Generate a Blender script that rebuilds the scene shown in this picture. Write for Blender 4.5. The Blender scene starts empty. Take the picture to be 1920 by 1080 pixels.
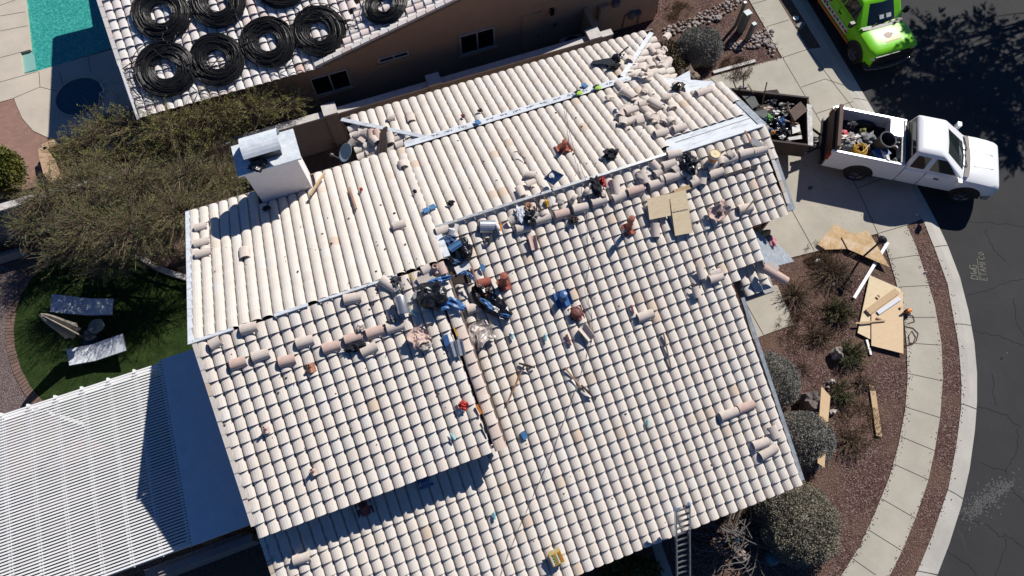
import bpy, math, random
import numpy as np
from mathutils import Vector, Matrix, noise
random.seed(7); RNG = np.random.default_rng(7)
R_ = math.radians
scene = bpy.context.scene
COL = scene.collection
# ---------------------------------------------------------------- camera, light, exposure
HEAD, TILT, CAMH, FPX = R_(20.0), R_(22.7), 20.3, 1240.0     # heading, tilt from straight down, height, focal (px of 1920)
cam_d = bpy.data.cameras.new('camera'); cam = bpy.data.objects.new('camera', cam_d); COL.objects.link(cam)
cam.location = (0, 0, CAMH); cam.rotation_euler = (TILT, 0, -HEAD)
cam_d.sensor_fit = 'HORIZONTAL'; cam_d.sensor_width = 36.0; cam_d.lens = 36.0 * FPX / 1920.0
cam_d.clip_start = 0.1; cam_d.clip_end = 3000
scene.camera = cam
SUN_AZ, SUN_EL = R_(32.0), R_(43.0)
world = bpy.data.worlds.new('World'); scene.world = world; world.use_nodes = True
wn = world.node_tree.nodes; wl = world.node_tree.links
for n in list(wn): wn.remove(n)
wo = wn.new('ShaderNodeOutputWorld'); bg = wn.new('ShaderNodeBackground'); sky = wn.new('ShaderNodeTexSky')
sky.sky_type = 'NISHITA'; sky.sun_disc = False; sky.sun_elevation = SUN_EL
sky.sun_rotation = math.pi / 2 - SUN_AZ; sky.air_density = 1.0; sky.dust_density = 0.0; sky.ozone_density = 5.0
bg.inputs['Strength'].default_value = 0.05
tint = wn.new('ShaderNodeMix'); tint.data_type = 'RGBA'; tint.blend_type = 'MULTIPLY'; tint.inputs[0].default_value = 1.0; tint.inputs[7].default_value = (0.42, 0.67, 0.98, 1)
wl.new(sky.outputs[0], tint.inputs[6]); wl.new(tint.outputs[2], bg.inputs[0]); wl.new(bg.outputs[0], wo.inputs[0])
sun_d = bpy.data.lights.new('sun', 'SUN'); sun = bpy.data.objects.new('sun', sun_d); COL.objects.link(sun)
sun_d.energy = 4.6; sun_d.angle = R_(0.5); sun_d.color = (1.0, 0.95, 0.885)
to_sun = Vector((math.cos(SUN_AZ) * math.cos(SUN_EL), math.sin(SUN_AZ) * math.cos(SUN_EL), math.sin(SUN_EL)))
sun.rotation_euler = to_sun.to_track_quat('Z', 'Y').to_euler()
scene.view_settings.view_transform = 'Standard'; scene.view_settings.look = 'None'
scene.view_settings.exposure = 0.30; scene.view_settings.gamma = 1.0
scene.render.engine = 'CYCLES'
scene.cycles.max_bounces = 6; scene.cycles.diffuse_bounces = 3; scene.cycles.glossy_bounces = 2
scene.cycles.transmission_bounces = 4; scene.cycles.transparent_max_bounces = 6
try: scene.cycles.use_denoising = True
except Exception: pass

# ---------------------------------------------------------------- finding places on planes
CR = Vector((math.cos(HEAD), -math.sin(HEAD), 0))
CUP = Vector((math.sin(HEAD) * math.cos(TILT), math.cos(HEAD) * math.cos(TILT), math.sin(TILT)))
CF = Vector((math.sin(HEAD) * math.sin(TILT), math.cos(HEAD) * math.sin(TILT), -math.cos(TILT)))
EYE = Vector((0, 0, CAMH))
def ray(x, y): return CR * ((x - 960) / FPX) + CUP * ((540 - y) / FPX) + CF
def hit(x, y, p, n):
    d = ray(x, y); return EYE + d * ((Vector(p) - EYE).dot(n) / d.dot(n))
UPV = Vector((0, 0, 1))
def at(x, y, z=0.0): return hit(x, y, (0, 0, z), UPV)
def at_b(x, y, b): return hit(x, y, (0, b, 0), Vector((0, 1, 0)))
class Plane:
    def __init__(s, p, n): s.p = Vector(p); s.n = Vector(n).normalized()
    def at(s, x, y, off=0.0): return hit(x, y, s.p + s.n * off, s.n)
    def z(s, a, b): return s.p.z - (s.n.x * (a - s.p.x) + s.n.y * (b - s.p.y)) / s.n.z
    def pt(s, a, b, off=0.0): return Vector((a, b, s.z(a, b))) + s.n * off
PF, PB = 0.36, 0.33
FR = Plane((0, 7.95, 5.60), (0, -PF, 1)); FL = Plane((0, 6.92, 5.95), (0, -PF, 1))
BK = Plane((0, 7.95, 5.60), (0, PB, 1))
ST = Plane((0, 11.48, 4.42), (0, PB, 1)); HL = Plane((1.6, 11.48, 4.42), (-PB, 0, 1)); HR = Plane((7.6, 11.48, 4.42), (PB, 0, 1))
GND = Plane((0, 0, 0), (0, 0, 1))

# ---------------------------------------------------------------- materials
MATS = {}
def nodes_of(name):
    m = bpy.data.materials.new(name); m.use_nodes = True; MATS[name] = m
    return m, m.node_tree.nodes, m.node_tree.links, m.node_tree.nodes['Principled BSDF']
def mix(N, L, fac, a, b, mode='MIX'):
    x = N.new('ShaderNodeMix'); x.data_type = 'RGBA'; x.blend_type = mode
    for s, v in ((x.inputs[0], fac), (x.inputs[6], a), (x.inputs[7], b)):
        if hasattr(v, 'is_linked') or hasattr(v, 'links'): L.new(v, s)
        elif isinstance(v, (int, float)): s.default_value = v
        else: s.default_value = (*v, 1) if len(v) == 3 else v
    return x.outputs[2]
def ramp(N, L, src, stops, interp='LINEAR'):
    r = N.new('ShaderNodeValToRGB'); r.color_ramp.interpolation = interp
    e = r.color_ramp.elements
    while len(e) < len(stops): e.new(0.5)
    for el, (p, c) in zip(e, stops): el.position = p; el.color = (*c, 1) if not isinstance(c, (int, float)) else (c, c, c, 1)
    L.new(src, r.inputs[0]); return r.outputs[0]
def tex(N, L, kind, scale, detail=4, rough=0.6, coord='Object', stretch=None):
    tc = N.new('ShaderNodeTexCoord'); t = N.new(kind)
    src = tc.outputs[coord]
    if stretch:
        mp = N.new('ShaderNodeMapping'); mp.inputs['Scale'].default_value = stretch; L.new(src, mp.inputs[0]); src = mp.outputs[0]
    L.new(src, t.inputs['Vector']); t.inputs['Scale'].default_value = scale
    if kind == 'ShaderNodeTexNoise': t.inputs['Detail'].default_value = detail; t.inputs['Roughness'].default_value = rough
    return t
def bump(N, L, src, bs, strength, dist=0.01):
    b = N.new('ShaderNodeBump'); b.inputs['Strength'].default_value = strength; b.inputs['Distance'].default_value = dist
    L.new(src, b.inputs['Height']); L.new(b.outputs[0], bs.inputs['Normal'])
def mat(name, c, rough=0.8, c2=None, scale=6, var=0.25, bmp=0.0, bscale=None, metal=0.0, stretch=None, spec=None):
    m, N, L, B = nodes_of(name)
    B.inputs['Roughness'].default_value = rough; B.inputs['Metallic'].default_value = metal
    if spec is not None: B.inputs['Specular IOR Level'].default_value = spec
    t = tex(N, L, 'ShaderNodeTexNoise', scale, 6, 0.65, stretch=stretch)
    c2 = c2 or tuple(v * (1 - var) for v in c)
    f = ramp(N, L, t.outputs[0], [(0.32, 0.0), (0.68, 1.0)])
    L.new(mix(N, L, f, c2, c), B.inputs['Base Color'])
    if bmp:
        t2 = tex(N, L, 'ShaderNodeTexNoise', bscale or scale * 4, 5, 0.7)
        bump(N, L, t2.outputs[0], B, bmp, 0.01)
    return m
def tile_material(name, base, warm, cool, rare, dirt):
    m, N, L, B = nodes_of(name); B.inputs['Roughness'].default_value = 0.85; B.inputs['Specular IOR Level'].default_value = 0.25
    g = N.new('ShaderNodeNewGeometry')
    c = ramp(N, L, g.outputs['Random Per Island'], [(0.0, warm), (0.12, base), (0.5, tuple(v * 0.97 for v in base)), (0.8, warm), (0.9, cool), (0.955, cool), (0.965, rare), (1.0, tuple(v * 0.9 for v in base))])
    t = tex(N, L, 'ShaderNodeTexNoise', 2.2, 8, 0.7)
    c = mix(N, L, ramp(N, L, t.outputs[0], [(0.45, 0.0), (0.8, 0.55)]), c, dirt)
    t3 = tex(N, L, 'ShaderNodeTexNoise', 34, 3, 0.7)
    c = mix(N, L, ramp(N, L, t3.outputs[0], [(0.4, 0.0), (0.75, 0.28)]), c, dirt)
    L.new(c, B.inputs['Base Color'])
    bump(N, L, t3.outputs[0], B, 0.25, 0.01)
    return m
tile_material('roof_tile', (0.66, 0.612, 0.55), (0.66, 0.595, 0.53), (0.64, 0.612, 0.57), (0.58, 0.46, 0.35), (0.48, 0.41, 0.35))
tile_material('roof_tile_pink', (0.67, 0.585, 0.51), (0.66, 0.55, 0.48), (0.56, 0.48, 0.42), (0.5, 0.33, 0.24), (0.45, 0.33, 0.27))
tile_material('neighbor_tile', (0.71, 0.68, 0.65), (0.71, 0.60, 0.56), (0.68, 0.67, 0.66), (0.6, 0.42, 0.36), (0.5, 0.44, 0.4))
mat('loose_tile', (0.62, 0.55, 0.49), 0.85, (0.50, 0.425, 0.37), 5, bmp=0.2, bscale=40)
mat('loose_tile_pink', (0.58, 0.43, 0.37), 0.85, (0.46, 0.33, 0.28), 5, bmp=0.2, bscale=40)
mat('terracotta', (0.30, 0.075, 0.045), 0.7, (0.22, 0.06, 0.04), 6)
mat('terracotta_dark', (0.20, 0.05, 0.04), 0.6, (0.12, 0.035, 0.03), 8)
mat('deck_dark', (0.035, 0.03, 0.028), 0.9)
def underlayment():
    m, N, L, B = nodes_of('underlayment'); B.inputs['Roughness'].default_value = 0.6
    t = tex(N, L, 'ShaderNodeTexNoise', 3, 8, 0.75, stretch=(1, 4, 1))
    L.new(ramp(N, L, t.outputs[0], [(0.3, (0.30, 0.32, 0.34)), (0.5, (0.58, 0.62, 0.66)), (0.75, (0.66, 0.69, 0.71))]), B.inputs['Base Color'])
underlayment()
mat('sheathing_grey', (0.36, 0.40, 0.44), 0.7, (0.20, 0.225, 0.25), 9, bmp=0.3)
mat('flashing', (0.50, 0.52, 0.54), 0.45, (0.25, 0.26, 0.28), 14, metal=0.35)
mat('galvanized', (0.60, 0.62, 0.64), 0.35, (0.42, 0.44, 0.46), 6, metal=0.7)
mat('foil', (0.46, 0.43, 0.41), 0.5, (0.30, 0.24, 0.20), 9, metal=0.25, bmp=0.6, bscale=25)
mat('chimney_cap_metal', (0.74, 0.76, 0.78), 0.55, (0.50, 0.57, 0.62), 6, metal=0.08, bmp=0.1)
mat('stucco_light', (0.80, 0.76, 0.74), 0.9, (0.72, 0.69, 0.67), 8, bmp=0.3, bscale=60)
mat('stucco_tan', (0.47, 0.32, 0.21), 0.9, (0.42, 0.285, 0.185), 2, bmp=0.3, bscale=60)
mat('wall_block', (0.30, 0.27, 0.255), 0.9, (0.24, 0.215, 0.205), 3, bmp=0.3, bscale=30)
mat('wall_cap', (0.60, 0.57, 0.54), 0.9, (0.45, 0.42, 0.40), 6)
mat('paint_white', (0.78, 0.78, 0.78), 0.45, (0.70, 0.70, 0.70), 3)
mat('slat_white', (0.80, 0.80, 0.79), 0.5, (0.72, 0.72, 0.71), 1.3)
mat('wood_trim', (0.20, 0.155, 0.125), 0.8, (0.14, 0.11, 0.09), 5)
mat('window_frame', (0.55, 0.53, 0.50), 0.5)
mat('glass_dark', (0.012, 0.014, 0.016), 0.08, spec=0.6)
mat('black_plastic', (0.012, 0.012, 0.013), 0.45)
mat('bag_black', (0.010, 0.010, 0.012), 0.22, (0.016, 0.016, 0.019), 12, bmp=1.0, bscale=16, spec=0.6)
mat('black_cloth', (0.012, 0.012, 0.018), 0.9)
mat('tarp_blue', (0.06, 0.17, 0.38), 0.4, (0.03, 0.09, 0.24), 10, bmp=0.6, bscale=18)
mat('blue_metal', (0.045, 0.125, 0.30), 0.4, (0.03, 0.08, 0.21), 8)
mat('navy_plastic', (0.02, 0.045, 0.13), 0.5)
mat('hose_black', (0.009, 0.009, 0.010), 0.45, (0.014, 0.014, 0.015), 18, spec=0.35)
mat('steel_dark', (0.09, 0.09, 0.10), 0.5, (0.05, 0.05, 0.055), 12, metal=0.4)
mat('rust_steel', (0.055, 0.035, 0.028), 0.8, (0.025, 0.02, 0.018), 4)
mat('worn_white', (0.62, 0.62, 0.61), 0.7, (0.30, 0.28, 0.26), 9)
mat('wood_raw', (0.50, 0.36, 0.21), 0.75, (0.42, 0.29, 0.16), 5, stretch=(8, 1, 1))
mat('wood_grey', (0.20, 0.145, 0.105), 0.85, (0.13, 0.095, 0.07), 6, stretch=(1, 8, 1))
mat('wood_stick', (0.38, 0.23, 0.14), 0.75, (0.27, 0.15, 0.09), 6)
mat('yellow_paint', (0.62, 0.36, 0.03), 0.5); mat('orange_paint', (0.60, 0.20, 0.02), 0.5)
mat('red_paint', (0.50, 0.03, 0.02), 0.45); mat('pink_red', (0.60, 0.08, 0.11), 0.6)
mat('lime_cloth', (0.40, 0.66, 0.10), 0.9); mat('white_plastic', (0.75, 0.75, 0.74), 0.5); mat('paper_white', (0.72, 0.71, 0.68), 0.9)
mat('beige_plastic', (0.62, 0.50, 0.24), 0.5); mat('cyan_plastic', (0.25, 0.55, 0.60), 0.3); mat('green_plastic', (0.10, 0.35, 0.06), 0.5)
mat('blue_sky_plastic', (0.07, 0.20, 0.40), 0.5); mat('brown_board', (0.085, 0.042, 0.029), 0.75, (0.05, 0.027, 0.02), 5); mat('grey_plastic', (0.14, 0.145, 0.15), 0.6)
mat('grey_light', (0.34, 0.34, 0.34), 0.7); mat('grey_green', (0.09, 0.10, 0.095), 0.8)
mat('dish_grey', (0.30, 0.40, 0.45), 0.4)
mat('insulation_pink', (0.62, 0.30, 0.33), 0.95, (0.4, 0.15, 0.17), 20, bmp=0.8); mat('foam_tan', (0.55, 0.36, 0.15), 0.9, (0.36, 0.22, 0.09), 18, bmp=0.8)
def plywood(name, c, c2, c3):
    m, N, L, B = nodes_of(name); B.inputs['Roughness'].default_value = 0.75
    t = tex(N, L, 'ShaderNodeTexNoise', 3.5, 8, 0.7, stretch=(1, 5, 1)); k = tex(N, L, 'ShaderNodeTexVoronoi', 5)
    a = ramp(N, L, t.outputs[0], [(0.3, c2), (0.65, c)])
    L.new(mix(N, L, ramp(N, L, k.outputs['Distance'], [(0.03, 0.75), (0.10, 0.0)]), a, c3), B.inputs['Base Color'])
plywood('plywood_new', (0.66, 0.55, 0.37), (0.56, 0.44, 0.27), (0.30, 0.19, 0.10))
plywood('plywood_tan', (0.63, 0.48, 0.31), (0.55, 0.40, 0.24), (0.32, 0.20, 0.11))
def osb():
    m, N, L, B = nodes_of('plywood_weathered'); B.inputs['Roughness'].default_value = 0.85
    t = tex(N, L, 'ShaderNodeTexNoise', 2.2, 9, 0.75)
    L.new(ramp(N, L, t.outputs[0], [(0.34, (0.17, 0.11, 0.065)), (0.44, (0.44, 0.30, 0.15)), (0.54, (0.53, 0.38, 0.22)), (0.62, (0.55, 0.47, 0.38))]), B.inputs['Base Color'])
osb()
def gravel(name, stops, scale=42, patch=None):
    m, N, L, B = nodes_of(name); B.inputs['Roughness'].default_value = 0.95; B.inputs['Specular IOR Level'].default_value = 0.1
    v = tex(N, L, 'ShaderNodeTexVoronoi', scale); v2 = tex(N, L, 'ShaderNodeTexNoise', scale * 0.7, 4, 0.8); g = tex(N, L, 'ShaderNodeTexNoise', 0.7, 6, 0.65)
    sep = N.new('ShaderNodeSeparateColor'); L.new(v.outputs['Color'], sep.inputs[0])
    c = ramp(N, L, sep.outputs[0], stops)
    c = mix(N, L, ramp(N, L, v.outputs['Distance'], [(0.35, 0.0), (0.9, 0.75)]), c, tuple(x * 0.3 for x in stops[0][1]))
    c = mix(N, L, ramp(N, L, v2.outputs[0], [(0.35, 0.6), (0.6, 0.0)]), c, tuple(x * 0.55 for x in stops[1][1]))
    if patch: c = mix(N, L, ramp(N, L, g.outputs[0], [(0.45, 0.0), (0.66, 0.8)]), c, patch)
    L.new(c, B.inputs['Base Color'])
    bump(N, L, v.outputs['Distance'], B, 0.9, 0.03)
gravel('gravel_red', [(0.0, (0.066, 0.036, 0.031)), (0.4, (0.128, 0.072, 0.062)), (0.75, (0.19, 0.118, 0.101)), (0.95, (0.36, 0.27, 0.245))], 30, (0.155, 0.10, 0.072))
gravel('gravel_tan', [(0.0, (0.10, 0.065, 0.055)), (0.4, (0.19, 0.125, 0.10)), (0.8, (0.27, 0.195, 0.16)), (0.95, (0.34, 0.28, 0.25))], 40, (0.16, 0.13, 0.09))
gravel('gravel_pink', [(0.0, (0.13, 0.08, 0.075)), (0.4, (0.22, 0.16, 0.155)), (0.8, (0.30, 0.25, 0.24)), (0.95, (0.4, 0.36, 0.35))], 44)
gravel('dirt', [(0.0, (0.09, 0.065, 0.05)), (0.5, (0.14, 0.105, 0.08)), (0.9, (0.18, 0.14, 0.11))], 30, (0.10, 0.085, 0.06))
def concrete(name, c, s=1.0):
    m, N, L, B = nodes_of(name); B.inputs['Roughness'].default_value = 0.9; B.inputs['Specular IOR Level'].default_value = 0.2
    t = tex(N, L, 'ShaderNodeTexNoise', 0.9, 8, 0.65); t2 = tex(N, L, 'ShaderNodeTexNoise', 14, 6, 0.75); t3 = tex(N, L, 'ShaderNodeTexVoronoi', 2.3)
    a = mix(N, L, ramp(N, L, t.outputs[0], [(0.35, 0.0), (0.7, 1.0)]), tuple(v * 0.86 for v in c), tuple(min(1, v * 1.07) for v in c))
    a = mix(N, L, ramp(N, L, t2.outputs[0], [(0.35, 0.0), (0.75, 0.22)]), a, tuple(v * 0.6 for v in c))
    a = mix(N, L, ramp(N, L, t3.outputs['Distance'], [(0.012, 0.6), (0.04, 0.0)]), a, (0.08, 0.07, 0.06))
    L.new(a, B.inputs['Base Color']); bump(N, L, t2.outputs[0], B, 0.15, 0.01)
concrete('concrete', (0.43, 0.40, 0.335)); concrete('concrete_kerb', (0.45, 0.43, 0.385)); concrete('pool_deck_coat', (0.52, 0.465, 0.385))
mat('joint', (0.06, 0.055, 0.05), 0.95)
def asphalt():
    m, N, L, B = nodes_of('asphalt'); B.inputs['Roughness'].default_value = 0.85; B.inputs['Specular IOR Level'].default_value = 0.3
    t = tex(N, L, 'ShaderNodeTexNoise', 0.35, 8, 0.7); t2 = tex(N, L, 'ShaderNodeTexNoise', 60, 4, 0.8); st = tex(N, L, 'ShaderNodeTexNoise', 0.55, 7, 0.7, stretch=(1.0, 0.35, 1))
    a = ramp(N, L, t.outputs[0], [(0.32, (0.025, 0.0255, 0.027)), (0.7, (0.043, 0.043, 0.044))])
    a = mix(N, L, ramp(N, L, t2.outputs[0], [(0.35, 0.55), (0.65, 0.0)]), a, (0.020, 0.020, 0.022))
    a = mix(N, L, ramp(N, L, t2.outputs[0], [(0.62, 0.0), (0.8, 0.5)]), a, (0.14, 0.135, 0.13))
    a = mix(N, L, ramp(N, L, st.outputs[0], [(0.62, 0.0), (0.8, 0.30)]), a, (0.12, 0.117, 0.114))
    L.new(a, B.inputs['Base Color']); bump(N, L, t2.outputs[0], B, 0.5, 0.01)
asphalt()
mat('crack', (0.016, 0.016, 0.017), 0.95); mat('road_stain', (0.088, 0.087, 0.086), 0.9, (0.06, 0.06, 0.06), 5); mat('chalk', (0.24, 0.24, 0.17), 0.9, (0.11, 0.11, 0.085), 20)
def lawn_mat():
    m, N, L, B = nodes_of('lawn'); B.inputs['Roughness'].default_value = 0.95; B.inputs['Specular IOR Level'].default_value = 0.1
    t = tex(N, L, 'ShaderNodeTexNoise', 3, 8, 0.75); t2 = tex(N, L, 'ShaderNodeTexNoise', 30, 4, 0.8)
    a = ramp(N, L, t.outputs[0], [(0.3, (0.018, 0.034, 0.010)), (0.55, (0.038, 0.066, 0.017)), (0.75, (0.075, 0.102, 0.030))])
    a = mix(N, L, ramp(N, L, t2.outputs[0], [(0.4, 0.7), (0.6, 0.0)]), a, (0.012, 0.025, 0.006))
    L.new(a, B.inputs['Base Color']); bump(N, L, t2.outputs[0], B, 1.0, 0.04)
lawn_mat()
def pavers(name, c, c2, mort, sc):
    m, N, L, B = nodes_of(name); B.inputs['Roughness'].default_value = 0.9
    tc = N.new('ShaderNodeTexCoord'); b = N.new('ShaderNodeTexBrick'); L.new(tc.outputs['Object'], b.inputs[0])
    b.inputs['Color1'].default_value = (*c, 1); b.inputs['Color2'].default_value = (*c2, 1); b.inputs['Mortar'].default_value = (*mort, 1)
    b.inputs['Scale'].default_value = sc; b.inputs['Mortar Size'].default_value = 0.012
    t = tex(N, L, 'ShaderNodeTexNoise', 4, 5, 0.7)
    L.new(mix(N, L, ramp(N, L, t.outputs[0], [(0.35, 0.35), (0.65, 0.0)]), b.outputs[0], tuple(v * 0.6 for v in c)), B.inputs['Base Color'])
pavers('brick_paving', (0.30, 0.175, 0.135), (0.24, 0.14, 0.11), (0.18, 0.12, 0.10), 2.4)
mat('edging_brick', (0.20, 0.125, 0.10), 0.9, (0.11, 0.075, 0.06), 3)
def water(name, c, c2):
    m, N, L, B = nodes_of(name); B.inputs['Roughness'].default_value = 0.06
    t = tex(N, L, 'ShaderNodeTexVoronoi', 17); t.feature = 'SMOOTH_F1'; w = tex(N, L, 'ShaderNodeTexNoise', 7, 4, 0.6)
    L.new(mix(N, L, ramp(N, L, t.outputs['Distance'], [(0.2, 0.0), (0.75, 1.0)]), c, c2), B.inputs['Base Color'])  # paler cell rims paint the sparkle of rippled water into the base colour
    bump(N, L, w.outputs[0], B, 0.25, 0.05)
water('pool_water', (0.014, 0.21, 0.185), (0.08, 0.42, 0.36)); water('spa_water', (0.010, 0.05, 0.075), (0.018, 0.08, 0.11))
mat('leaf_olive', (0.33, 0.335, 0.085), 0.8, (0.19, 0.20, 0.06), 1.6); mat('leaf_dark', (0.23, 0.25, 0.075), 0.8, (0.10, 0.115, 0.05), 1.6)
mat('twig', (0.26, 0.185, 0.125), 0.9, (0.15, 0.105, 0.075), 6); mat('bark', (0.10, 0.085, 0.06), 0.9, (0.06, 0.05, 0.036), 6); mat('dead_wood', (0.17, 0.155, 0.145), 0.9, (0.10, 0.09, 0.085), 6)
mat('leaf_sage', (0.235, 0.23, 0.205), 0.9, (0.18, 0.175, 0.158), 4); mat('leaf_sage_dark', (0.25, 0.225, 0.165), 0.9, (0.185, 0.168, 0.125), 4)
mat('leaf_citrus', (0.07, 0.10, 0.018), 0.5, (0.13, 0.12, 0.02), 2.5); mat('leaf_shrub', (0.15, 0.115, 0.065), 0.8, (0.09, 0.068, 0.045), 3); mat('leaf_green', (0.095, 0.105, 0.035), 0.8, (0.06, 0.065, 0.025), 3)
mat('dry_grass', (0.21, 0.145, 0.085), 0.95, (0.14, 0.09, 0.055), 3); mat('rock_grey', (0.36, 0.32, 0.295), 0.9, (0.22, 0.19, 0.175), 5, bmp=0.5, bscale=14)
mat('rock_pink', (0.40, 0.32, 0.28), 0.9, (0.26, 0.20, 0.17), 5, bmp=0.5, bscale=14); mat('rock_pale', (0.50, 0.46, 0.42), 0.9, (0.34, 0.30, 0.27), 5, bmp=0.4)
mat('boulder', (0.17, 0.14, 0.13), 0.95, (0.10, 0.083, 0.078), 3, bmp=0.6, bscale=10)
mat('car_white', (0.80, 0.81, 0.82), 0.22, (0.79, 0.80, 0.81), 2, spec=0.6); mat('car_lime', (0.19, 0.62, 0.012), 0.38, (0.185, 0.60, 0.012), 2, spec=0.35)
mat('car_glass', (0.015, 0.022, 0.022), 0.05, spec=0.8); mat('tyre', (0.014, 0.014, 0.014), 0.85); mat('rim', (0.20, 0.20, 0.21), 0.35, metal=0.6); mat('chrome', (0.55, 0.55, 0.56), 0.2, metal=0.8)
mat('lamp_red', (0.42, 0.02, 0.02), 0.25); mat('lamp_clear', (0.45, 0.46, 0.47), 0.15, metal=0.3); mat('trim_black', (0.015, 0.015, 0.016), 0.5)
mat('decal_red', (0.42, 0.045, 0.03), 0.4); mat('decal_orange', (0.62, 0.17, 0.03), 0.4); mat('decal_brown', (0.20, 0.09, 0.055), 0.5); mat('decal_white', (0.70, 0.74, 0.74), 0.4); mat('decal_teal', (0.03, 0.13, 0.13), 0.4)
mat('sling_white', (0.62, 0.65, 0.69), 0.7, (0.54, 0.57, 0.61), 20); mat('umbrella_cloth', (0.42, 0.38, 0.32), 0.9, (0.28, 0.25, 0.21), 6)
mat('valve_lid', (0.24, 0.235, 0.225), 0.85); mat('pedestal_green', (0.15, 0.175, 0.165), 0.6); mat('pedestal_lid', (0.42, 0.50, 0.50), 0.5)
mat('denim_cloth', (0.05, 0.10, 0.20), 0.9, (0.02, 0.05, 0.12), 12); mat('teal_rubber', (0.02, 0.11, 0.16), 0.5)
mat('copper', (0.36, 0.17, 0.10), 0.5); mat('cord_dark', (0.03, 0.03, 0.032), 0.7); mat('cord_red', (0.10, 0.028, 0.02), 0.7)
# ---------------------------------------------------------------- mesh helpers
ORG = {}
def frame(loc, X, Zn):
    X = Vector(X).normalized(); Zn = Vector(Zn).normalized(); Y = Zn.cross(X).normalized(); X = Y.cross(Zn)
    m = Matrix((X, Y, Zn)).transposed().to_4x4(); m.translation = Vector(loc); return m
class MB:
    def __init__(s): s.v = []; s.f = []
    def add(s, vs, fs):
        k = len(s.v); s.v += [tuple(v) for v in vs]; s.f += [tuple(i + k for i in f) for f in fs]; return s
    def box(s, c, size, M=None):
        hx, hy, hz = size[0] / 2, size[1] / 2, size[2] / 2; c = Vector(c)
        vs = [c + Vector((x, y, z)) for x in (-hx, hx) for y in (-hy, hy) for z in (-hz, hz)]
        if M is not None: vs = [M @ v for v in vs]
        return s.add(vs, [(0, 1, 3, 2), (4, 6, 7, 5), (0, 4, 5, 1), (2, 3, 7, 6), (0, 2, 6, 4), (1, 5, 7, 3)])
    def prism(s, pts, vec):
        n = len(pts); vec = Vector(vec); P = [Vector(p) for p in pts]
        return s.add(P + [p + vec for p in P], [tuple(range(n)), tuple(range(2 * n - 1, n - 1, -1))] + [(i, (i + 1) % n, n + (i + 1) % n, n + i) for i in range(n)])
    def beam(s, p, q, w, h, up=(0, 0, 1)):
        p = Vector(p); q = Vector(q); d = q - p
        return s.box((0, 0, 0), (d.length, w, h), frame((p + q) / 2, d, Vector(up) - d.normalized() * Vector(up).dot(d.normalized())))
    def tube(s, path, r, n=6, cap=True):
        P = [Vector(p) for p in path]; rr = r if isinstance(r, (list, tuple)) else [r] * len(P); rings = []
        u = None
        for i, p in enumerate(P):
            d = (P[min(i + 1, len(P) - 1)] - P[max(i - 1, 0)])
            d = d.normalized() if d.length > 1e-9 else Vector((0, 0, 1))
            if u is None: u = d.orthogonal().normalized()
            u = (u - d * u.dot(d)); u = u.normalized() if u.length > 1e-6 else d.orthogonal().normalized()
            w = d.cross(u)
            rings.append([p + (u * math.cos(2 * math.pi * k / n) + w * math.sin(2 * math.pi * k / n)) * rr[i] for k in range(n)])
        fs = [(i * n + k, i * n + (k + 1) % n, (i + 1) * n + (k + 1) % n, (i + 1) * n + k) for i in range(len(P) - 1) for k in range(n)]
        if cap and n > 2: fs += [tuple(range(n - 1, -1, -1)), tuple((len(P) - 1) * n + k for k in range(n))]
        return s.add([v for r_ in rings for v in r_], fs)
    def lathe(s, prof, M=None, n=16, a0=0, a1=2 * math.pi):
        full = abs(a1 - a0 - 2 * math.pi) < 1e-6; m = n if full else n + 1; vs = []
        for r, z in prof:
            for k in range(m):
                t = a0 + (a1 - a0) * k / n; v = Vector((r * math.cos(t), r * math.sin(t), z)); vs.append(M @ v if M is not None else v)
        fs = [(i * m + k, i * m + (k + 1) % m, (i + 1) * m + (k + 1) % m, (i + 1) * m + k) for i in range(len(prof) - 1) for k in range(n if full else n)]
        return s.add(vs, fs)
    def blob(s, c, rad, seed=0, amp=0.25, freq=1.6, nu=12, nv=8, M=None):
        c = Vector(c); vs = []; off = Vector((seed * 3.1, seed * 1.7, seed * 0.9))
        for j in range(nv + 1):
            th = math.pi * j / nv
            for i in range(nu):
                ph = 2 * math.pi * i / nu; d = Vector((math.sin(th) * math.cos(ph), math.sin(th) * math.sin(ph), math.cos(th)))
                k = 1 + amp * noise.noise(d * freq + off) * 1.6
                v = c + Vector((d.x * rad[0], d.y * rad[1], d.z * rad[2])) * k; vs.append(M @ v if M is not None else v)
        return s.add(vs, [(j * nu + i, j * nu + (i + 1) % nu, (j + 1) * nu + (i + 1) % nu, (j + 1) * nu + i) for j in range(nv) for i in range(nu)])
    def loft(s, rings, cap=True, closed=True):
        n = len(rings[0]); k = n if closed else n - 1
        fs = [(i * n + j, i * n + (j + 1) % n, (i + 1) * n + (j + 1) % n, (i + 1) * n + j) for i in range(len(rings) - 1) for j in range(k)]
        if cap: fs += [tuple(range(n - 1, -1, -1)), tuple((len(rings) - 1) * n + j for j in range(n))]
        return s.add([v for r in rings for v in r], fs)
    def mesh(s, name, m, off=(0, 0, 0), smooth=False):
        off = Vector(off); me = bpy.data.meshes.new(name)
        me.from_pydata([tuple(Vector(v) - off) for v in s.v], [], s.f); me.materials.append(MATS[m])
        if smooth: me.polygons.foreach_set('use_smooth', [True] * len(me.polygons))
        me.update(); return me
    def build(s, name, m, parent=None, loc=None, smooth=False):
        org = ORG.get(parent.name, Vector((0, 0, 0))) if parent is not None else Vector(loc if loc is not None else (0, 0, 0))
        o = bpy.data.objects.new(name, s.mesh(name, m, org, smooth)); COL.objects.link(o)
        if parent is not None: o.parent = parent; ORG[o.name] = org
        else: o.location = org; ORG[o.name] = org
        return o
def tag(o, label, cat, group=None, kind=None):
    o['label'] = label; o['category'] = cat
    if group: o['group'] = group
    if kind: o['kind'] = kind
    return o
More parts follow.
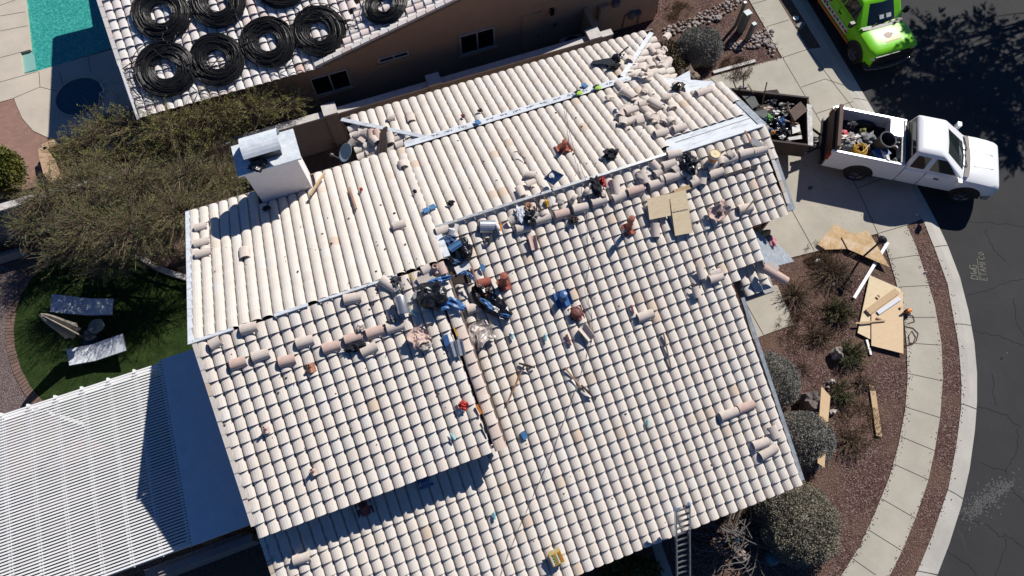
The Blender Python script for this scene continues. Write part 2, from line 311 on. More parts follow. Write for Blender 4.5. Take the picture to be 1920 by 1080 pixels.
def thing(name, label, cat, loc=(0, 0, 0), group=None):
    o = bpy.data.objects.new(name, None); COL.objects.link(o); o.location = Vector(loc); o.empty_display_size = 0.2
    ORG[o.name] = Vector(loc); return tag(o, label, cat, group)
def struct(mb, name, m, loc=None):
    o = mb.build(name, m, None, loc); o['kind'] = 'structure'; return o
def place(me, name, M, label, cat, group=None):
    o = bpy.data.objects.new(name, me); COL.objects.link(o); o.matrix_world = M; return tag(o, label, cat, group)
def loft_quads(name, m, V, F, parent=None, loc=(0, 0, 0)):
    me = bpy.data.meshes.new(name); n = len(F)
    me.vertices.add(len(V)); me.vertices.foreach_set('co', np.asarray(V, dtype=np.float32).ravel())
    k = F.shape[1]; me.loops.add(n * k); me.loops.foreach_set('vertex_index', F.ravel().astype(np.int32))
    me.polygons.add(n); me.polygons.foreach_set('loop_start', np.arange(0, n * k, k, dtype=np.int32))
    try: me.polygons.foreach_set('loop_total', np.full(n, k, dtype=np.int32))
    except Exception: pass
    me.materials.append(MATS[m]); me.update(calc_edges=True)
    o = bpy.data.objects.new(name, me); COL.objects.link(o)
    if parent is not None: o.parent = parent
    else: o.location = loc
    return o
def lerp(a, b, t): return a + (b - a) * t
def px_poly(pts, z): return [at(x, y, z) for x, y in pts]
def sheet(name, pts, z, m, kind='structure'):
    P = px_poly(pts, z); mb = MB(); mb.add(P, [tuple(range(len(P)))]); o = mb.build(name, m); o['kind'] = kind; return o
def slab(name, pts, z, th, m):
    P = px_poly(pts, z); mb = MB(); mb.prism(P, (0, 0, -th)); o = mb.build(name, m); o['kind'] = 'structure'; return o

# ---------------------------------------------------------------- the ground
g = MB(); g.add([(-400, -400, -0.20), (400, -400, -0.20), (400, 400, -0.20), (-400, 400, -0.20)], [(0, 1, 2, 3)]); struct(g, 'ground', 'dirt')
road_edge = [(1440, -120), (1514, 0), (1553, 65), (1592, 130), (1647, 223), (1702, 316), (1733, 372), (1757, 417), (1777, 460), (1800, 520), (1817, 587), (1827, 643), (1832, 700), (1832, 753), (1828, 807), (1818, 880), (1803, 947), (1780, 1020), (1757, 1080), (1690, 1220)]
kerb_in = [(1411, -120), (1485, 0), (1525, 65), (1567, 133), (1622, 220), (1676, 312), (1706, 366), (1730, 410), (1753, 467), (1777, 533), (1790, 607), (1797, 643), (1800, 677), (1803, 720), (1802, 767), (1793, 837), (1778, 917), (1747, 1007), (1717, 1078), (1645, 1220)]
walk_out = [(1386, -120), (1460, 0), (1515, 92)]
walk_in = [(1331, -120), (1405, 0), (1467, 108)]
walk2_out = [(1700, 422), (1717, 460), (1737, 520), (1753, 573), (1765, 643), (1768, 710), (1763, 780), (1753, 843), (1740, 903), (1717, 970), (1693, 1030), (1668, 1080), (1595, 1220)]
walk2_in = [(1645, 438), (1663, 470), (1677, 517), (1693, 577), (1700, 643), (1702, 710), (1697, 770), (1685, 833), (1667, 897), (1640, 963), (1610, 1027), (1577, 1080), (1490, 1220)]
rp = [at(x, y, -0.12) for x, y in road_edge]
g = MB(); g.add([p - Vector((0.05, 0, 0)) for p in rp] + [Vector((60, -60, -0.12)), Vector((60, 70, -0.12)), Vector((5, 70, -0.12))], [tuple(range(len(rp) + 3))])
road = struct(g, 'road', 'asphalt')
g = MB(); A_ = px_poly(road_edge, -0.10); B_ = px_poly(kerb_in, 0.0)
for i in range(len(A_) - 1):
    a0, a1, b0, b1 = A_[i], A_[i + 1], B_[i], B_[i + 1]
    m0, m1 = lerp(b0, a0, 0.45), lerp(b1, a1, 0.45); m0.z = m1.z = -0.015
    d0, d1 = a0.copy(), a1.copy(); d0.z = d1.z = -0.16; e0, e1 = b0.copy(), b1.copy(); e0.z = e1.z = -0.16
    g.add([b0, b1, m1, m0, a1, a0, d1, d0, e0, e1], [(0, 1, 2, 3), (3, 2, 4, 5), (5, 4, 6, 7), (8, 9, 1, 0)])
struct(g, 'kerb', 'concrete_kerb')
slab('sidewalk', walk_in + walk_out[::-1], 0.0, 0.1, 'concrete')
slab('sidewalk', walk2_in + walk2_out[::-1], 0.0, 0.1, 'concrete')
slab('driveway', [(1467, 108), (1515, 92), (1540, 89), (1567, 133), (1622, 220), (1676, 312), (1706, 366), (1730, 410), (1700, 422), (1645, 438), (1590, 452), (1543, 468), (1487, 482), (1400, 508), (1300, 520), (1250, 300), (1290, 163), (1340, 142), (1390, 128)], 0.0, 0.1, 'concrete')
sheet('planting_strip', walk_out + [(1541, 88)] + kerb_in[2:0:-1] + [(1411, -120)], -0.02, 'gravel_tan')
sheet('planting_strip', walk2_out + kerb_in[:6:-1], -0.02, 'gravel_red')
sheet('front_yard', walk2_in + [(1400, 1250), (900, 1250), (1000, 900), (1250, 500), (1300, 515), (1400, 504), (1487, 478), (1543, 464), (1590, 448)], -0.03, 'gravel_red')
sheet('neighbor_front_yard', walk_in + [(1390, 130), (1290, 165), (1200, 190), (1180, 40), (1232, 25), (1245, -120)], -0.03, 'gravel_red')
g = MB(); g.add([(-12.5, 11.0, -0.05), (12.3, 11.0, -0.05), (12.3, 17.3, -0.05), (-12.5, 17.3, -0.05)], [(0, 1, 2, 3)]); struct(g, 'side_yard', 'dirt')
sheet('back_yard', [(-150, 360), (40, 370), (300, 300), (640, 210), (640, 420), (520, 1120), (420, 1200), (-150, 1200)], -0.04, 'gravel_tan')
slab('walkway', [(1390, 560), (1440, 538), (1457, 534), (1489, 608), (1452, 621), (1412, 636)], 0.0, 0.08, 'concrete')
sheet('front_path', [(1218, 1008), (1234, 1002), (1258, 1070), (1280, 1130), (1255, 1130)], -0.02, 'concrete')
# joints sawn in the paving: thin dark sheets
def joint(lines, name, w=0.022, z=0.004, m='joint'):
    mb = MB()
    for seg in lines:
        P = [at(x, y, z) for x, y in seg]
        for p, q in zip(P[:-1], P[1:]):
            d = (q - p).normalized(); n = Vector((-d.y, d.x, 0)) * w / 2; mb.add([p + n, q + n, q - n, p - n], [(0, 1, 2, 3)])
    return struct(mb, name, m)
joint([[(1468, 109), (1553, 253), (1607, 352), (1646, 437)], [(1467, 108), (1515, 92)], [(1516, 93), (1570, 165), (1623, 232), (1672, 318)], [(1503, 163), (1547, 148), (1583, 160)], [(1530, 213), (1600, 190)], [(1477, 380), (1527, 470)], [(1568, 290), (1640, 265)], [(1645, 438), (1700, 422)],
       [(1411, 7), (1437, 0)], [(1437, 50), (1480, 37)], [(1330, 145), (1352, 165)], [(1395, 562), (1432, 628)], [(1610, 352), (1680, 325)]], 'driveway_joint')
joint([[(1665, 486), (1723, 478)], [(1685, 538), (1743, 535)], [(1698, 595), (1755, 595)], [(1700, 643), (1764, 647)], [(1702, 700), (1767, 714)], [(1698, 763), (1763, 783)], [(1688, 818), (1753, 845)], [(1676, 870), (1742, 900)], [(1653, 935), (1717, 972)], [(1628, 993), (1692, 1033)], [(1598, 1047), (1642, 1078)]], 'sidewalk_joint', 0.018)
mb = MB()
for (x0, y0), (x1, y1) in (((1752, 463), (1777, 460)), ((1790, 607), (1821, 610)), ((1802, 757), (1831, 767)), ((1777, 918), (1806, 935)), ((1717, 1070), (1760, 1078)), ((1600, 185), (1626, 188))):
    p, q = at(x0, y0, 0.003), at(x1, y1, -0.096); d = q - p; d.z = 0; d.normalize(); n = Vector((-d.y, d.x, 0)) * 0.012
    mid = lerp(p, q, 0.45); mid.z = -0.011
    mb.add([p + n, mid + n, mid - n, p - n], [(0, 1, 2, 3)]); mb.add([mid + n, q + n, q - n, mid - n], [(0, 1, 2, 3)])
struct(mb, 'kerb_joint', 'joint')
mb = MB(); rr = random.Random(77)      # loose stones spilled over the paving edges
def spill(line, n, side, z, s=.022):
    for k in range(n):
        t = rr.random() * (len(line) - 1); i = int(t); f = t - i; off = abs(rr.gauss(0, 4.5)) * side
        p = at(lerp(line[i][0], line[i + 1][0], f) + off, lerp(line[i][1], line[i + 1][1], f), z); r = s * rr.uniform(.4, 1.1)
        V = [p + Vector((r * rr.uniform(.6, 1.2) * math.cos(q), r * rr.uniform(.6, 1.2) * math.sin(q), 0)) for q in (0, 1.3, 2.5, 3.8, 5.0)]; mb.add(V + [p + Vector((0, 0, r * .8))], [(0, 1, 5), (1, 2, 5), (2, 3, 5), (3, 4, 5), (4, 0, 5)])
spill(walk2_in, 420, 1, .002); spill(walk2_out, 160, -1, .002); spill(walk_in, 90, 1, .002); spill([(1340, 142), (1467, 108)], 60, .5, .002); spill([(1645, 438), (1543, 468), (1487, 482)], 60, 1, .002); spill(kerb_in[7:], 120, 1, .0)
for k in range(140): spill([(1500, 300), (1640, 420)], 1, rr.uniform(-30, 8), .002, .016)
o = mb.build('gravel_spill', 'gravel_red'); o['label'] = 'loose reddish stones spilled over the edges of the paving'; o['category'] = 'gravel'; o['kind'] = 'stuff'
# road cracks, stain and chalk marks
def ribbon(mb, P, w):
    for p, q in zip(P[:-1], P[1:]):
        d = (q - p).normalized(); n = Vector((-d.y, d.x, 0)) * w / 2; mb.add([p + n, q + n, q - n, p - n], [(0, 1, 2, 3)])
def wobble(pts, z, k=5, amp=0.05):
    P = [at(x, y, z) for x, y in pts]; out = []
    for p, q in zip(P[:-1], P[1:]):
        for i in range(k):
            t = i / k; v = lerp(p, q, t); out.append(v + Vector((random.uniform(-amp, amp), random.uniform(-amp, amp), 0)))
    return out + [P[-1]]
mb = MB()
for c in ([(1757, 412), (1840, 415), (1920, 425)], [(1848, 425), (1850, 440), (1866, 470), (1885, 490)], [(1808, 555), (1850, 545), (1890, 530), (1930, 520)], [(1822, 618), (1870, 630), (1900, 640), (1930, 650)], [(1900, 560), (1905, 600), (1930, 640)], [(1834, 760), (1880, 775), (1915, 800)], [(1835, 865), (1885, 885), (1905, 930), (1930, 945)], [(1910, 800), (1905, 850), (1885, 885)], [(1795, 968), (1850, 985), (1890, 1015), (1865, 1080)], [(1775, 1035), (1820, 1060), (1835, 1085)], [(1860, 700), (1868, 760)], [(1880, 1000), (1930, 1030)]):
    ribbon(mb, wobble(c, -0.116), 0.022)
struct(mb, 'road_crack', 'crack')
g = MB(); rr = random.Random(3)
for i in range(900):
    t = rr.random(); k_ = 1 if i % 3 else 2.2; cx, cy = (1812 + 80 * t + rr.gauss(0, 7 * k_), 965 - 60 * t + rr.gauss(0, (8 - 4 * t) * k_)); p = at(cx, cy, -0.116 + 0.0002 * (i % 12)); r = rr.uniform(0.008, 0.035)
    g.add([p + Vector((r * rr.uniform(.6, 1.2) * math.cos(k), r * rr.uniform(.6, 1.2) * math.sin(k), 0)) for k in (0, .9, 1.8, 2.7, 3.6, 4.5, 5.4)], [tuple(range(7))])
struct(g, 'road_stain', 'road_stain')
# chalk survey marks: "DWG" over a line over "ETAMICO"-like lettering, hand drawn
GLY = {'D': [[(0, 0), (0, 1), (.5, .8), (.6, .5), (.5, .15), (0, 0)]], 'W': [[(0, 1), (.2, 0), (.4, .6), (.6, 0), (.8, 1)]], 'G': [[(.6, .9), (.2, 1), (0, .5), (.2, 0), (.6, .1), (.6, .45), (.35, .45)]],
       'E': [[(.5, 1), (0, 1), (0, 0), (.5, 0)], [(0, .5), (.4, .5)]], 'T': [[(0, 1), (.6, 1)], [(.3, 1), (.3, 0)]], 'A': [[(0, 0), (.3, 1), (.6, 0)], [(.12, .4), (.48, .4)]], 'M': [[(0, 0), (.1, 1), (.35, .4), (.6, 1), (.7, 0)]],
       'I': [[(.15, 0), (.15, 1)]], 'C': [[(.6, .85), (.3, 1), (0, .5), (.3, 0), (.6, .15)]], 'O': [[(.3, 1), (0, .5), (.3, 0), (.6, .5), (.3, 1)]], 'L': [[(0, 1), (0, 0), (.5, 0)]], 'S': [[(.55, .9), (.2, 1), (.05, .75), (.5, .4), (.45, .08), (0, .08)]],
       'R': [[(0, 0), (0, 1), (.5, .85), (.45, .55), (0, .5), (.55, 0)]], 'P': [[(0, 0), (0, 1), (.5, .85), (.45, .5), (0, .45)]], 'N': [[(0, 0), (0, 1), (.5, 0), (.5, 1)]], 'Z': [[(0, 1), (.6, 1), (0, 0), (.6, 0)]], '2': [[(0, .8), (.3, 1), (.55, .75), (0, 0), (.6, 0)]]}
def write(mb, text, o, X, Y, h, w):
    cx = 0
    for ch in text:
        for st in GLY.get(ch, []): ribbon(mb, [o + X * ((cx + a) * h) + Y * (b * h) for a, b in st], w)
        cx += 0.78
mb = MB(); z = -0.1145
o1, o2 = at(1831, 525, z), at(1826, 481, z); X = (o2 - o1).normalized(); Y = Vector((-X.y, X.x, 0))
write(mb, 'DWG', at(1834, 524, z), X, Y, 0.24, 0.022); ribbon(mb, [at(1837, 526, z), at(1832, 484, z)], 0.018); write(mb, 'ETAMICO', at(1851, 526, z), X, Y, 0.20, 0.020)
chalk = mb.build('chalk_mark', 'chalk'); chalk['kind'] = 'structure'

# ---------------------------------------------------------------- tiled roofs
PROF = [(0.0, -0.014), (0.003, 0.018), (0.022, 0.047), (0.065, 0.068), (0.125, 0.076), (0.185, 0.066), (0.225, 0.044), (0.243, 0.014), (0.247, -0.026), (0.268, -0.026)]
def tilefield(mb, O, A, S, N, keep, ra, rs, w=0.267, ex=0.307, lift=0.060, rng=random):
    k = w / 0.267; np_ = len(PROF); na = int(round((ra[1] - ra[0]) / w)); ns = int(math.ceil((rs[1] - rs[0]) / ex))
    for c in range(na):
        a = ra[0] + c * w
        for r in range(ns):
            s0 = rs[0] + r * ex
            if not keep(a + w / 2, s0 + ex / 2): continue
            ja, js, jl, tw = rng.uniform(-.003, .003), rng.uniform(-.008, .008), rng.uniform(-.006, .008) * lift / .06, rng.uniform(-.004, .004)
            lo = [O + A * (a + u * k + ja + tw) + S * (s0 + ex + js) + N * (h + lift + jl) for u, h in PROF]
            up = [O + A * (a + u * k + ja - tw) + S * (s0 - 0.045) + N * (h * 0.93) for u, h in PROF]
            bt = [p - N * 0.026 - S * 0.004 for p in lo]
            n = np_; mb.add(up + lo + bt, [(i, i + 1, n + i + 1, n + i) for i in range(n - 1)] + [(n + i, n + i + 1, 2 * n + i + 1, 2 * n + i) for i in range(n - 1)])
    return mb
def inpoly(poly):
    def f(a, b):
        c = False; j = len(poly) - 1
        for i in range(len(poly)):
            if (poly[i][1] > b) != (poly[j][1] > b) and a < (poly[j][0] - poly[i][0]) * (b - poly[i][1]) / (poly[j][1] - poly[i][1]) + poly[i][0]: c = not c
            j = i
        return c
    return f
class Slope:
    """a roof plane: along = which world axis the courses follow, sign = downhill direction on the other axis"""
    def __init__(s, pl, axis, down, start):
        s.pl = pl; s.N = pl.n; s.axis = axis
        s.A = Vector((1, 0, 0)) if axis == 0 else Vector((0, 1, 0))
        dn = Vector((0, down, 0)) if axis == 0 else Vector((down, 0, 0))
        s.S = (dn - s.N * dn.dot(s.N)).normalized(); s.start = start; s.down = down
        base = pl.pt(0, start) if axis == 0 else pl.pt(start, 0)
        s.O = base - s.N * 0.072
        s.k = s.S.y / 1 if axis == 0 else s.S.x
    def ab(s, a, t):
        o = s.start + s.k * t; return (a, o) if s.axis == 0 else (o, a)
    def tiles(s, mb, poly, ra, length, **kw):
        f = inpoly(poly); return tilefield(mb, s.O, s.A, s.S, s.N, lambda a, t: f(*s.ab(a, t)), ra, (0.0, length), **kw)
def deck(mb, pl, poly, off=-0.10, th=0.14):
    mb.prism([pl.pt(a, b, off) for a, b in poly], -pl.n * th); return mb
def rake(mb, pl, a, b0, b1, ex=0.307, wid=0.10, drop=0.15, out=0):
    """stepped tiles that fold over a sloping roof edge at x = a between b0 and b1"""
    P, Q = pl.pt(a, b0), pl.pt(a, b1); L = (Q - P).length; S = (Q - P).normalized(); n = int(L / ex)
    for i in range(n):
        p, q = P + S * (i * ex - 0.03), P + S * ((i + 1) * ex)
        for o_, w_, h_ in ((0, wid, 0.025), (out * (wid / 2 - 0.012), 0.024, drop)):
            c = (p + q) / 2 + pl.n * (0.02 - (h_ / 2 if h_ > .03 else -0.012)) + Vector((o_, 0, 0))
            mb.box((0, 0, 0), ((q - p).length, w_, h_), frame(c, S * 1.0 + pl.n * -0.05, pl.n))
    return mb
def wall(mb, p, q, top0, top1, z0=0.0, th=0.2):
    p = Vector((p[0], p[1], 0)); q = Vector((q[0], q[1], 0)); d = (q - p).normalized(); n = Vector((-d.y, d.x, 0)) * th
    P = [p + UPV * z0, q + UPV * z0, q + UPV * top1, p + UPV * top0]; mb.prism(P, n); return mb

house = thing('house', 'single storey house with pale barrel tiled roof under repair and a metal capped chimney', 'house', (1.5, 5.5, 0))
sFR = Slope(FR, 0, -1, 7.90); sFL = Slope(FL, 0, -1, 6.80); sBK = Slope(BK, 0, 1, 6.98); sBR = Slope(BK, 0, 1, 8.02); sST = Slope(ST, 0, 1, 11.50); sHL = Slope(HL, 1, -1, 1.55); sHR = Slope(HR, 1, 1, 7.65)
pFR = [(-5.30, -0.80), (7.78, -0.80), (7.84, 4.05), (7.95, 4.72), (8.72, 4.78), (8.76, 5.60), (9.95, 5.62), (10.12, 8.0), (0.5, 8.0), (0.5, 3.2), (-5.30, 3.2)]
pFL = [(-5.16, 2.55), (0.86, 2.55), (0.86, 6.95), (-5.2, 6.95)]
pBK = [(-5.22, 6.9), (0.80, 6.9), (0.80, 7.9), (7.2, 7.9), (7.6, 8.72), (10.0, 8.72), (10.12, 10.05), (9.1, 10.15), (8.8, 11.25), (1.0, 11.34), (-1.85, 11.36), (-1.85, 10.75), (-3.28, 10.75), (-3.28, 11.36), (-5.22, 11.36)]
pST = [(-0.62, 13.58), (1.55, 11.5), (7.62, 11.5), (9.8, 13.58)]
pHL = [(1.45, 11.52), (-0.55, 13.45), (-0.62, 11.35), (1.4, 11.30)]
pHR = [(7.75, 11.5), (9.82, 13.45), (9.82, 10.3), (9.1, 10.3), (8.8, 11.3)]
rg = random.Random(11)
for sl, poly, ra, L, m in ((sFR, pFR, (-5.30, 10.15), 9.25, 'roof_tile'), (sFL, pFL, (-5.20, 0.41), 4.62, 'roof_tile'), (sST, pST, (-0.62, 9.8), 2.2, 'roof_tile'), (sHL, pHL, (11.35, 13.5), 2.32, 'roof_tile'), (sHR, pHR, (10.3, 13.5), 2.3, 'roof_tile')):
    mb = MB(); sl.tiles(mb, poly, ra, L, rng=rg, lift=0.032 if sl is sST else 0.060); mb.build('roof_slope', m, house)
mb = MB(); sBK.tiles(mb, [p for p in pBK], (-5.25, 0.80), 4.65, rng=rg, lift=0.032)
f2 = inpoly(pBK); tilefield(mb, sBR.O, sBR.A, sBR.S, sBR.N, lambda a, t: f2(*sBR.ab(a, t)), (0.84, 10.15), (0.0, 3.50), rng=rg, lift=0.034); mb.build('roof_slope', 'roof_tile', house)
# the pinkish seam column beside the step in the front slope
mb = MB(); tilefield(mb, FL.pt(0, 6.80) - FL.n * 0.060, sFL.A, sFL.S, sFL.N, lambda a, t: t > 1.6, (0.47, 0.77), (0.0, 4.6), w=0.30, rng=rg); mb.build('seam_tiles', 'roof_tile_pink', house)
mb = MB(); tilefield(mb, FL.pt(0, 6.80) - FL.n * 0.070, sFL.A, sFL.S, sFL.N, lambda a, t: t < 1.6, (0.45, 0.75), (0.0, 4.6), w=0.30, rng=rg); mb.build('seam_tiles', 'roof_tile', house)
mb = MB()
deck(mb, FR, [(-5.28, -0.72), (7.74, -0.72), (7.80, 4.70), (8.70, 4.80), (8.74, 5.66), (9.92, 5.68), (10.08, 7.93), (-5.28, 7.93)], -0.095)
deck(mb, FL, [(-5.12, 2.62), (0.75, 2.62), (0.75, 6.84), (-5.16, 6.90)], -0.095)
deck(mb, BK, [(-5.22, 6.93), (0.78, 6.93), (0.78, 7.96), (10.08, 7.96), (10.08, 10.08), (9.05, 10.1), (8.8, 11.38), (-5.22, 11.38)], -0.095)
deck(mb, ST, [(-0.58, 13.5), (1.58, 11.46), (7.62, 11.46), (9.75, 13.5)], -0.095)
deck(mb, HL, [(1.58, 11.46), (-0.58, 13.5), (-0.58, 11.3), (1.5, 11.3)], -0.10); deck(mb, HR, [(7.62, 11.46), (9.76, 13.5), (9.76, 10.2), (9.0, 10.2), (8.8, 11.3)], -0.10)
mb.build('roof_deck', 'deck_dark', house)
# bare underlayment where tiles are off
mb = MB()
def strip(mb, pl, pts, off=-0.085, th=0.012): mb.prism([pl.pt(a, b, off) for a, b in pts], -pl.n * th)
strip(mb, BK, [(7.25, 7.98), (10.07, 7.98), (10.06, 9.1), (7.8, 9.1)], -0.06); strip(mb, BK, [(8.95, 9.3), (10.0, 9.95), (10.0, 10.3), (8.7, 11.2), (8.5, 10.6)], -0.082)
mb.prism([Vector((0.9, 11.34, 4.47)), Vector((7.9, 11.34, 4.47)), Vector((7.9, 11.56, 4.43)), Vector((0.9, 11.56, 4.43))], (0, 0, -0.03))
d = (Vector((9.72, 13.45, 0)) - Vector((7.62, 11.5, 0)))
for (a0, b0, a1, b1, w_) in ((7.75, 11.6, 9.62, 13.3, 0.14), (1.5, 11.55, -0.6, 13.46, 0.12)):
    mb.beam((a0, b0, ST.z(0, b0) + 0.02), (a1, b1, ST.z(0, b1) + 0.02), w_, 0.03)
mb.build('roof_underlayment', 'underlayment', house)
mb = MB()
for i, t in enumerate(np.arange(1.7, 7.2, 0.42)):        # faint printing along the underlayment strip
    for j in range(9):
        if (i * 7 + j * 3) % 5: mb.box((t + j * 0.026, 11.45 + 0.012 * ((j * 5 + i) % 3), 4.456 - 0.012 * ((j * 5 + i) % 3) / 3), (0.016, 0.045, 0.004))
for r in range(2): mb.beam(BK.pt(7.7 + r * .3, 8.35 + r * 0.3, -0.055), BK.pt(10.0, 8.38 + r * 0.3, -0.055), 0.02, 0.008)
o = mb.build('underlayment_print', 'steel_dark', house); o['kind'] = 'stuff'
# ridge, rake and eave trim
mb = MB()
mb.beam((0.85, 7.94, 5.66), (7.25, 7.94, 5.66), 0.07, 0.07); mb.build('ridge_flashing', 'flashing', house); mb = MB(); mb.beam((7.25, 7.93, 5.61), (10.05, 7.93, 5.61), 0.10, 0.04); mb.build('ridge_flashing', 'underlayment', house)
mb = MB(); mb.beam((-5.22, 6.88, 5.94), (-4.3, 6.88, 5.94), 0.07, 0.04); mb.build('edge_flashing', 'underlayment', house)
mb = MB(); mb.beam((-3.35, 6.87, 5.96), (-2.55, 6.87, 5.96), 0.08, 0.035); mb.build('edge_flashing', 'underlayment', house)
mb = MB(); mb.beam((-2.3, 6.87, 5.95), (-0.4, 6.87, 5.95), 0.06, 0.04); mb.build('edge_flashing', 'underlayment', house)
mb = MB(); mb.beam(BK.pt(-5.27, 6.85, -0.02), BK.pt(-5.27, 11.4, -0.02), 0.14, 0.03); mb.build('edge_flashing', 'underlayment', house)
mb = MB(); mb.beam(FR.pt(10.06, 5.66, -0.06), FR.pt(10.08, 7.95, -0.06), 0.22, 0.03); mb.build('edge_flashing', 'sheathing_grey', house)
mb = MB(); mb.beam(BK.pt(10.10, 7.95, -0.05), BK.pt(10.10, 10.1, -0.05), 0.20, 0.03); mb.build('edge_flashing', 'sheathing_grey', house)
mb = MB(); mb.beam(FR.pt(7.83, -0.7, -0.06), FR.pt(7.93, 4.0, -0.06), 0.10, 0.03); mb.build('edge_flashing', 'sheathing_grey', house)
mb = MB(); mb.beam(FR.pt(-5.22, -0.75, -0.02), FR.pt(-5.22, 2.4, -0.02), 0.16, 0.02); mb.build('edge_flashing', 'underlayment', house)
mb = MB(); mb.beam(BK.pt(0.87, 6.95, 0.0), BK.pt(0.87, 7.9, 0.0), 0.16, 0.03); mb.build('edge_flashing', 'underlayment', house)
mb = MB(); rake(mb, FL, -5.20, 6.8, 2.58, out=-1); mb.build('rake_tile', 'roof_tile', house)
mb = MB(); rake(mb, FR, 9.98, 7.3, 5.64, out=1); mb.build('rake_tile', 'roof_tile', house)
mb = MB(); rake(mb, FR, -5.34, 2.9, -0.75, out=-1); mb.build('rake_tile', 'roof_tile', house)
mb = MB(); mb.beam((-5.25, -0.76, FR.z(0, -0.76) - 0.16), (7.7, -0.76, FR.z(0, -0.76) - 0.16), 0.04, 0.16); mb.build('fascia', 'wood_trim', house)
mb = MB(); mb.beam((-5.1, 2.60, 4.26), (0.75, 2.60, 4.26), 0.04, 0.18); mb.build('fascia', 'wood_trim', house)
mb = MB(); mb.beam((-5.25, 11.42, 4.32), (-0.6, 11.42, 4.32), 0.04, 0.18); mb.build('fascia', 'wood_trim', house)
mb = MB(); mb.beam((-0.6, 13.55, 3.62), (9.8, 13.55, 3.62), 0.05, 0.16); mb.build('fascia', 'wood_trim', house)
mb = MB(); mb.beam((0.77, 2.66, 4.22), (0.77, 6.80, 5.71), 0.04, 0.30, (0, 1, 3)); mb.build('fascia', 'wood_trim', house)
mb = MB(); mb.beam((-5.20, 2.7, 4.28), (-5.20, 6.85, 5.78), 0.03, 0.16, (0, 1, 3)); mb.build('fascia', 'wood_trim', house)
mb = MB(); mb.beam((10.1, 5.7, 4.62), (10.1, 7.9, 5.41), 0.04, 0.18, (0, 1, 3)); mb.build('fascia', 'wood_trim', house)
mb = MB(); mb.beam((7.78, -0.7, 2.3), (7.84, 4.0, 4.0), 0.04, 0.16, (0, 1, 3)); mb.build('fascia', 'wood_trim', house)
mb = MB()
wall(mb, (-4.9, -0.2), (7.4, -0.2), FR.z(0, 0) - .3, FR.z(0, 0) - .3); wall(mb, (7.45, -0.2), (7.45, 4.2), FR.z(0, -.2) - .3, FR.z(0, 4.2) - .3); wall(mb, (7.45, 5.8), (9.6, 5.8), FR.z(0, 5.8) - .35, FR.z(0, 5.8) - .35)
wall(mb, (9.7, 5.8), (9.7, 7.93), FR.z(0, 5.8) - .35, 5.3); wall(mb, (9.7, 7.93), (9.7, 10.0), 5.3, BK.z(0, 10) - .3); wall(mb, (9.3, 13.1), (-0.2, 13.1), 3.55, 3.55); wall(mb, (-0.2, 13.1), (-0.2, 11.2), 3.5, 3.9)
wall(mb, (-0.2, 11.1), (-4.9, 11.1), 4.2, 4.2); wall(mb, (-4.9, 11.1), (-4.9, 6.9), BK.z(0, 11.1) - .3, 5.6); wall(mb, (-4.9, 6.9), (-4.9, -0.2), 5.6 - .3, 2.4); wall(mb, (9.3, 10.2), (9.3, 13.1), 3.6, 3.6)
wall(mb, (-4.9, 3.0), (-4.9, 6.9), FL.z(0, 3) - .3, 5.6); wall(mb, (-4.9, 2.98), (0.70, 2.98), FL.z(0, 3) - .3, FL.z(0, 3) - .3, 3.0); wall(mb, (7.5, 4.3), (7.5, 5.8), 4.0, 4.4)
mb.build('wall', 'stucco_tan', house)
# chimney
ct = at_b(455, 325, 10.8).z; CA0, CA1, CB0, CB1 = -3.24, -1.88, 10.80, 11.55
mb = MB(); mb.box(((CA0 + CA1) / 2, (CB0 + CB1) / 2, (3.6 + ct) / 2), (CA1 - CA0, CB1 - CB0, ct - 3.6)); chim = mb.build('chimney', 'stucco_light', house)
mb = MB(); mb.box(((CA0 + CA1) / 2, (CB0 + CB1) / 2, ct + 0.03), (CA1 - CA0 + 0.24, CB1 - CB0 + 0.20, 0.06)); mb.build('chimney_cap', 'chimney_cap_metal', chim)
mb = MB(); hc = (CA0 + CA1) / 2 - 0.02
o_, i_ = [], []
for k in range(13):
    t = R_(-12) + R_(150) * k / 12; o_.append((0.44 * math.cos(t), 0.44 * math.sin(t) * 0.9)); i_.append((0.425 * math.cos(t), 0.425 * math.sin(t) * 0.9))
yc = (CB0 + CB1) / 2 + 0.02; prof = o_ + i_[::-1]
mb.loft([[Vector((hc + x, yc + u, ct + 0.14 + v)) for u, v in prof] for x in (-0.47, 0.47)])
mb.build('chimney_cowl', 'chimney_cap_metal', chim, smooth=False)
mb = MB(); mb.box((hc, yc - 0.02, ct + 0.15), (0.8, 0.42, 0.18)); mb.build('chimney_flue', 'steel_dark', chim)
# the opened valley over the entry: sheathing, insulation and the little entry roof
def quad3(pts, th): mb = MB(); mb.prism(pts, (0, 0, -th)); return mb
P = [FR.at(1404, 428, -.05), FR.at(1418, 470, -.05), FR.at(1440, 503, -.1), at(1489, 490, 3.3), at(1470, 468, 3.5), at(1440, 445, 3.9)]
quad3(P, 0.03).build('valley_sheathing', 'sheathing_grey', house)
mb = MB(); mb.blob(at(1428, 440, 4.1), (0.28, 0.10, 0.10), 3); mb.blob(at(1416, 434, 4.2), (0.2, 0.09, 0.09), 5); mb.build('foam_edge', 'foam_tan', house)
mb = MB(); mb.blob(at(1446, 451, 3.95), (0.11, 0.22, 0.10), 8, amp=.4); mb.build('insulation', 'insulation_pink', house)
mb = MB(); mb.prism([at(1376, 526, 3.72), at(1436, 497, 3.72), at(1452, 545, 3.72), at(1392, 566, 3.72)], (0, 0, -0.12)); mb.build('flat_roof_panel', 'grey_light', house)
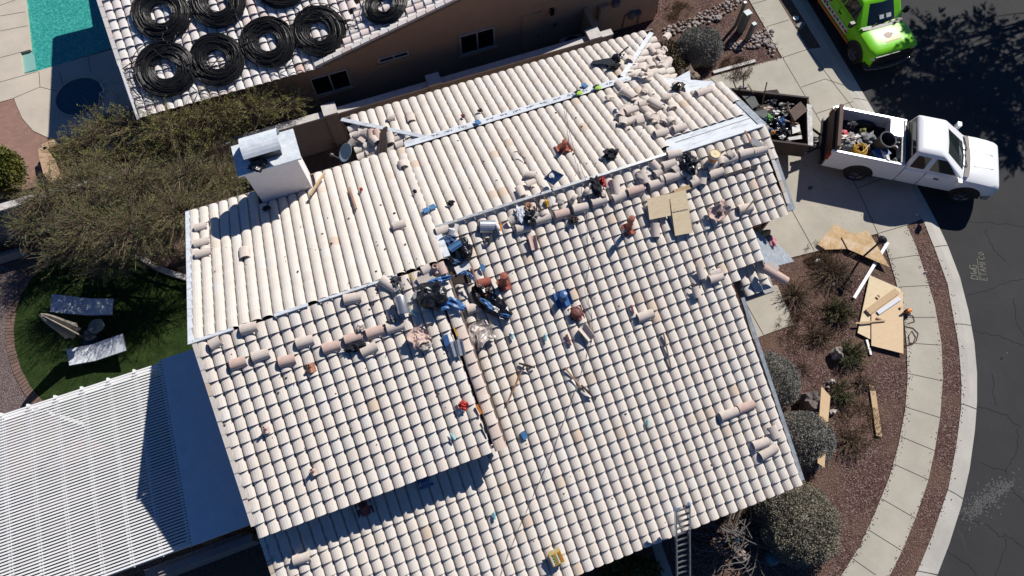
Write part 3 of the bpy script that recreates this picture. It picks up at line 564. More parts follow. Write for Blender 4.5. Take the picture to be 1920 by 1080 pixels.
mb = MB(); tilefield(mb, Vector((8.12, 4.95, 4.18)), sFR.A, sFR.S, sFR.N, lambda a, t: True, (0.0, 0.80), (0.0, 0.92), rng=rg); mb.build('entry_roof', 'roof_tile', house)
# ---------------------------------------------------------------- neighbour's house, pool and boundary wall
NE = at_b(430, 166, 16.55).z
N1 = Plane((0, 16.55, NE), (0, -0.36, 1)); N2 = Plane((-0.75, 16.6, NE + 0.02), (-0.24, 0, 1)); N3 = Plane((6.0, 0, NE + 0.02 + 0.24 * 6.75), (0.24, 0, 1))
nb = thing('neighbor_house', 'tan stucco house with white tiled roof and shaded side wall above the narrow side yard', 'house', (3, 20, 0))
aL = hit(262, 220, N1.p, N1.n).x
sN1 = Slope(N1, 0, -1, 22.0); sN2 = Slope(N2, 1, -1, 6.0)
rg = random.Random(5)
mb = MB(); sN1.tiles(mb, [(aL, 16.45), (-0.7, 16.45), (5.2, 22.2), (aL, 22.2)], (aL - 0.02, 5.2), 5.75, w=0.285, ex=0.33, rng=rg); mb.build('roof_slope', 'neighbor_tile', nb)
mb = MB(); sN2.tiles(mb, [(-0.75, 16.5), (6.0, 16.5), (6.0, 22.2), (5.2, 22.2)], (16.5, 22.2), 7.0, w=0.285, ex=0.33, rng=rg)
for i in range(21):           # cut rake tiles down the gable edge
    t = i * 0.33; p = N2.pt(-0.75 + t, 16.52, 0.03); mb.box((0, 0, 0), (0.31, 0.17, 0.09), frame(p, N2.pt(1, 0) - N2.pt(0, 0) + Vector((0, 0, -0.05)), N2.n))
mb.build('roof_slope', 'neighbor_tile', nb)
mb = MB(); rake(mb, N1, aL - 0.07, 22.0, 16.6, ex=0.36, wid=0.13, out=-1); mb.build('rake_tile', 'neighbor_tile', nb)
mb = MB(); deck(mb, N1, [(aL + .02, 16.6), (-0.6, 16.6), (5.3, 22.2), (aL + .02, 22.2)], -0.1); deck(mb, N2, [(-0.7, 16.62), (6.0, 16.62), (6.0, 24), (5.5, 22.4)], -0.1)
mb.prism([Vector((6.0, 16.55, N2.z(6, 0) - .1)), Vector((12.9, 16.55, N3.z(12.9, 0) - .1)), Vector((12.9, 24, N3.z(12.9, 0) - .1)), Vector((6.0, 24, N2.z(6, 0) - .1))], (0, 0, -0.15)); mb.prism([Vector((aL, 22.1, N1.z(0, 22.1) - .1)), Vector((5, 22.1, N1.z(0, 22.1) - .1)), Vector((5, 26.8, N1.z(0, 22.1) - .80)), Vector((aL, 26.8, N1.z(0, 22.1) - .80))], (0, 0, -.15)); mb.prism([Vector((aL, 25.9, 2.45)), Vector((5, 25.9, 2.45)), Vector((5, 34, 2.45)), Vector((aL, 34, 2.45))], (0, 0, -.15))
mb.build('roof_deck', 'wood_trim', nb)
mb = MB(); mb.beam((-0.72, 16.56, NE - 0.10), (6.0, 16.56, N2.z(6, 0) - 0.11), 0.05, 0.2); mb.beam((aL, 16.58, NE - 0.13), (-0.75, 16.58, NE - 0.13), 0.05, 0.16); mb.build('fascia', 'wood_trim', nb)
mb = MB(); wp = [Vector((aL + .45, 17.0, 0)), Vector((12.25, 17.0, 0)), Vector((12.25, 17.0, N3.z(12.25, 0) - .15)), Vector((6.0, 17.0, N2.z(6, 0) - .15)), Vector((-0.75, 17.0, NE - 0.1)), Vector((aL + .45, 17.0, NE - 0.02))]
mb.prism(wp, (0, 0.2, 0)); mb.prism([Vector((aL + .45, 17.2, 0)), Vector((aL + .45, 23, 0)), Vector((aL + .45, 23, N1.z(0, 23) - .15)), Vector((aL + .45, 17.2, NE - .05))], (0.2, 0, 0)); mb.prism([Vector((12.25, 17.2, 0)), Vector((12.25, 24, 0)), Vector((12.25, 24, 2.7)), Vector((12.25, 17.2, 2.7))], (-0.2, 0, 0))
mb.build('wall', 'stucco_tan', nb)
def window(parent, a0, a1, z0, z1, b):
    f = MB(); w = 0.06
    f.box(((a0 + a1) / 2, b - 0.015, z1 - w / 2), (a1 - a0, 0.07, w)); f.box(((a0 + a1) / 2, b - 0.015, z0 + w / 2), (a1 - a0, 0.07, w))
    for a in (a0 + w / 2, a1 - w / 2): f.box((a, b - 0.015, (z0 + z1) / 2), (w, 0.07, z1 - z0 - 2 * w))
    f.box(((a0 + a1) / 2, b - 0.012, (z0 + z1) / 2), (0.05, 0.06, z1 - z0 - 2 * w))
    o = f.build('window', 'window_frame', parent)
    g_ = MB(); g_.box(((a0 + a1) / 2, b + 0.002, (z0 + z1) / 2), (a1 - a0 - 0.1, 0.03, z1 - z0 - 0.1)); g_.build('pane', 'glass_dark', o)
    s = MB(); s.box(((a0 + a1) / 2, b - 0.04, z0 - 0.06), (a1 - a0 + 0.2, 0.10, 0.09)); s.build('sill', 'stucco_tan', o)
window(nb, -1.30, 0.05, 1.06, 1.99, 16.99); window(nb, 1.17, 2.29, 1.79, 2.04, 16.99); window(nb, 4.16, 5.51, 1.05, 2.03, 16.99)
mb = MB(); mb.box((6.95, 16.985, 1.08), (0.78, 0.05, 2.05)); dr = mb.build('door', 'stucco_tan', nb); mb = MB(); mb.tube([(7.22, 16.95, 1.0), (7.22, 16.90, 1.0)], 0.03); mb.build('handle', 'steel_dark', dr)
for (x, y, z_, s) in ((1035, 22, 1.9, (0.14, 0.14, 0.24)), (1041, 46, 1.2, (0.1, 0.06, 0.14))):
    p = at_b(x, y, 16.93); mb = MB(); mb.box(p, s); mb.build('wall_lamp' if s[2] > .2 else 'outlet', 'black_plastic' if s[2] > .2 else 'grey_plastic', nb)
def wallbox(x, y, sx, sz, m, nm):
    p = at_b(x, y, 16.9); mb = MB(); mb.box(p, (sx, 0.18, sz)); mb.box(p + Vector((0, -0.1, 0)), (sx * .8, 0.03, sz * .8)); return mb.build(nm, m, nb)
wallbox(1131, 22, 0.42, 0.62, 'stucco_tan', 'meter_panel'); wallbox(1155, 6, 0.28, 0.22, 'grey_plastic', 'cable_box')
mb = MB(); mb.prism([Vector((9.0, 16.95, 0)), Vector((9.0, 15.6, 0)), Vector((9.0, 15.6, 1.5)), Vector((9.0, 16.95, 1.7))], (0.18, 0, 0)); mb.build('screen_wall', 'stucco_tan', nb)
p = at(1072, 78, 0.8); ac = thing('air_conditioner', 'grey air conditioner with round fan beside the shaded tan wall', 'air conditioner', (p.x, 16.2, 0))
mb = MB(); mb.box((p.x, 16.2, 0.45), (0.85, 0.85, 0.78)); mb.box((p.x, 16.2, 0.03), (1.0, 1.0, 0.06)); mb.build('cabinet', 'grey_light', ac)
mb = MB(); mb.lathe([(0.0, 0.90), (0.05, 0.91), (0.12, 0.87), (0.33, 0.87), (0.36, 0.90), (0.38, 0.84)], Matrix.Translation((p.x, 16.2, 0)), 20); mb.build('fan', 'black_plastic', ac)
p = at(1188, 32, 0.6); mb = MB()
mb.tube([p + Vector((-.35, .1, -.6)), p + Vector((-.35, .1, .1)), p + Vector((0, .1, .15)), p + Vector((.3, .1, .1)), p + Vector((.3, .1, -.6))], 0.03); mb.blob(p + Vector((-.1, 0, .1)), (.16, .12, .16), 2, .1); mb.lathe([(0, .1), (.14, .1), (.14, 0), (0, 0)], Matrix.Translation(p + Vector((.15, 0, .1))), 12)
tag(mb.build('gas_meter', 'grey_plastic', None, (p.x, p.y, 0)), 'grey gas meter with bent pipes by the corner of the tan house', 'gas meter')
# boundary wall
bw = thing('boundary_wall', 'long grey block wall with pale cap running between the two houses', 'wall', (-2, 15.5, 0))
mb = MB(); mb.box((-3.5, 15.5, 0.87), (26, 0.2, 1.74)); mb.build('wall', 'wall_block', bw)
mb = MB(); mb.box((-3.5, 15.5, 1.77), (26, 0.26, 0.06)); mb.build('cap', 'wall_cap', bw)
for a in (-12.2, -4.6, -0.95, 2.75, 8.75):
    mb = MB(); mb.box((a, 15.5, 0.96), (0.42, 0.42, 1.92)); pi = mb.build('pillar', 'wall_block', bw); mb = MB(); mb.box((a, 15.5, 1.95), (0.48, 0.48, 0.07)); mb.build('cap', 'wall_cap', pi)
q0, q1 = at(-60, 508, 0), at(56, 474, 0)
lw = thing('low_wall', 'low dark garden wall with an iron railing at the edge of the red gravel', 'wall', q1)
mb = MB(); mb.beam(q0 + Vector((0, 0, .2)), q1 + Vector((0, 0, .2)), 0.2, 0.4); mb.build('wall', 'wall_block', lw)
rl = MB(); dd = (q1 - q0)
for i in range(16): b_ = lerp(q0, q1, i / 15); rl.beam(b_ + Vector((0, 0, .4)), b_ + Vector((0, 0, 1.5)), .02, .02, (0, 1, 0))
for z_ in (.5, 1.45): rl.beam(q0 + Vector((0, 0, z_)), q1 + Vector((0, 0, z_)), .03, .03)
rl.build('railing', 'black_plastic', lw)
# pool, spa, decking
sheet('brick_patio', [(-200, 120), (0, 150), (40, 170), (120, 250), (130, 330), (60, 352), (-10, 372), (-200, 430)], -0.02, 'brick_paving')
slab('pool_deck', [(-260, -260), (20, -260), (33, -140), (47, 0), (52, 48), (57, 93), (38, 98), (43, 139), (70, 133), (120, 118), (260, 78), (330, 230), (180, 300), (120, 268), (88, 257), (62, 245), (42, 222), (32, 200), (26, 184), (0, 191), (-260, 268)], 0.0, 0.25, 'pool_deck_coat')
sheet('pool_water', [(10, -270), (33, -140), (47, 0), (57, 93), (38, 98), (43, 139), (70, 133), (120, 118), (270, 72), (420, -270)], -0.12, 'pool_water')
mb = MB(); mb.prism([at(39, 99, -0.10), at(58, 96, -0.10), at(64, 103, -0.10), at(67, 130, -0.10), at(44, 137, -0.10)], (0, 0, -.05)); o = struct(mb, 'pool_step', 'pool_deck_coat')
o.data.materials[0] = MATS['pool_water'].copy(); o.data.materials[0].node_tree.nodes['Principled BSDF'].inputs['Base Color'].links and o.data.materials[0].node_tree.links.remove(o.data.materials[0].node_tree.nodes['Principled BSDF'].inputs['Base Color'].links[0]); o.data.materials[0].node_tree.nodes['Principled BSDF'].inputs['Base Color'].default_value = (0.22, 0.42, 0.38, 1)
joint([[(0, 30), (47, 22)], [(0, 58), (52, 48)], [(0, 108), (57, 93)], [(-40, 165), (70, 134)], [(73, 134), (75, 163), (112, 172)], [(75, 163), (25, 184)], [(28, 0), (0, 10)], [(112, 135), (118, 160)], [(165, 105), (170, 135)]], 'deck_joint', 0.02)
c = at(150, 181, 0); e = at(196, 181, 0); sr = (e - c).length
sp = thing('spa', 'round spa with dark water sunk in the shaded pool deck', 'spa', c)
mb = MB(); mb.lathe([(sr * 1.0, 0.004), (sr * 1.0, 0.035), (sr * 0.95, 0.04), (sr * 0.93, 0.0)], Matrix.Translation(c), 40); mb.build('coping', 'pool_deck_coat', sp)
mb = MB(); mb.lathe([(sr * 0.94, 0.010), (sr * .62, 0.012), (0.0, 0.012)], Matrix.Translation(c), 40); mb.build('water', 'spa_water', sp)
mb = MB(); mb.lathe([(sr * 0.56, 0.016), (0.0, 0.017)], Matrix.Translation(c + Vector((.1, -.15, 0))), 30); mb.build('footwell', 'spa_water', sp)
def rail(px):
    P = [at(x, y, z) for x, y, z in px]; return P
mb = MB(); mb.tube(rail([(213, 176, 0), (206, 172, .5), (195, 168, .8), (189, 158, .85), (196, 152, .8), (208, 150, .5), (216, 154, 0)]), 0.022, 8); mb.tube(rail([(218, 200, 0), (206, 188, .5), (192, 183, .8), (188, 176, .85), (196, 169, .8), (210, 170, .5), (220, 176, 0)]), 0.022, 8)
tag(mb.build('handrail', 'paint_white', None, at(205, 170, 0)), 'white looped metal handrail beside the round spa', 'handrail')
pl = thing('planter', 'tan curved low planter wall near the brick patio', 'planter', at(110, 300, 0))
mb = MB(); arc = [(150, 262), (125, 270), (100, 278), (88, 284), (90, 300), (98, 330), (112, 345)]
for p0, p1 in zip(arc[:-1], arc[1:]): mb.beam(at(*p0, .25), at(*p1, .25), 0.3, 0.5)
mb.build('wall', 'stucco_tan', pl)
# black hose coils drying on the neighbour's roof
mb = MB(); rr = random.Random(2); turns = 23
path = []
for layer in range(3):
    for t in range(turns * 22):
        a = t / 22 * 2 * math.pi; r = 0.35 + 0.60 * (t / (turns * 22)) if layer % 2 == 0 else 0.95 - 0.60 * (t / (turns * 22))
        wob = 0.012 * math.sin(3.3 * a + layer) + rr.uniform(-.007, .007)
        path.append(Vector(((r + wob) * math.cos(a), (r + wob) * math.sin(a), 0.03 + layer * 0.035 + rr.uniform(-.006, .006) + 0.02 * math.sin(2 * a + layer))))
mb.tube(path, 0.0155, 5)
for k in range(14):      # stray loops pulled out of the lay
    r = rr.uniform(.5, .92); a0 = rr.uniform(0, 6); cx, cy = rr.uniform(-.12, .12), rr.uniform(-.12, .12)
    mb.tube([Vector((cx + r * math.cos(a0 + q * .28), cy + r * math.sin(a0 + q * .28), .14 + .02 * math.sin(q))) for q in range(16)], 0.014, 5)
coil_me = mb.mesh('hose_coil', 'hose_black')
COILS = [(303, 27, N1, 'black hose coil on white tiles, nearest the pool at the picture top', .95), (408, 6, N1, 'black hose coil second along the upper row on the white roof', .92), (524, -32, N1, 'black hose coil mostly cut off by the top edge of the picture', .95), (312, 131, N1, 'black hose coil in the roof corner above the spa, lowest on the eave', .98), (408, 113, N1, 'narrow black hose coil between the corner coil and the next one', .92), (503, 80, N1, 'black hose coil third from the corner along the eave row', .92), (599, 60, N1, 'black hose coil at the right end of the eave row', .92), (724, 12, N2, 'tilted black hose coil alone near the sloping gable edge', .80)]
for i, (x, y, P_, lab, s) in enumerate(COILS):
    M = frame(P_.at(x, y, 0.03), Vector((math.cos(i * 1.3), math.sin(i * 1.3), 0)), P_.n) @ Matrix.Diagonal((s, s, 1, 1))
    place(coil_me, 'hose_coil', M, lab, 'hose coil', 'hose coils on the neighbouring roof')
def roofline(pts, P_, off=.1, k=6, amp=.04):
    V = [P_.at(x, y, off) for x, y in pts]; out = []
    for i in range(len(V) - 1):
        for t in range(k): out.append(lerp(V[i], V[i + 1], t / k) + Vector((random.uniform(-amp, amp), random.uniform(-amp, amp), random.uniform(0, .03))))
    return out + [V[-1]]
HS = [([(230, 130), (290, 95), (340, 125), (440, 110), (470, 60)], 'thin black hose strand looping between the two corner coils'), ([(320, 40), (305, 70), (318, 85), (335, 60)], 'short black hose tail hanging from the coil nearest the pool'), ([(430, 0), (450, 45), (460, 75), (440, 110)], 'black hose strand running down between two coils of the upper row'), ([(470, 60), (540, 40), (600, 35), (680, 40), (690, 60)], 'black hose strand stretched along the tops of the eave row coils'), ([(560, 0), (580, 25), (610, 40)], 'black hose end lying across the rightmost eave coil'), ([(240, 120), (330, 120), (380, 140), (420, 100), (480, 75)], 'tangled black hose strand across the corner coil'), ([(650, 45), (672, 55), (700, 35), (690, 10)], 'black hose strand curling beside the gable edge coil'), ([(450, 85), (500, 115), (530, 130), (585, 118)], 'black hose strand drooping to the eave below the third coil')]
for pts, lab in HS:
    mb = MB(); mb.tube(roofline(pts, N1, .16), 0.016, 5); tag(mb.build('hose_strand', 'hose_black', None, N1.at(*pts[0])), lab, 'hose', 'loose hose strands on the neighbouring roof')
mb = MB(); mb.beam(N1.at(222, 117, .12), N1.at(259, 224, .12), 0.06, 0.05); tag(mb.build('pipe', 'paint_white', None, N1.at(222, 117)), 'long cream pipe lying down the edge of the neighbouring roof', 'pipe')
mb = MB(); P0 = N1.at(232, 125, .1)
for i in range(15):          # thin leads fanned over the corner tiles
    y0 = 118 + i * 6; mb.tube(roofline([(222 + i * 2.2, y0), (245 + i * 2, y0 + 6), (268 + i * 1.5, y0 + 2)], N1, .09, 5, .05), 0.006, 4)
tag(mb.build('cable_tangle', 'hose_black', None, P0), 'fan of thin black leads spread over the corner roof tiles', 'cable')
# patio cover
PZ = 2.3
pc = thing('patio_cover', 'white slatted patio cover with a solid white panel against the house', 'patio cover', (-9, 5.8, 0))
mb = MB(); b_ = 3.24
while b_ < 8.36: mb.box((-12.2, b_, PZ), (9.5, 0.043, 0.035)); b_ += 0.0815
mb.build('slats', 'slat_white', pc)
for i in range(13):
    a = -7.55 - i * 0.72; mb = MB(); mb.box((a, 5.8, PZ - 0.10), (0.05, 5.20, 0.15)); mb.build('beam', 'slat_white', pc)
mb = MB(); mb.box((-6.15, 5.78, PZ + 0.02), (2.6, 5.2, 0.08)); mb.build('panel', 'paint_white', pc)
for a in (-7.6, -11, -14.5):
    for b_ in (3.4, 8.2): mb = MB(); mb.box((a, b_, 1.08), (0.12, 0.12, 2.14)); mb.build('post', 'slat_white', pc)
for b_ in (3.30, 8.3): mb = MB(); mb.box((-12, b_, PZ - 0.24), (9.5, 0.12, 0.12)); mb.build('girder', 'slat_white', pc)
mb = MB(); mb.beam(at(300, 1075, 1.6), at(475, 1008, 1.6), 0.2, 0.2); mb.beam(at(300, 1075, .8), at(475, 1008, .8), 0.2, 1.6); tag(mb.build('garden_wall', 'wall_block', None, at(400, 1040, 0)), 'shaded grey wall below the edge of the patio cover', 'wall')
# lawn with curved brick edging
LC = at(190, 610, 0); arcp = [(60, 520), (42, 548), (30, 580), (25, 615), (27, 650), (38, 690), (56, 724), (80, 752), (110, 790)]
sheet('lawn', arcp + [(330, 900), (420, 800), (420, 500), (340, 515), (290, 495), (240, 480), (160, 480), (95, 492)], -0.015, 'lawn')
mb = MB()
edge_out = [(48, 512), (28, 543), (15, 578), (9, 616), (12, 654), (24, 698), (43, 735), (68, 765), (98, 800)]
for i in range(len(arcp) - 1):
    for k in range(6):
        i0, i1, o0, o1 = [lerp(at(*q[i], 0), at(*q[i + 1], 0), t) for q in (arcp, edge_out) for t in (k / 6 + .012, (k + 1) / 6 - .012)]
        mb.prism([i0, i1, o1, o0], (0, 0, -0.06))
o = struct(mb, 'lawn_edging', 'edging_brick')
sheet('gravel_mulch', [(-60, 470), (60, 520), (48, 512), (15, 578), (9, 616), (24, 698), (68, 765), (-80, 800)], -0.03, 'gravel_pink')
mb = MB()
for p0, p1 in zip([(262, 480), (290, 500), (320, 512), (352, 522)][:-1], [(290, 500), (320, 512), (352, 522)]): mb.beam(at(*p0, .03), at(*p1, .03), 0.18, 0.1)
struct(mb, 'lawn_edging', 'wall_cap')
def lounger(c1, c2, c3, c4, bend, lab, flip):
    z = 0.40; p1, p2, p3, p4 = [at(x, y, z) for x, y in (c1, c2, c3, c4)]        # head-left, foot-right ... clockwise
    t = thing('sun_lounger', lab, 'sun lounger', ((p1 + p3) / 2 * Vector((1, 1, 0)).length * 0 + Vector(((p1.x + p3.x) / 2, (p1.y + p3.y) / 2, 0))), 'white sun loungers on the lawn')
    B = 0.42 if flip else 0.55
    m1, m2 = lerp(p1, p2, B), lerp(p4, p3, B); up = Vector((0, 0, 0.22))
    h1, h4, f2, f3 = (p1 + up * (0 if flip else 1), p4 + up * (0 if flip else 1), p2 + up * (1 if flip else 0), p3 + up * (1 if flip else 0))
    m1 = m1 - Vector((0, 0, .06)); m2 = m2 - Vector((0, 0, .06))
    th = Vector((0, 0, -0.03))
    mb = MB(); mb.prism([h1, m1, m2, h4], th); mb.build('seat' if flip else 'backrest', 'sling_white', t); mb = MB(); mb.prism([m1, f2, f3, m2], th); mb.build('backrest' if flip else 'seat', 'sling_white', t)
    mb = MB()
    for a_, b__ in ((h1, m1), (m1, f2), (h4, m2), (m2, f3)): mb.tube([a_ + th, b__ + th], 0.022, 6)
    mb.tube([h1 + th, h4 + th], .022, 6); mb.tube([f2 + th, f3 + th], .022, 6); mb.build('frame', 'steel_dark', t)
    for q in (lerp(p1, p2, .12), lerp(p1, p2, .8), lerp(p4, p3, .12), lerp(p4, p3, .8)):
        mb = MB(); mb.tube([q + th, Vector((q.x, q.y, 0))], 0.02, 6); mb.build('leg', 'steel_dark', t)
lounger((106, 556), (213, 560), (210, 590), (102, 589), None, 'white sling sun lounger crossed by a broad tree shadow, beside the closed umbrella', False)
lounger((124, 655), (236, 630), (243, 661), (130, 685), None, 'white sling sun lounger nearest the patio cover, dappled by branch shadows', True)
uz = 2.5; u = at(76, 590, uz); um = thing('closed_umbrella', 'closed beige garden umbrella standing between the two sun loungers', 'umbrella', (u.x, u.y, 0))
mb = MB(); mb.tube([(u.x, u.y, 0), (u.x, u.y, uz)], 0.025, 8); mb.build('pole', 'steel_dark', um)
rings = []
for z, r in ((2.48, .04), (2.3, .085), (2.0, .12), (1.6, .15), (1.25, .18), (1.05, .21), (.95, .14)):
    rings.append([Vector((u.x + r * (1 + .35 * math.cos(8 * k / 32 * 2 * math.pi)) * math.cos(k / 32 * 2 * math.pi), u.y + r * (1 + .35 * math.cos(8 * k / 32 * 2 * math.pi)) * math.sin(k / 32 * 2 * math.pi), z + .05 * math.sin(k * 1.7) * (z < 1.1))) for k in range(32)])
mb = MB(); mb.loft(rings); mb.build('canopy', 'umbrella_cloth', um); mb = MB(); mb.lathe([(0, .06), (.24, .06), (.26, 0)], Matrix.Translation((u.x, u.y, 0)), 20); mb.build('base', 'steel_dark', um)
c = at(180, 611, .5); tb = thing('side_table', 'small round dark green glass table between the sun loungers', 'table', (c.x, c.y, 0))
mb = MB(); mb.lathe([(0, .5), (.24, .5), (.25, .485), (.24, .47), (0, .47)], Matrix.Translation((c.x, c.y, 0)), 24); mb.build('table_top', 'pedestal_green', tb)
for k in range(3): mb = MB(); a = k * 2.09; mb.tube([(c.x + .08 * math.cos(a), c.y + .08 * math.sin(a), .47), (c.x + .22 * math.cos(a), c.y + .22 * math.sin(a), 0)], .015, 6); mb.build('leg', 'steel_dark', tb)
c = at(168, 626, .42); st = thing('stool', 'low round dark stool partly hidden beside the small garden table', 'stool', (c.x, c.y, 0))
mb = MB(); mb.lathe([(0, .42), (.20, .42), (.22, .40), (.2, .37), (0, .37)], Matrix.Translation((c.x, c.y, 0)), 20); mb.build('seat', 'grey_green', st)
for k in range(4): mb = MB(); a = k * 1.57; mb.tube([(c.x + .16 * math.cos(a), c.y + .16 * math.sin(a), .38), (c.x + .2 * math.cos(a), c.y + .2 * math.sin(a), 0)], .014, 6); mb.build('leg', 'steel_dark', st)
# ---------------------------------------------------------------- plants
def sprigs(rng, pts, dirs, ln, wd, spread):
    n = len(pts); d = dirs + rng.normal(0, spread, (n, 3)); d /= np.linalg.norm(d, axis=1, keepdims=True) + 1e-9
    u = np.cross(d, rng.normal(0, 1, (n, 3))); u /= np.linalg.norm(u, axis=1, keepdims=True) + 1e-9
    L = ln * rng.uniform(.6, 1.3, (n, 1)); W = wd * rng.uniform(.7, 1.3, (n, 1))
    V = np.stack([pts - u * W * .3, pts + d * L * .5 - u * W * .5, pts + d * L, pts + d * L * .5 + u * W * .5], axis=1).reshape(-1, 3)
    return V, np.arange(4 * n).reshape(-1, 4)
def ribbons(rng, paths, w0, w1):
    V, F = [], []; k = 0
    for P in paths:
        m = len(P); d = np.gradient(P, axis=0); u = np.cross(d, rng.normal(0, 1, 3)); u /= np.linalg.norm(u, axis=1, keepdims=True) + 1e-9
        w = np.linspace(w0, w1, m)[:, None]; v2 = np.cross(d, u); v2 /= np.linalg.norm(v2, axis=1, keepdims=True) + 1e-9
        for a in (u, v2):
            V.append(np.stack([P - a * w, P + a * w], axis=1).reshape(-1, 3)); i = np.arange(m - 1)
            F.append(np.stack([k + 2 * i, k + 2 * i + 1, k + 2 * i + 3, k + 2 * i + 2], axis=1)); k += 2 * m
    return np.concatenate(V), np.concatenate(F)
def tree(name, lab, cat, base, blobs, ntw, nlf, leaf, seed, ln=.11, wd=.03, group=None, trunk_r=.13):
    rng = np.random.default_rng(seed); base = np.array(base, float)
    t = thing(name, lab, cat, tuple(base), group)
    mb = MB(); fork = base + np.array([rng.normal(0, .2), rng.normal(0, .2), 1.0]); mb.tube([base, (base + fork) / 2 + rng.normal(0, .05, 3), fork], [trunk_r, trunk_r * .85, trunk_r * .75], 8); mb.build('trunk', 'bark', t)
    mb = MB(); tw = []; centers = []
    for c, r in blobs:
        c = np.array(c, float); r = np.array(r, float); m = (fork + c) / 2 + rng.normal(0, .18, 3) + np.array([0, 0, .25])
        P = [fork, (fork + m) / 2 + rng.normal(0, .07, 3), m, (m + c) / 2 + rng.normal(0, .1, 3), c]; mb.tube(P, [trunk_r * .6, trunk_r * .5, trunk_r * .38, trunk_r * .26, trunk_r * .12], 6)
        for k in range(7):
            e = c + r * rng.normal(0, .45, 3); q = P[2] if k < 2 else P[3] if k < 4 else c
            mb.tube([q, (q + e) / 2 + rng.normal(0, .12, 3), e], [trunk_r * .22, trunk_r * .14, .012], 5); centers.append((e, r))
    mb.build('branches', 'bark', t)
    tot = sum(np.prod(r) ** (2 / 3) for c, r in blobs); LP, LD = [], []
    for c, r in blobs:
        c = np.array(c, float); r = np.array(r, float); n = int(ntw * np.prod(r) ** (2 / 3) / tot)
        for k in range(n):
            d = rng.normal(0, 1, 3); d[2] = d[2] * .8 + .1; d /= np.linalg.norm(d); s = c + r * d * rng.uniform(.15, .6); e = c + r * d * rng.uniform(.60, 1.40) + rng.normal(0, .15, 3)
            m = 6; tt = np.linspace(0, 1, m)[:, None]; bend = rng.normal(0, .10, 3) + np.array([0, 0, -.05]); P = s + (e - s) * tt + bend * np.sin(tt * 3.14) + rng.normal(0, .02, (m, 3)); P[:, 2] = np.maximum(P[:, 2], .06); tw.append(P)
            kk = rng.uniform(.15, 1.0, nlf); idx = np.minimum((kk * (m - 1)).astype(int), m - 2); fr = (kk * (m - 1) - idx)[:, None]
            dens = rng.uniform(0, 1) < .52
            if dens: LP.append(P[idx] * (1 - fr) + P[idx + 1] * fr + rng.normal(0, .025, (nlf, 3))); LD.append(np.repeat(((e - s) / np.linalg.norm(e - s))[None], nlf, 0))
    V, F = ribbons(rng, tw, .0075, .003); loft_quads('twigs', 'twig', V - base, F, t)
    V, F = sprigs(rng, np.concatenate(LP), np.concatenate(LD), ln, wd, .55); loft_quads('crown', leaf, V - base, F, t)
    return t
def crown(px, z, r): p = at(px[0], px[1], z); return ((p.x, p.y, p.z), r)
tree('palo_verde_tree', 'sprawling olive green tree on the pool side of the boundary wall', 'tree', at(330, 300, 0) * Vector((1, 1, 0)).length * 0 + Vector((at(330, 270, 0).x, 16.1, 0)),
     [crown((190, 245), 2.0, (.9, .7, .7)), crown((140, 285), 1.7, (.8, .6, .6)), crown((260, 235), 2.4, (1.0, .7, .8)), crown((330, 240), 2.6, (1.1, .7, .8)), crown((400, 215), 2.6, (1.0, .6, .7)), crown((470, 205), 2.5, (1.0, .55, .6)), crown((535, 195), 2.2, (.75, .45, .5)), crown((300, 285), 2.2, (1.1, .5, .6)), crown((210, 300), 2.0, (.9, .5, .6)), crown((400, 262), 2.2, (.9, .4, .5))], 3200, 42, 'leaf_olive', 3, ln=.055, wd=.011)
tree('palo_verde_tree', 'wide dense green tree between the boundary wall and the lawn', 'tree', Vector((at(240, 440, 0).x, at(240, 440, 0).y, 0)),
     [crown((90, 370), 2.0, (.9, .8, .7)), crown((60, 420), 1.8, (.7, .7, .6)), crown((160, 345), 2.4, (1.0, .8, .8)), crown((170, 420), 2.6, (1.1, .9, .9)), crown((250, 350), 2.8, (1.1, .8, .9)), crown((250, 430), 2.9, (1.2, .9, .9)), crown((340, 335), 2.6, (1.1, .7, .8)), crown((335, 400), 2.8, (1.1, .9, .8)), crown((410, 335), 2.2, (.8, .7, .7)), crown((420, 390), 2.2, (.7, .7, .7)), crown((130, 470), 1.8, (.9, .5, .6)), crown((210, 495), 1.8, (.9, .5, .6)), crown((290, 465), 2.0, (.8, .6, .6))], 4400, 42, 'leaf_dark', 4, ln=.055, wd=.011)
for (px, z, r, lab, sd) in (((350, 375), 1.0, .8, 'spiky pale grass clump under the wide tree beside the house', 9), ((640, 275), .4, .6, 'bare brown twig bush behind the grey satellite dish', 12)):
    rng = np.random.default_rng(sd); p = np.array(at(px[0], px[1], 0)); tw = []
    for k in range(120):
        d = rng.normal(0, 1, 3); d[2] = abs(d[2]) + .2; d /= np.linalg.norm(d); m = 4; tt = np.linspace(0, 1, m)[:, None]; tw.append(p + d * r * rng.uniform(.6, 1.2) * tt + np.array([0, 0, -.3]) * tt ** 2 + rng.normal(0, .03, (m, 3)) * tt + np.array([0, 0, z]) * tt * .5)
    V, F = ribbons(rng, tw, .012, .003); o = loft_quads('twig_bush', 'leaf_sage' if sd == 9 else 'twig', V - p, F, None, tuple(p)); tag(o, lab, 'bush')
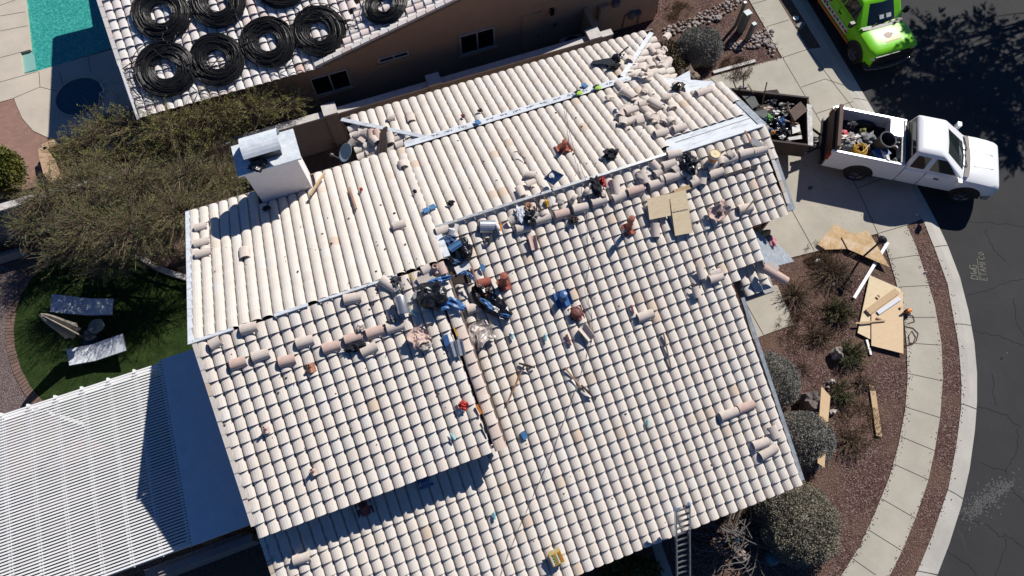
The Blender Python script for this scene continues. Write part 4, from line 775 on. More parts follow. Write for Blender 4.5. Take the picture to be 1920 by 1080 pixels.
S0 = Vector((28.3, 13.9, 0)); SB = [((0, 0, 8.2), (1.7, 1.6, 1.2)), ((-1.3, -.9, 7.6), (1.3, 1.2, .9)), ((1.4, .8, 7.8), (1.3, 1.2, .9)), ((-1.2, 1.6, 7.4), (1.2, 1.2, .9)), ((1.6, -1.6, 7.2), (1.5, 1.3, .9)), ((-2.4, .3, 6.8), (1.0, 1.0, .7)), ((2.6, -.5, 6.9), (1.4, 1.2, .8)), ((.2, -2.9, 6.6), (1.3, 1.0, .8)), ((2.2, -3.2, 6.4), (1.3, 1.1, .8)), ((3.6, -2.2, 6.8), (1.3, 1.2, .9)), ((4.2, -4.4, 6.2), (1.3, 1.2, .9)), ((-1.8, 2.6, 6.9), (1.0, .9, .7)), ((.4, 2.3, 6.9), (1.2, 1.0, .8)), ((4.4, .2, 7.0), (1.4, 1.3, .9)), ((5.6, -1.6, 7.2), (1.3, 1.2, .9)), ((6.2, -3.4, 6.9), (1.3, 1.2, .9)), ((2.6, 2.0, 7.2), (1.2, 1.1, .8)), ((.9, -.3, 7.6), (1.6, 1.5, 1.0))]
tr = tree('street_tree', 'tall leafy tree beyond the street corner throwing its shadow over the asphalt', 'tree', S0 + Vector((4.6, -1.7, 0)), [((S0.x + c[0], S0.y + c[1], c[2]), r) for c, r in SB], 2600, 20, 'leaf_dark', 21, ln=.25, wd=.10, trunk_r=.13)
def mound(px, r, lab, leaf, seed, n, z0=0.0, ls=.05, name='sage_bush', group='clipped grey bushes', gaps=.0):
    rng = np.random.default_rng(seed); c = np.array(at(px[0], px[1], r[2] * .55)); c[2] = z0 + r[2] * .45
    base = np.array([c[0], c[1], z0]); t = thing(name, lab, 'bush', tuple(base), group)
    d = rng.normal(0, 1, (n, 3)); d[:, 2] = np.where(d[:, 2] < -.35, -d[:, 2], d[:, 2]); d /= np.linalg.norm(d, axis=1, keepdims=True)
    lump = np.array([1 + .13 * noise.noise(Vector(v * 2.2) + Vector((seed, 0, 0))) + .07 * noise.noise(Vector(v * 7) + Vector((0, seed, 0))) for v in d])
    if gaps:
        keep = np.array([noise.noise(Vector(v * 4.5) + Vector((seed * 2, 1, 0))) > -.28 + (gaps - .5) for v in d]); d = d[keep]; lump = lump[keep]
    pts = c + d * np.array(r) * lump[:, None] * rng.uniform(.80, 1.02, (len(d), 1)); pts[:, 2] = np.maximum(pts[:, 2], z0 + .03)
    V, F = sprigs(rng, pts, d, ls * 1.6, ls, .9); loft_quads('foliage', leaf, V - base, F, t)
    mb = MB(); mb.blob(c, tuple(v * .86 for v in r), seed, .08, 2.0, 24, 14); mb.build('core', leaf, t)
    mb = MB()
    for k in range(5): mb.tube([base + np.array([.04 * k - .08, 0, 0]), c + rng.normal(0, .2, 3) * np.array(r)], [.035, .012], 5)
    mb.build('stem', 'bark', t); return t
mound((1497, 978), (1.12, 1.18, .95), 'largest clipped grey green bush, at the lower corner of the house', 'leaf_sage_dark', 31, 34000, ls=.03, gaps=.2)
mound((1507, 824), (.82, .86, .8), 'dark grey clipped bush with a plank lying against it', 'leaf_sage', 32, 22000, ls=.028, gaps=.2)
mound((1452, 712), (.72, .88, .75), 'pale grey bush beside the roof edge, between walkway slab and boulder', 'leaf_sage', 33, 17000, ls=.028, gaps=.2)
mound((1309, 90), (.98, .78, .8), 'grey clipped bush beside the river rocks of the neighbouring yard', 'leaf_sage', 34, 20000, ls=.028, gaps=.2)
mound((2, 318), (.6, .8, 1.0), 'glossy yellow green citrus bush at the picture edge by the brick patio', 'leaf_citrus', 35, 5200, ls=.07, name='citrus_bush', group=None)
mound((1180, 1086), (.9, .55, .5), 'bright green low shrub in the shade below the lower eave', 'leaf_citrus', 36, 3000, ls=.07, name='green_shrub', group=None, gaps=.45)
mound((1262, 112), (.5, .9, .5), 'low olive shrub squeezed between the eave and the grey clipped bush', 'leaf_shrub', 37, 3500, ls=.05, name='low_shrub', group=None, gaps=.4)
def shrub(px, r, h, ntw, nlf, leaf, lab, seed, ln=.06, wd=.016, name='desert_shrub', up=.5, tw='twig', group='sparse desert shrubs in the front yard', arch=0.0):
    rng = np.random.default_rng(seed); p = np.array(at(px[0], px[1], 0)); P_, LP, LD = [], [], []
    for k in range(ntw):
        d = rng.normal(0, 1, 3); d[2] = abs(d[2]) * up + .15; d /= np.linalg.norm(d); L = r * rng.uniform(.5, 1.15); m = 5; tt = np.linspace(0, 1, m)[:, None]
        Q = p + rng.normal(0, .08 * r, 3) * np.array([1, 1, 0]) + d * np.array([L, L, h]) * tt + rng.normal(0, .035 * r, (m, 3)) * tt - np.array([0, 0, arch * r]) * tt ** 2; Q[:, 2] = np.maximum(Q[:, 2], .0); P_.append(Q)
        if nlf: kk = rng.uniform(.3, 1, nlf); i = np.minimum((kk * (m - 1)).astype(int), m - 2); f = (kk * (m - 1) - i)[:, None]; LP.append(Q[i] * (1 - f) + Q[i + 1] * f); LD.append(np.repeat(d[None], nlf, 0))
    V, F = ribbons(rng, P_, .007, .003)
    if not nlf: o = loft_quads(name, tw, V - p, F, None, tuple(p)); return tag(o, lab, 'shrub', group)
    t = thing(name, lab, 'shrub', tuple(p), group); loft_quads('stems', tw, V - p, F, t); V, F = sprigs(rng, np.concatenate(LP), np.concatenate(LD), ln, wd, .6); loft_quads('leaves', leaf, V - p, F, t); return t
shrub((1560, 510), .85, .7, 230, 14, 'leaf_shrub', 'dark twiggy shrub below the weathered plywood sheets', 41, ln=.05)
shrub((1490, 555), .65, .6, 170, 12, 'leaf_shrub', 'brown twiggy shrub near the entry roof tiles', 42, ln=.05)
shrub((1571, 588), .55, .6, 150, 26, 'leaf_green', 'olive green broom shrub left of the stacked plywood sheets', 43, ln=.07)
shrub((1540, 632), .5, .5, 130, 6, 'leaf_shrub', 'thin dark shrub between the walkway slab and the plywood', 44, ln=.05)
shrub((1592, 668), .55, .55, 120, 22, 'leaf_green', 'bright green bushy plant beside the grey rock', 45, ln=.10)
shrub((1575, 737), .45, .45, 90, 14, 'leaf_green', 'small green plant beside the upper end of the long plank', 46, ln=.10)
shrub((1615, 718), .4, .35, 70, 8, 'leaf_shrub', 'faint low shrub left of the short lumber piece', 47)
shrub((1592, 828), .62, .4, 150, 8, 'dry_grass', 'dry brown shrub on the gravel right of the leaning plank', 48, ln=.07)
shrub((1507, 690), .45, .35, 40, 0, None, 'bare dark twig bush between the pale grey bush and the plywood', 49)
for i, (x, y, s, lab) in enumerate(((1545, 568, 1.2, 'large patch of dry grass in the middle of the front yard'), (1495, 622, .7, 'dry grass patch by the lower corner of the walkway slab'), (1535, 480, .5, 'dry grass patch beside the driveway edge'), (1610, 790, .7, 'thin dry grass patch right of the leaning plank'), (1380, 128, .6, 'dry grass patch beside the white strip on the neighbouring gravel'), (1375, 948, .6, 'dry grass patch under the lower right eave'), (1275, 25, .6, 'yellow green grass patch on the gravel at the picture top'))):
    rng = np.random.default_rng(60 + i); p = np.array(at(x, y, 0)); n = 2200; a = rng.uniform(0, 6.28, n); r = s * np.sqrt(rng.uniform(0, 1, n)); pts = p + np.stack([r * np.cos(a), r * np.sin(a), np.zeros(n) - .02], 1); keep = np.array([noise.noise(Vector(q * 2.5)) > -.12 for q in pts]); pts = pts[keep]
    V, F = sprigs(rng, pts, np.repeat(np.array([[0, 0, 1.0]]), len(pts), 0), .17, .012, .8); V[:, 2] = np.maximum(V[:, 2], -.025); o = loft_quads('dry_grass', 'dry_grass', V - p, F, None, tuple(p)); tag(o, lab, 'grass'); o['kind'] = 'stuff'
# cut branches heaped below the eave
mb = MB(); rr = random.Random(8); c = at(1385, 1008, 0)
for k in range(85):
    a = rr.uniform(-.5, .9) + (3.14 if rr.random() < .5 else 0); p = c + Vector((rr.gauss(0, .42), rr.gauss(0, .28), rr.uniform(.02, .35))); P = [p]
    for q in range(6): a += rr.gauss(0, .35); p = p + Vector((math.cos(a), math.sin(a), rr.gauss(0, .18))) * rr.uniform(.12, .25); p.z = max(p.z, .015); P.append(p)
    mb.tube(P, [.02, .018, .016, .014, .011, .008, .005], 5)
for pts in ([(1352, 985), (1380, 1000), (1405, 1015), (1440, 1030), (1470, 1022)], [(1440, 1025), (1448, 1040)], [(1385, 975), (1400, 990), (1410, 1010)], [(1412, 1040), (1418, 1062), (1400, 1072)], [(1330, 1008), (1326, 1000), (1324, 996)]): mb.tube([at(x, y, .25 + .1 * i) for i, (x, y) in enumerate(pts)], .014, 5)
tag(mb.build('branch_heap', 'dead_wood', None, c), 'heap of dry grey cut branches beside the ladder and the largest bush', 'branches')
def rock(px, r, m, lab, seed, cat='rock', name='garden_rock', group=None):
    p = at(px[0], px[1], r[2] * .6); mb = MB(); mb.blob((p.x, p.y, r[2] * .55), r, seed, .35, 1.8, 16, 10); return tag(mb.build(name, m, None, (p.x, p.y, 0)), lab, cat, group)
rock((1520, 757), (.30, .34, .40), 'boulder', 'large dark boulder beside the upper end of the leaning plank', 3, name='boulder')
rock((1569, 663), (.18, .2, .22), 'rock_grey', 'grey white rock against the bright green bushy plant', 5); rock((1559, 716), (.1, .1, .1), 'rock_pale', 'small pale rock left of the small green plant', 6); rock((1553, 726), (.05, .05, .04), 'rock_pale', 'tiny pale stone just under the small pale rock', 7)
rock((1561, 772), (.12, .08, .08), 'rock_pale', 'cream oval rock right of the dark boulder', 8); rock((1391, 1043), (.15, .19, .16), 'rock_pink', 'pinkish rock below the branch heap', 9)
c = at(1447, 1046, .25); mb = MB(); mb.blob(c, (.22, .22, .22), 1, .03); tag(mb.build('ball', 'teal_rubber', None, c, True), 'dull blue ball in the shade beside the largest bush', 'ball')
mb = MB(); c = at(1374, 1013, .5); mb.blob(c, (.07, .05, .05), 3, .4); tag(mb.build('snack_wrapper', 'orange_paint', None, c), 'crumpled orange wrapper on the branch heap', 'wrapper'); mb = MB(); c = at(1381, 1013, .5); mb.blob(c, (.08, .05, .04), 4, .5); tag(mb.build('crumpled_paper', 'paper_white', None, c), 'crumpled white paper on the branch heap', 'paper')
# river rock in the neighbouring yard
protos = []
for k in range(8):
    mb = MB(); mb.blob((0, 0, .0), (1, random.uniform(.65, .95), random.uniform(.5, .75)), 20 + k, .22, 1.6, 10, 7); protos.append(mb.mesh('river_rock', ['rock_grey', 'rock_pink', 'rock_grey', 'rock_grey'][k % 4], smooth=True))
rr = random.Random(4); used = []
def bed(n, path, wpx, lab, grp):
    for k in range(n):
        for tr_ in range(12):
            t = rr.random() * (len(path) - 1); i = int(t); f = t - i; w = lerp(wpx[i], wpx[i + 1], f); x = lerp(path[i][0], path[i + 1][0], f) + rr.uniform(-w, w) * .55; y = lerp(path[i][1], path[i + 1][1], f) + rr.uniform(-w, w); s = rr.choice((.05, .06, .07, .08, .09, .11)); q = at(x, y, 0)
            if all((q - u).length > (s + v) * .75 for u, v in used): break
        used.append((q, s)); M = Matrix.Translation(q + Vector((0, 0, s * .2))) @ Matrix.Rotation(rr.uniform(0, 6.28), 4, 'Z') @ Matrix.Diagonal((s, s, s, 1))
        place(protos[rr.randrange(8)], 'river_rock', M, lab, 'rock', grp)
bed(105, [(1247, 60), (1285, 50), (1315, 35), (1345, 22), (1375, 5), (1390, -8)], [7, 10, 11, 12, 12, 10], 'rounded grey river rock in the strip above the grey clipped bush', 'river rocks above the clipped bush')
bed(75, [(1368, 88), (1395, 85), (1420, 75), (1440, 70), (1448, 95)], [5, 8, 13, 15, 10], 'rounded grey river rock in the strip beside the sidewalk and utility pedestals', 'river rocks beside the sidewalk')
rock((1346, 33), (.17, .13, .08), 'rock_grey', 'flat wide grey stone in the rock strip', 14); rock((1347, 34 + 1), (.09, .06, .05), 'rock_pale', 'pale stone on the flat wide grey stone', 15)
# ---------------------------------------------------------------- loose things lying on the roof
def arc_ring(x, r, th, a0=R_(2), a1=R_(178), n=10, dz=0.0):
    o = [Vector((x, r * math.cos(lerp(a0, a1, k / n)), r * math.sin(lerp(a0, a1, k / n)) * .92 + dz)) for k in range(n + 1)]
    i = [Vector((x, (r - th) * math.cos(lerp(a0, a1, k / n)), (r - th) * math.sin(lerp(a0, a1, k / n)) * .92 + dz)) for k in range(n, -1, -1)]
    return o + i
def barrel_me(m, r0=.132, r1=.118, L=.43, a0=2, a1=178, seed=None):
    mb = MB(); rr = random.Random(seed); xs = [-.5, -.3, 0, .3, .5]
    rings = [arc_ring(x * L + (rr.uniform(-.02, .02) if seed and abs(x) == .5 else 0), lerp(r0, r1, x + .5), .016, R_(a0), R_(a1)) for x in xs]
    mb.loft(rings); return mb.mesh('ridge_tile', m)
ME = {'r': barrel_me('loose_tile'), 'p': barrel_me('loose_tile_pink'), 't': barrel_me('terracotta'), 'g': barrel_me('galvanized', .14, .14), 'b': barrel_me('loose_tile', .13, .12, .24, 2, 150, 5), 'c': barrel_me('loose_tile', .13, .125, .20, 2, 178, 9)}
mb = MB(); n = len(PROF); up = [Vector((-.20, u - .13, h)) for u, h in PROF]; lo = [Vector((.20, u - .13, h)) for u, h in PROF]; dn = Vector((0, 0, -.018)); ring = lambda L: L + [p + dn for p in L[::-1]]
mb.loft([ring(up), ring(lo)]); ME['f'] = mb.mesh('roof_tile', 'loose_tile')
mb = MB(); mb.loft([[Vector((x, u - .13 + .03 * (x > 0) * (u > .1), h)) for u, h in PROF[:7]] + [Vector((x, u - .13, h - .018)) for u, h in PROF[6::-1]] for x in (-.10, .02, .09)]); ME['k'] = mb.mesh('tile_shard', 'loose_tile')
NAMES = {'r': ('ridge_tile', 'ridge tile'), 'p': ('ridge_tile', 'ridge tile'), 't': ('ridge_tile', 'ridge tile'), 'b': ('broken_tile', 'broken tile'), 'c': ('broken_tile', 'broken tile'), 'f': ('field_tile', 'roof tile'), 'k': ('tile_shard', 'tile shard'), 'g': ('metal_tile', 'metal flashing')}
def lay(kind, pl, x0, y0, x1, y1, lab, grp=None, off=.03, flip=False, tilt=0.0, roll=0.0, wid=1.0):
    p, q = pl.at(x0, y0, off + .08), pl.at(x1, y1, off + .08); d = q - p; base = {'b': .24, 'c': .20, 'f': .40, 'k': .19}.get(kind, .43)
    M = frame((p + q) / 2 - pl.n * .08, d, pl.n) @ Matrix.Rotation(roll, 4, 'X') @ Matrix.Rotation(tilt, 4, 'Y')
    if flip: M = M @ Matrix.Translation((0, 0, .12)) @ Matrix.Rotation(math.pi, 4, 'X')
    M = M @ Matrix.Diagonal((d.length / base, wid, wid, 1))
    return place(ME[kind], NAMES[kind][0], M, lab, NAMES[kind][1], grp)
G1, G2, G3, G4, G5 = 'ridge tiles laid out on the left front slope', 'ridge tiles laid out below the right ridge', 'ridge tiles on the back slope', 'tiles stacked on the back slope near the right end', 'loose tiles scattered on the front slope'
for r in (
 ('r', FL, 393, 648, 412, 637, 'short ridge tile at the left corner under the left ridge end', G1), ('r', FL, 450, 619, 481, 611, 'ridge tile tucked right under the left end of the ridge flashing', G1),
 ('p', FL, 431, 685, 461, 676, 'pinkish ridge tile, lowest left of the row on the left front slope', G1), ('r', FL, 472, 671, 504, 661, 'ridge tile second from the left in the lower row on the left front slope', G1), ('p', FL, 522, 680, 553, 672, 'ridge tile below the row with a small pipe to its right', G1),
 ('r', FL, 555, 645, 587, 636, 'ridge tile in the row left of a gap above the small pipe', G1), ('p', FL, 605, 655, 637, 646, 'pinkish ridge tile touching the line of three left of the black gloves', G1), ('p', FL, 646, 639, 678, 629, 'pinkish ridge tile just above the black gloves', G1), ('p', FL, 687, 627, 719, 617, 'ridge tile between the black gloves tile and the clean one at its right', G1), ('r', FL, 725, 617, 757, 608, 'clean ridge tile at the upper right end of the row by a grey lump', G1), ('r', FL, 677, 661, 706, 648, 'ridge tile lying below the row to the right of the black gloves', G1),
 ('r', FL, 644, 562, 676, 556, 'cream ridge tile lying under the ridge left of the steel duct pieces', G1), ('r', FL, 713, 523, 741, 542, 'long tilted tile sliding off the ridge above the silver duct', G1), ('c', FL, 792, 509, 808, 501, 'short broken tile on top of the cream board near the step', G1), ('p', FL, 822, 493, 832, 514, 'pink upright tile at the top of the seam', G1), ('r', FL, 806, 540, 817, 520, 'tile standing beside the black bag near the step', G1),
 ('r', FR, 968, 430, 995, 424, 'ridge tile lying under the black rag bundle at the ridge', G2), ('r', FR, 1004, 413, 1033, 405, 'ridge tile touching the right side of the black rag bundle', G2), ('p', FR, 1041, 404, 1068, 397, 'pinkish ridge tile with a dark debris lump at its lower right', G2), ('r', FR, 1075, 393, 1103, 386, 'ridge tile crossed by the long black cable', G2), ('r', FR, 1110, 381, 1138, 373, 'ridge tile directly below the dark blue jacket', G2), ('r', FR, 1152, 336, 1158, 364, 'wide tile standing upright right of the dark blue jacket', G2), ('r', FR, 1150, 373, 1173, 363, 'ridge tile half hidden under the wide upright tile', G2), ('p', FR, 1178, 361, 1208, 352, 'pink ended ridge tile below the ridge, left of the black scuffed one', G2), ('r', FR, 1202, 319, 1212, 343, 'upright tile leaning under the ridge flashing', G2), ('r', FR, 1218, 349, 1244, 340, 'scuffed pale ridge tile touching the upright leaning tile', G2), ('r', FR, 1247, 335, 1278, 325, 'ridge tile below the pair by the broken end piece', G2), ('r', FR, 1244, 312, 1268, 303, 'ridge tile stacked against the ridge right of the broken end', G2), ('r', FR, 1222, 303, 1236, 317, 'slanted tile propped on the ridge flashing', G2), ('b', FR, 1229, 327, 1240, 319, 'white broken tile end below the slanted tile', G2),
 ('r', FR, 1252, 291, 1279, 286, 'pale ridge tile set on the ridge line left of the black tool bundle', G2), ('r', FR, 1354, 302, 1383, 293, 'ridge tile right of the yellow lidded bucket', G2), ('r', FR, 1387, 290, 1415, 283, 'left ridge tile of the long pair below the bare sheathing', G2), ('r', FR, 1414, 284, 1439, 277, 'right ridge tile of the long pair below the bare sheathing', G2), ('r', FR, 1326, 313, 1348, 304, 'ridge tile just below the yellow lidded bucket', G2), ('r', FR, 1331, 329, 1357, 319, 'ridge tile lying on the exposed dark batten', G2), ('r', FR, 1319, 320, 1318, 345, 'ridge tile standing upright below the bucket', G2), ('r', FR, 1296, 344, 1311, 337, 'stubby ridge tile with a dark open end above the tan wood scrap', G2), ('r', FR, 1286, 329, 1306, 320, 'ridge tile partly under the black tool bundle', G2),
 ('r', FR, 1197, 597, 1226, 587, 'single ridge tile with stained end in the middle of the right front slope', G5), ('r', FR, 1352, 783, 1385, 771, 'left ridge tile of the pair near the right eave corner', G5), ('p', FR, 1386, 769, 1416, 758, 'right ridge tile of the pair near the right eave corner', G5), ('r', FR, 1414, 838, 1443, 828, 'upper ridge tile of two at the right roof edge', G5), ('r', FR, 1428, 857, 1458, 840, 'slanted lower ridge tile of two at the right roof edge', G5), ('f', FR, 1449, 799, 1459, 822, 'flat field tile lying at the right roof edge above two ridge tiles', G5), ('r', FR, 549, 1053, 581, 1044, 'ridge tile with a rusty top edge at the lower left of the lower roof', G5), ('r', FR, 1229, 418, 1231, 444, 'narrow tile lying below the plywood on the roof', G5), ('r', FR, 1386, 393, 1412, 387, 'grey ridge tile with a stick through it left of the roof edge', G5), ('r', FR, 876, 581, 903, 573, 'pinkish grey ridge tile below the red tile bundle', G5), ('t', FR, 897, 533, 921, 527, 'terracotta red ridge tile lying across the black tarp', G5), ('t', FR, 908, 553, 916, 545, 'short terracotta red tile piece under the red ridge tile', G5),
 ('r', BK, 364, 425, 387, 419, 'upper ridge tile of three at the left roof edge, half in the chimney shadow', G3), ('r', BK, 363, 455, 392, 447, 'middle ridge tile of three at the left roof edge', G3), ('r', BK, 365, 475, 395, 467, 'lowest ridge tile of three at the left roof edge', G3), ('r', BK, 1228, 249, 1252, 242, 'ridge tile near the bare sheathing, left of the two', G3), ('r', BK, 1262, 240, 1286, 233, 'ridge tile near the bare sheathing, right of the two', G3), ('r', BK, 1306, 173, 1333, 164, 'ridge tile lying alone at the top of the far right back slope', G3), ('r', HL, 663, 254, 687, 246, 'ridge tile lying on the small hip face beside the satellite dish', G3), ('p', HL, 693, 243, 696, 262, 'pinkish ridge tile standing left of the dark battens on the hip face', G3), ('p', HL, 703, 243, 709, 262, 'pinkish ridge tile right beside the dark battens on the hip face', G3), ('r', HL, 727, 248, 731, 268, 'ridge tile right of the dark battens on the hip face', G3), ('c', ST, 727, 219, 741, 217, 'broken tile lying on the upper slope above the hip flashing', G3), ('f', ST, 767, 209, 771, 224, 'field tile lifted out of its course on the upper slope', G3),
 ('r', HR, 1219, 87, 1229, 98, 'brown shaded ridge tile on the right hip face', G4), ('f', HR, 1217, 108, 1226, 122, 'field tile dropped below the brown shaded ridge tile', G4), ('f', HR, 1231, 105, 1241, 121, 'field tile right of the dropped one on the hip face', G4)):
    lay(*r)
for r in (('f', BK, 1158, 150, 1173, 164, 'grey green field tile at the top of the stack beside the hip', .05), ('f', BK, 1170, 164, 1192, 178, 'grey green field tile lying over the next one beside the hip', .10), ('f', BK, 1162, 213, 1176, 195, 'field tile on edge at the left of the stacked heap', .12), ('f', BK, 1172, 205, 1195, 197, 'field tile on top of the stacked heap', .16), ('f', BK, 1168, 226, 1200, 215, 'field tile at the bottom of the stacked heap', .08), ('f', BK, 1219, 182, 1242, 195, 'upper field tile of the stack right of the heap', .12), ('f', BK, 1206, 196, 1226, 212, 'lower field tile of the stack right of the heap', .05), ('c', BK, 1213, 212, 1222, 220, 'broken tile end under the stack right of the heap', .04), ('b', BK, 985, 324, 1004, 326, 'broken tile half left of the blue sheet, upper', .05), ('b', BK, 986, 344, 1003, 338, 'broken tile half left of the blue sheet, lower', .07), ('b', BK, 972, 349, 981, 366, 'broken tile piece with dark broken edge above the ridge', .05), ('c', BK, 736, 421, 760, 415, 'broken tile lying alone mid left on the back slope', .04), ('f', BK, 455, 461, 457, 480, 'field tile replaced slightly proud on the left back slope', .05), ('c', BK, 752, 301, 757, 312, 'pale broken tile shards at the edge of the back slope by the hip', .03)):
    lay(*r[:-1], grp=G4, off=r[-1])
lay('r', FR, 1091, 612, 1110, 636, 'upturned trough tile lying at an angle on the front slope', G5, flip=True, off=.05)
lay('p', FR, 997, 442, 1003, 468, 'pink edged trough tile lying upturned below the ridge row', G5, flip=True, off=.04, wid=.8)
for x0, y0, x1, y1, lab in ((1311, 498, 1318, 522, 'broken tile at the upper left of the broken heap near the right edge'), (1331, 525, 1356, 518, 'broken tile at the right of the broken heap near the right edge'), (1303, 537, 1309, 557, 'broken tile at the bottom of the broken heap near the right edge'), (1334, 516, 1354, 511, 'brown stained shard on top of the broken heap')): lay('b' if 'shard' not in lab else 'k', FR, x0, y0, x1, y1, lab, G5, off=.06)
for x0, y0, x1, y1, lab, pl in ((1408, 262, 1428, 275, 'flat triangular grey shard resting on the long pair of ridge tiles', FR), (774, 556, 792, 548, 'flat grey slab beside the black garbage bag', FL), (738, 545, 750, 539, 'grey broken piece right of the tilted long tile', FL), (752, 536, 760, 533, 'small grey broken piece above the silver duct', FL), (1432, 500, 1478, 527, 'long pinkish tile run hanging off the entry roof corner', FR), (1437, 497, 1460, 505, 'cream tile shard on the entry roof corner', FR)):
    if 'run' in lab: lay('p', pl, x0, y0, x1, y1, lab, G5, off=.02); continue
    p, q = pl.at(x0, y0, .12), pl.at(x1, y1, .12); d = (q - p); w = Vector(pl.n).cross(d.normalized()) * d.length * .55; mb = MB(); mb.prism([p - w * .5, q - w * .3, q + w * .4, p + w * .6 + d * .3, p + w * .2], pl.n * -.03)
    tag(mb.build('tile_shard', 'loose_tile' if 'grey' not in lab else 'grey_light', None, p), lab, 'tile shard', G5)
rr = random.Random(31)
for k in range(30):
    x, y = rr.choice(((1175, 175), (1205, 200), (1225, 120), (1240, 100), (1215, 150), (1190, 215), (1255, 215), (1225, 185))); x += rr.gauss(0, 19); y += rr.gauss(0, 14); a = rr.uniform(0, 6.28); s = rr.uniform(3, 8)
    lay(rr.choice('kkkcbf'), BK if y > 108 + (1240 - x) * .2 else HR, x - s * math.cos(a), y - s * math.sin(a), x + s * math.cos(a), y + s * math.sin(a), 'broken tile piece in the rubble at the upper right of the back slope', 'rubble at the upper right of the back slope', rr.uniform(.03, .12), tilt=rr.uniform(-.2, .2), roll=rr.uniform(-.3, .3))
for k in range(26):
    t_ = rr.random(); x = lerp(960, 1440, t_) + rr.gauss(0, 6); y = lerp(412, 272, t_) + rr.gauss(0, 9); a = rr.uniform(0, 6.28); s = rr.uniform(2.5, 5.5)
    lay(rr.choice('kkcb'), FR, x - s * math.cos(a), y - s * math.sin(a), x + s * math.cos(a), y + s * math.sin(a), 'small broken tile piece among the ridge tiles under the right ridge', 'broken bits under the right ridge', rr.uniform(.02, .10), tilt=rr.uniform(-.2, .2), roll=rr.uniform(-.3, .3))
for k in range(6):
    x, y = 700 + rr.gauss(0, 30), 268 + rr.gauss(0, 12); a = rr.uniform(0, 6.28); s = rr.uniform(3, 7)
    if x < 655 or y > 298 - (x - 640) * .3 or y < 228 + (x - 640) * .22: continue
    lay(rr.choice('kkcbf'), HL, x - s * math.cos(a), y - s * math.sin(a), x + s * math.cos(a), y + s * math.sin(a), 'broken tile piece in the rubble on the small hip face', 'rubble on the small hip face', rr.uniform(.04, .12), tilt=rr.uniform(-.2, .2), roll=rr.uniform(-.3, .3))
# vents through the roof
def vent(pl, base, top_h, r, m, lab, fl=.32, cap=True, mf=None, name='roof_vent', tilt=(0, 0, 0)):
    b = pl.at(*base, .0); t = thing(name, lab, 'roof vent', tuple(b), 'roof vents' if 'red' in lab else None)
    mb = MB(); M = frame(b + pl.n * .02, (1, 0, 0), pl.n); V = []
    for i in range(7):
        for j in range(7): x, y = (i - 3) / 3 * fl / 2, (j - 3) / 3 * fl / 2; V.append(M @ Vector((x, y, .05 + .045 * math.cos(x / .267 * 6.28) + .01 * math.sin(9 * y + i))))
    mb.add(V, [(i * 7 + j, i * 7 + j + 1, i * 7 + j + 8, i * 7 + j + 7) for i in range(6) for j in range(6)]); mb.build('flashing', mf or m, t)
    mb = MB(); mb.lathe([(r * 1.7, .05), (r * 1.05, .16), (r, .18), (r, top_h), (r * .8, top_h), (r * .8, top_h - .05), (0, top_h - .06)] if not cap else [(r * 1.7, .05), (r * 1.05, .16), (r, .18), (r, top_h - .1), (r * 1.25, top_h - .1), (r * 1.25, top_h), (0, top_h + .02)], Matrix.Translation(b), 16); mb.build('pipe', m, t); return t
vent(FR, (945, 533), .55, .075, 'terracotta', 'terracotta red vent pipe with flashing right of the red tile bundle')
vent(FR, (1178, 430), .62, .06, 'terracotta', 'terracotta red vent pipe with flashing left of the roof plywood')
vent(BK, (1057, 281), .40, .06, 'terracotta', 'terracotta red vent pipe with red flashing on the back slope', .4)
vent(FR, (1080, 588), .16, .10, 'terracotta_dark', 'dull red low vent flashing below the blue one on the right front slope', .36)
vent(FR, (683, 950), .18, .06, 'terracotta_dark', 'dark red vent in the shadow band at its left end', .4)
vent(FR, (796, 900), .20, .07, 'blue_metal', 'blue vent with a blue base in the shadow band', .36)
vent(FR, (1055, 560), .30, .075, 'blue_metal', 'blue vent flashing with white label right of the red pipe', .42, mf='blue_metal')
vent(FL, (501, 806), .26, .03, 'loose_tile_pink', 'slim pipe stub with long shadow mid left on the left front slope', .14, False)
vent(FL, (589, 884), .24, .035, 'loose_tile_pink', 'slim pipe stub near the left front eave', .16, False)
vent(FL, (583, 690), .2, .03, 'copper', 'bent rusty pipe stub with a pink base right of the lowest ridge tiles', .22, False)
vent(FL, (817, 506), .22, .06, 'loose_tile_pink', 'short pink pipe with an open end by the step near the ridge', .2, False)
def crumple(pl, px, r, m, lab, cat, name, seed, amp=.45, off=.06, freq=2.2, nu=22, nv=14, grp=None):
    c = pl.at(*px, off + r[2] * .6); mb = MB(); M = frame(c, (1, 0, 0), pl.n); mb.blob((0, 0, 0), r, seed, amp, freq, nu, nv, M); return tag(mb.build(name, m, None, tuple(c)), lab, cat, grp)
def csheet(pl, px, r, m, lab, cat, name, seed):
    c = pl.at(*px, .08); M = frame(c, (1, .35, 0), pl.n); rr = random.Random(seed); V = []; n_ = 12
    for i in range(n_):
        for j in range(n_):
            u, v = i / (n_ - 1) * 2 - 1, j / (n_ - 1) * 2 - 1; V.append(M @ Vector(((u + .12 * math.sin(5 * v + seed)) * r[0], (v + .14 * math.sin(4 * u + seed)) * r[1], .10 + rr.uniform(-.018, .025) + .05 * math.cos(2.2 * u + 1.3 * v + seed) + .025 * math.cos(5 * u - 2 * v))))
    k = len(V); mb = MB(); mb.add(V + [v - pl.n * .008 for v in V], [(i * n_ + j, (i + 1) * n_ + j, (i + 1) * n_ + j + 1, i * n_ + j + 1) for i in range(n_ - 1) for j in range(n_ - 1)] + [(k + i * n_ + j, k + i * n_ + j + 1, k + (i + 1) * n_ + j + 1, k + (i + 1) * n_ + j) for i in range(n_ - 1) for j in range(n_ - 1)])
    return tag(mb.build(name, m, None, tuple(c)), lab, cat)
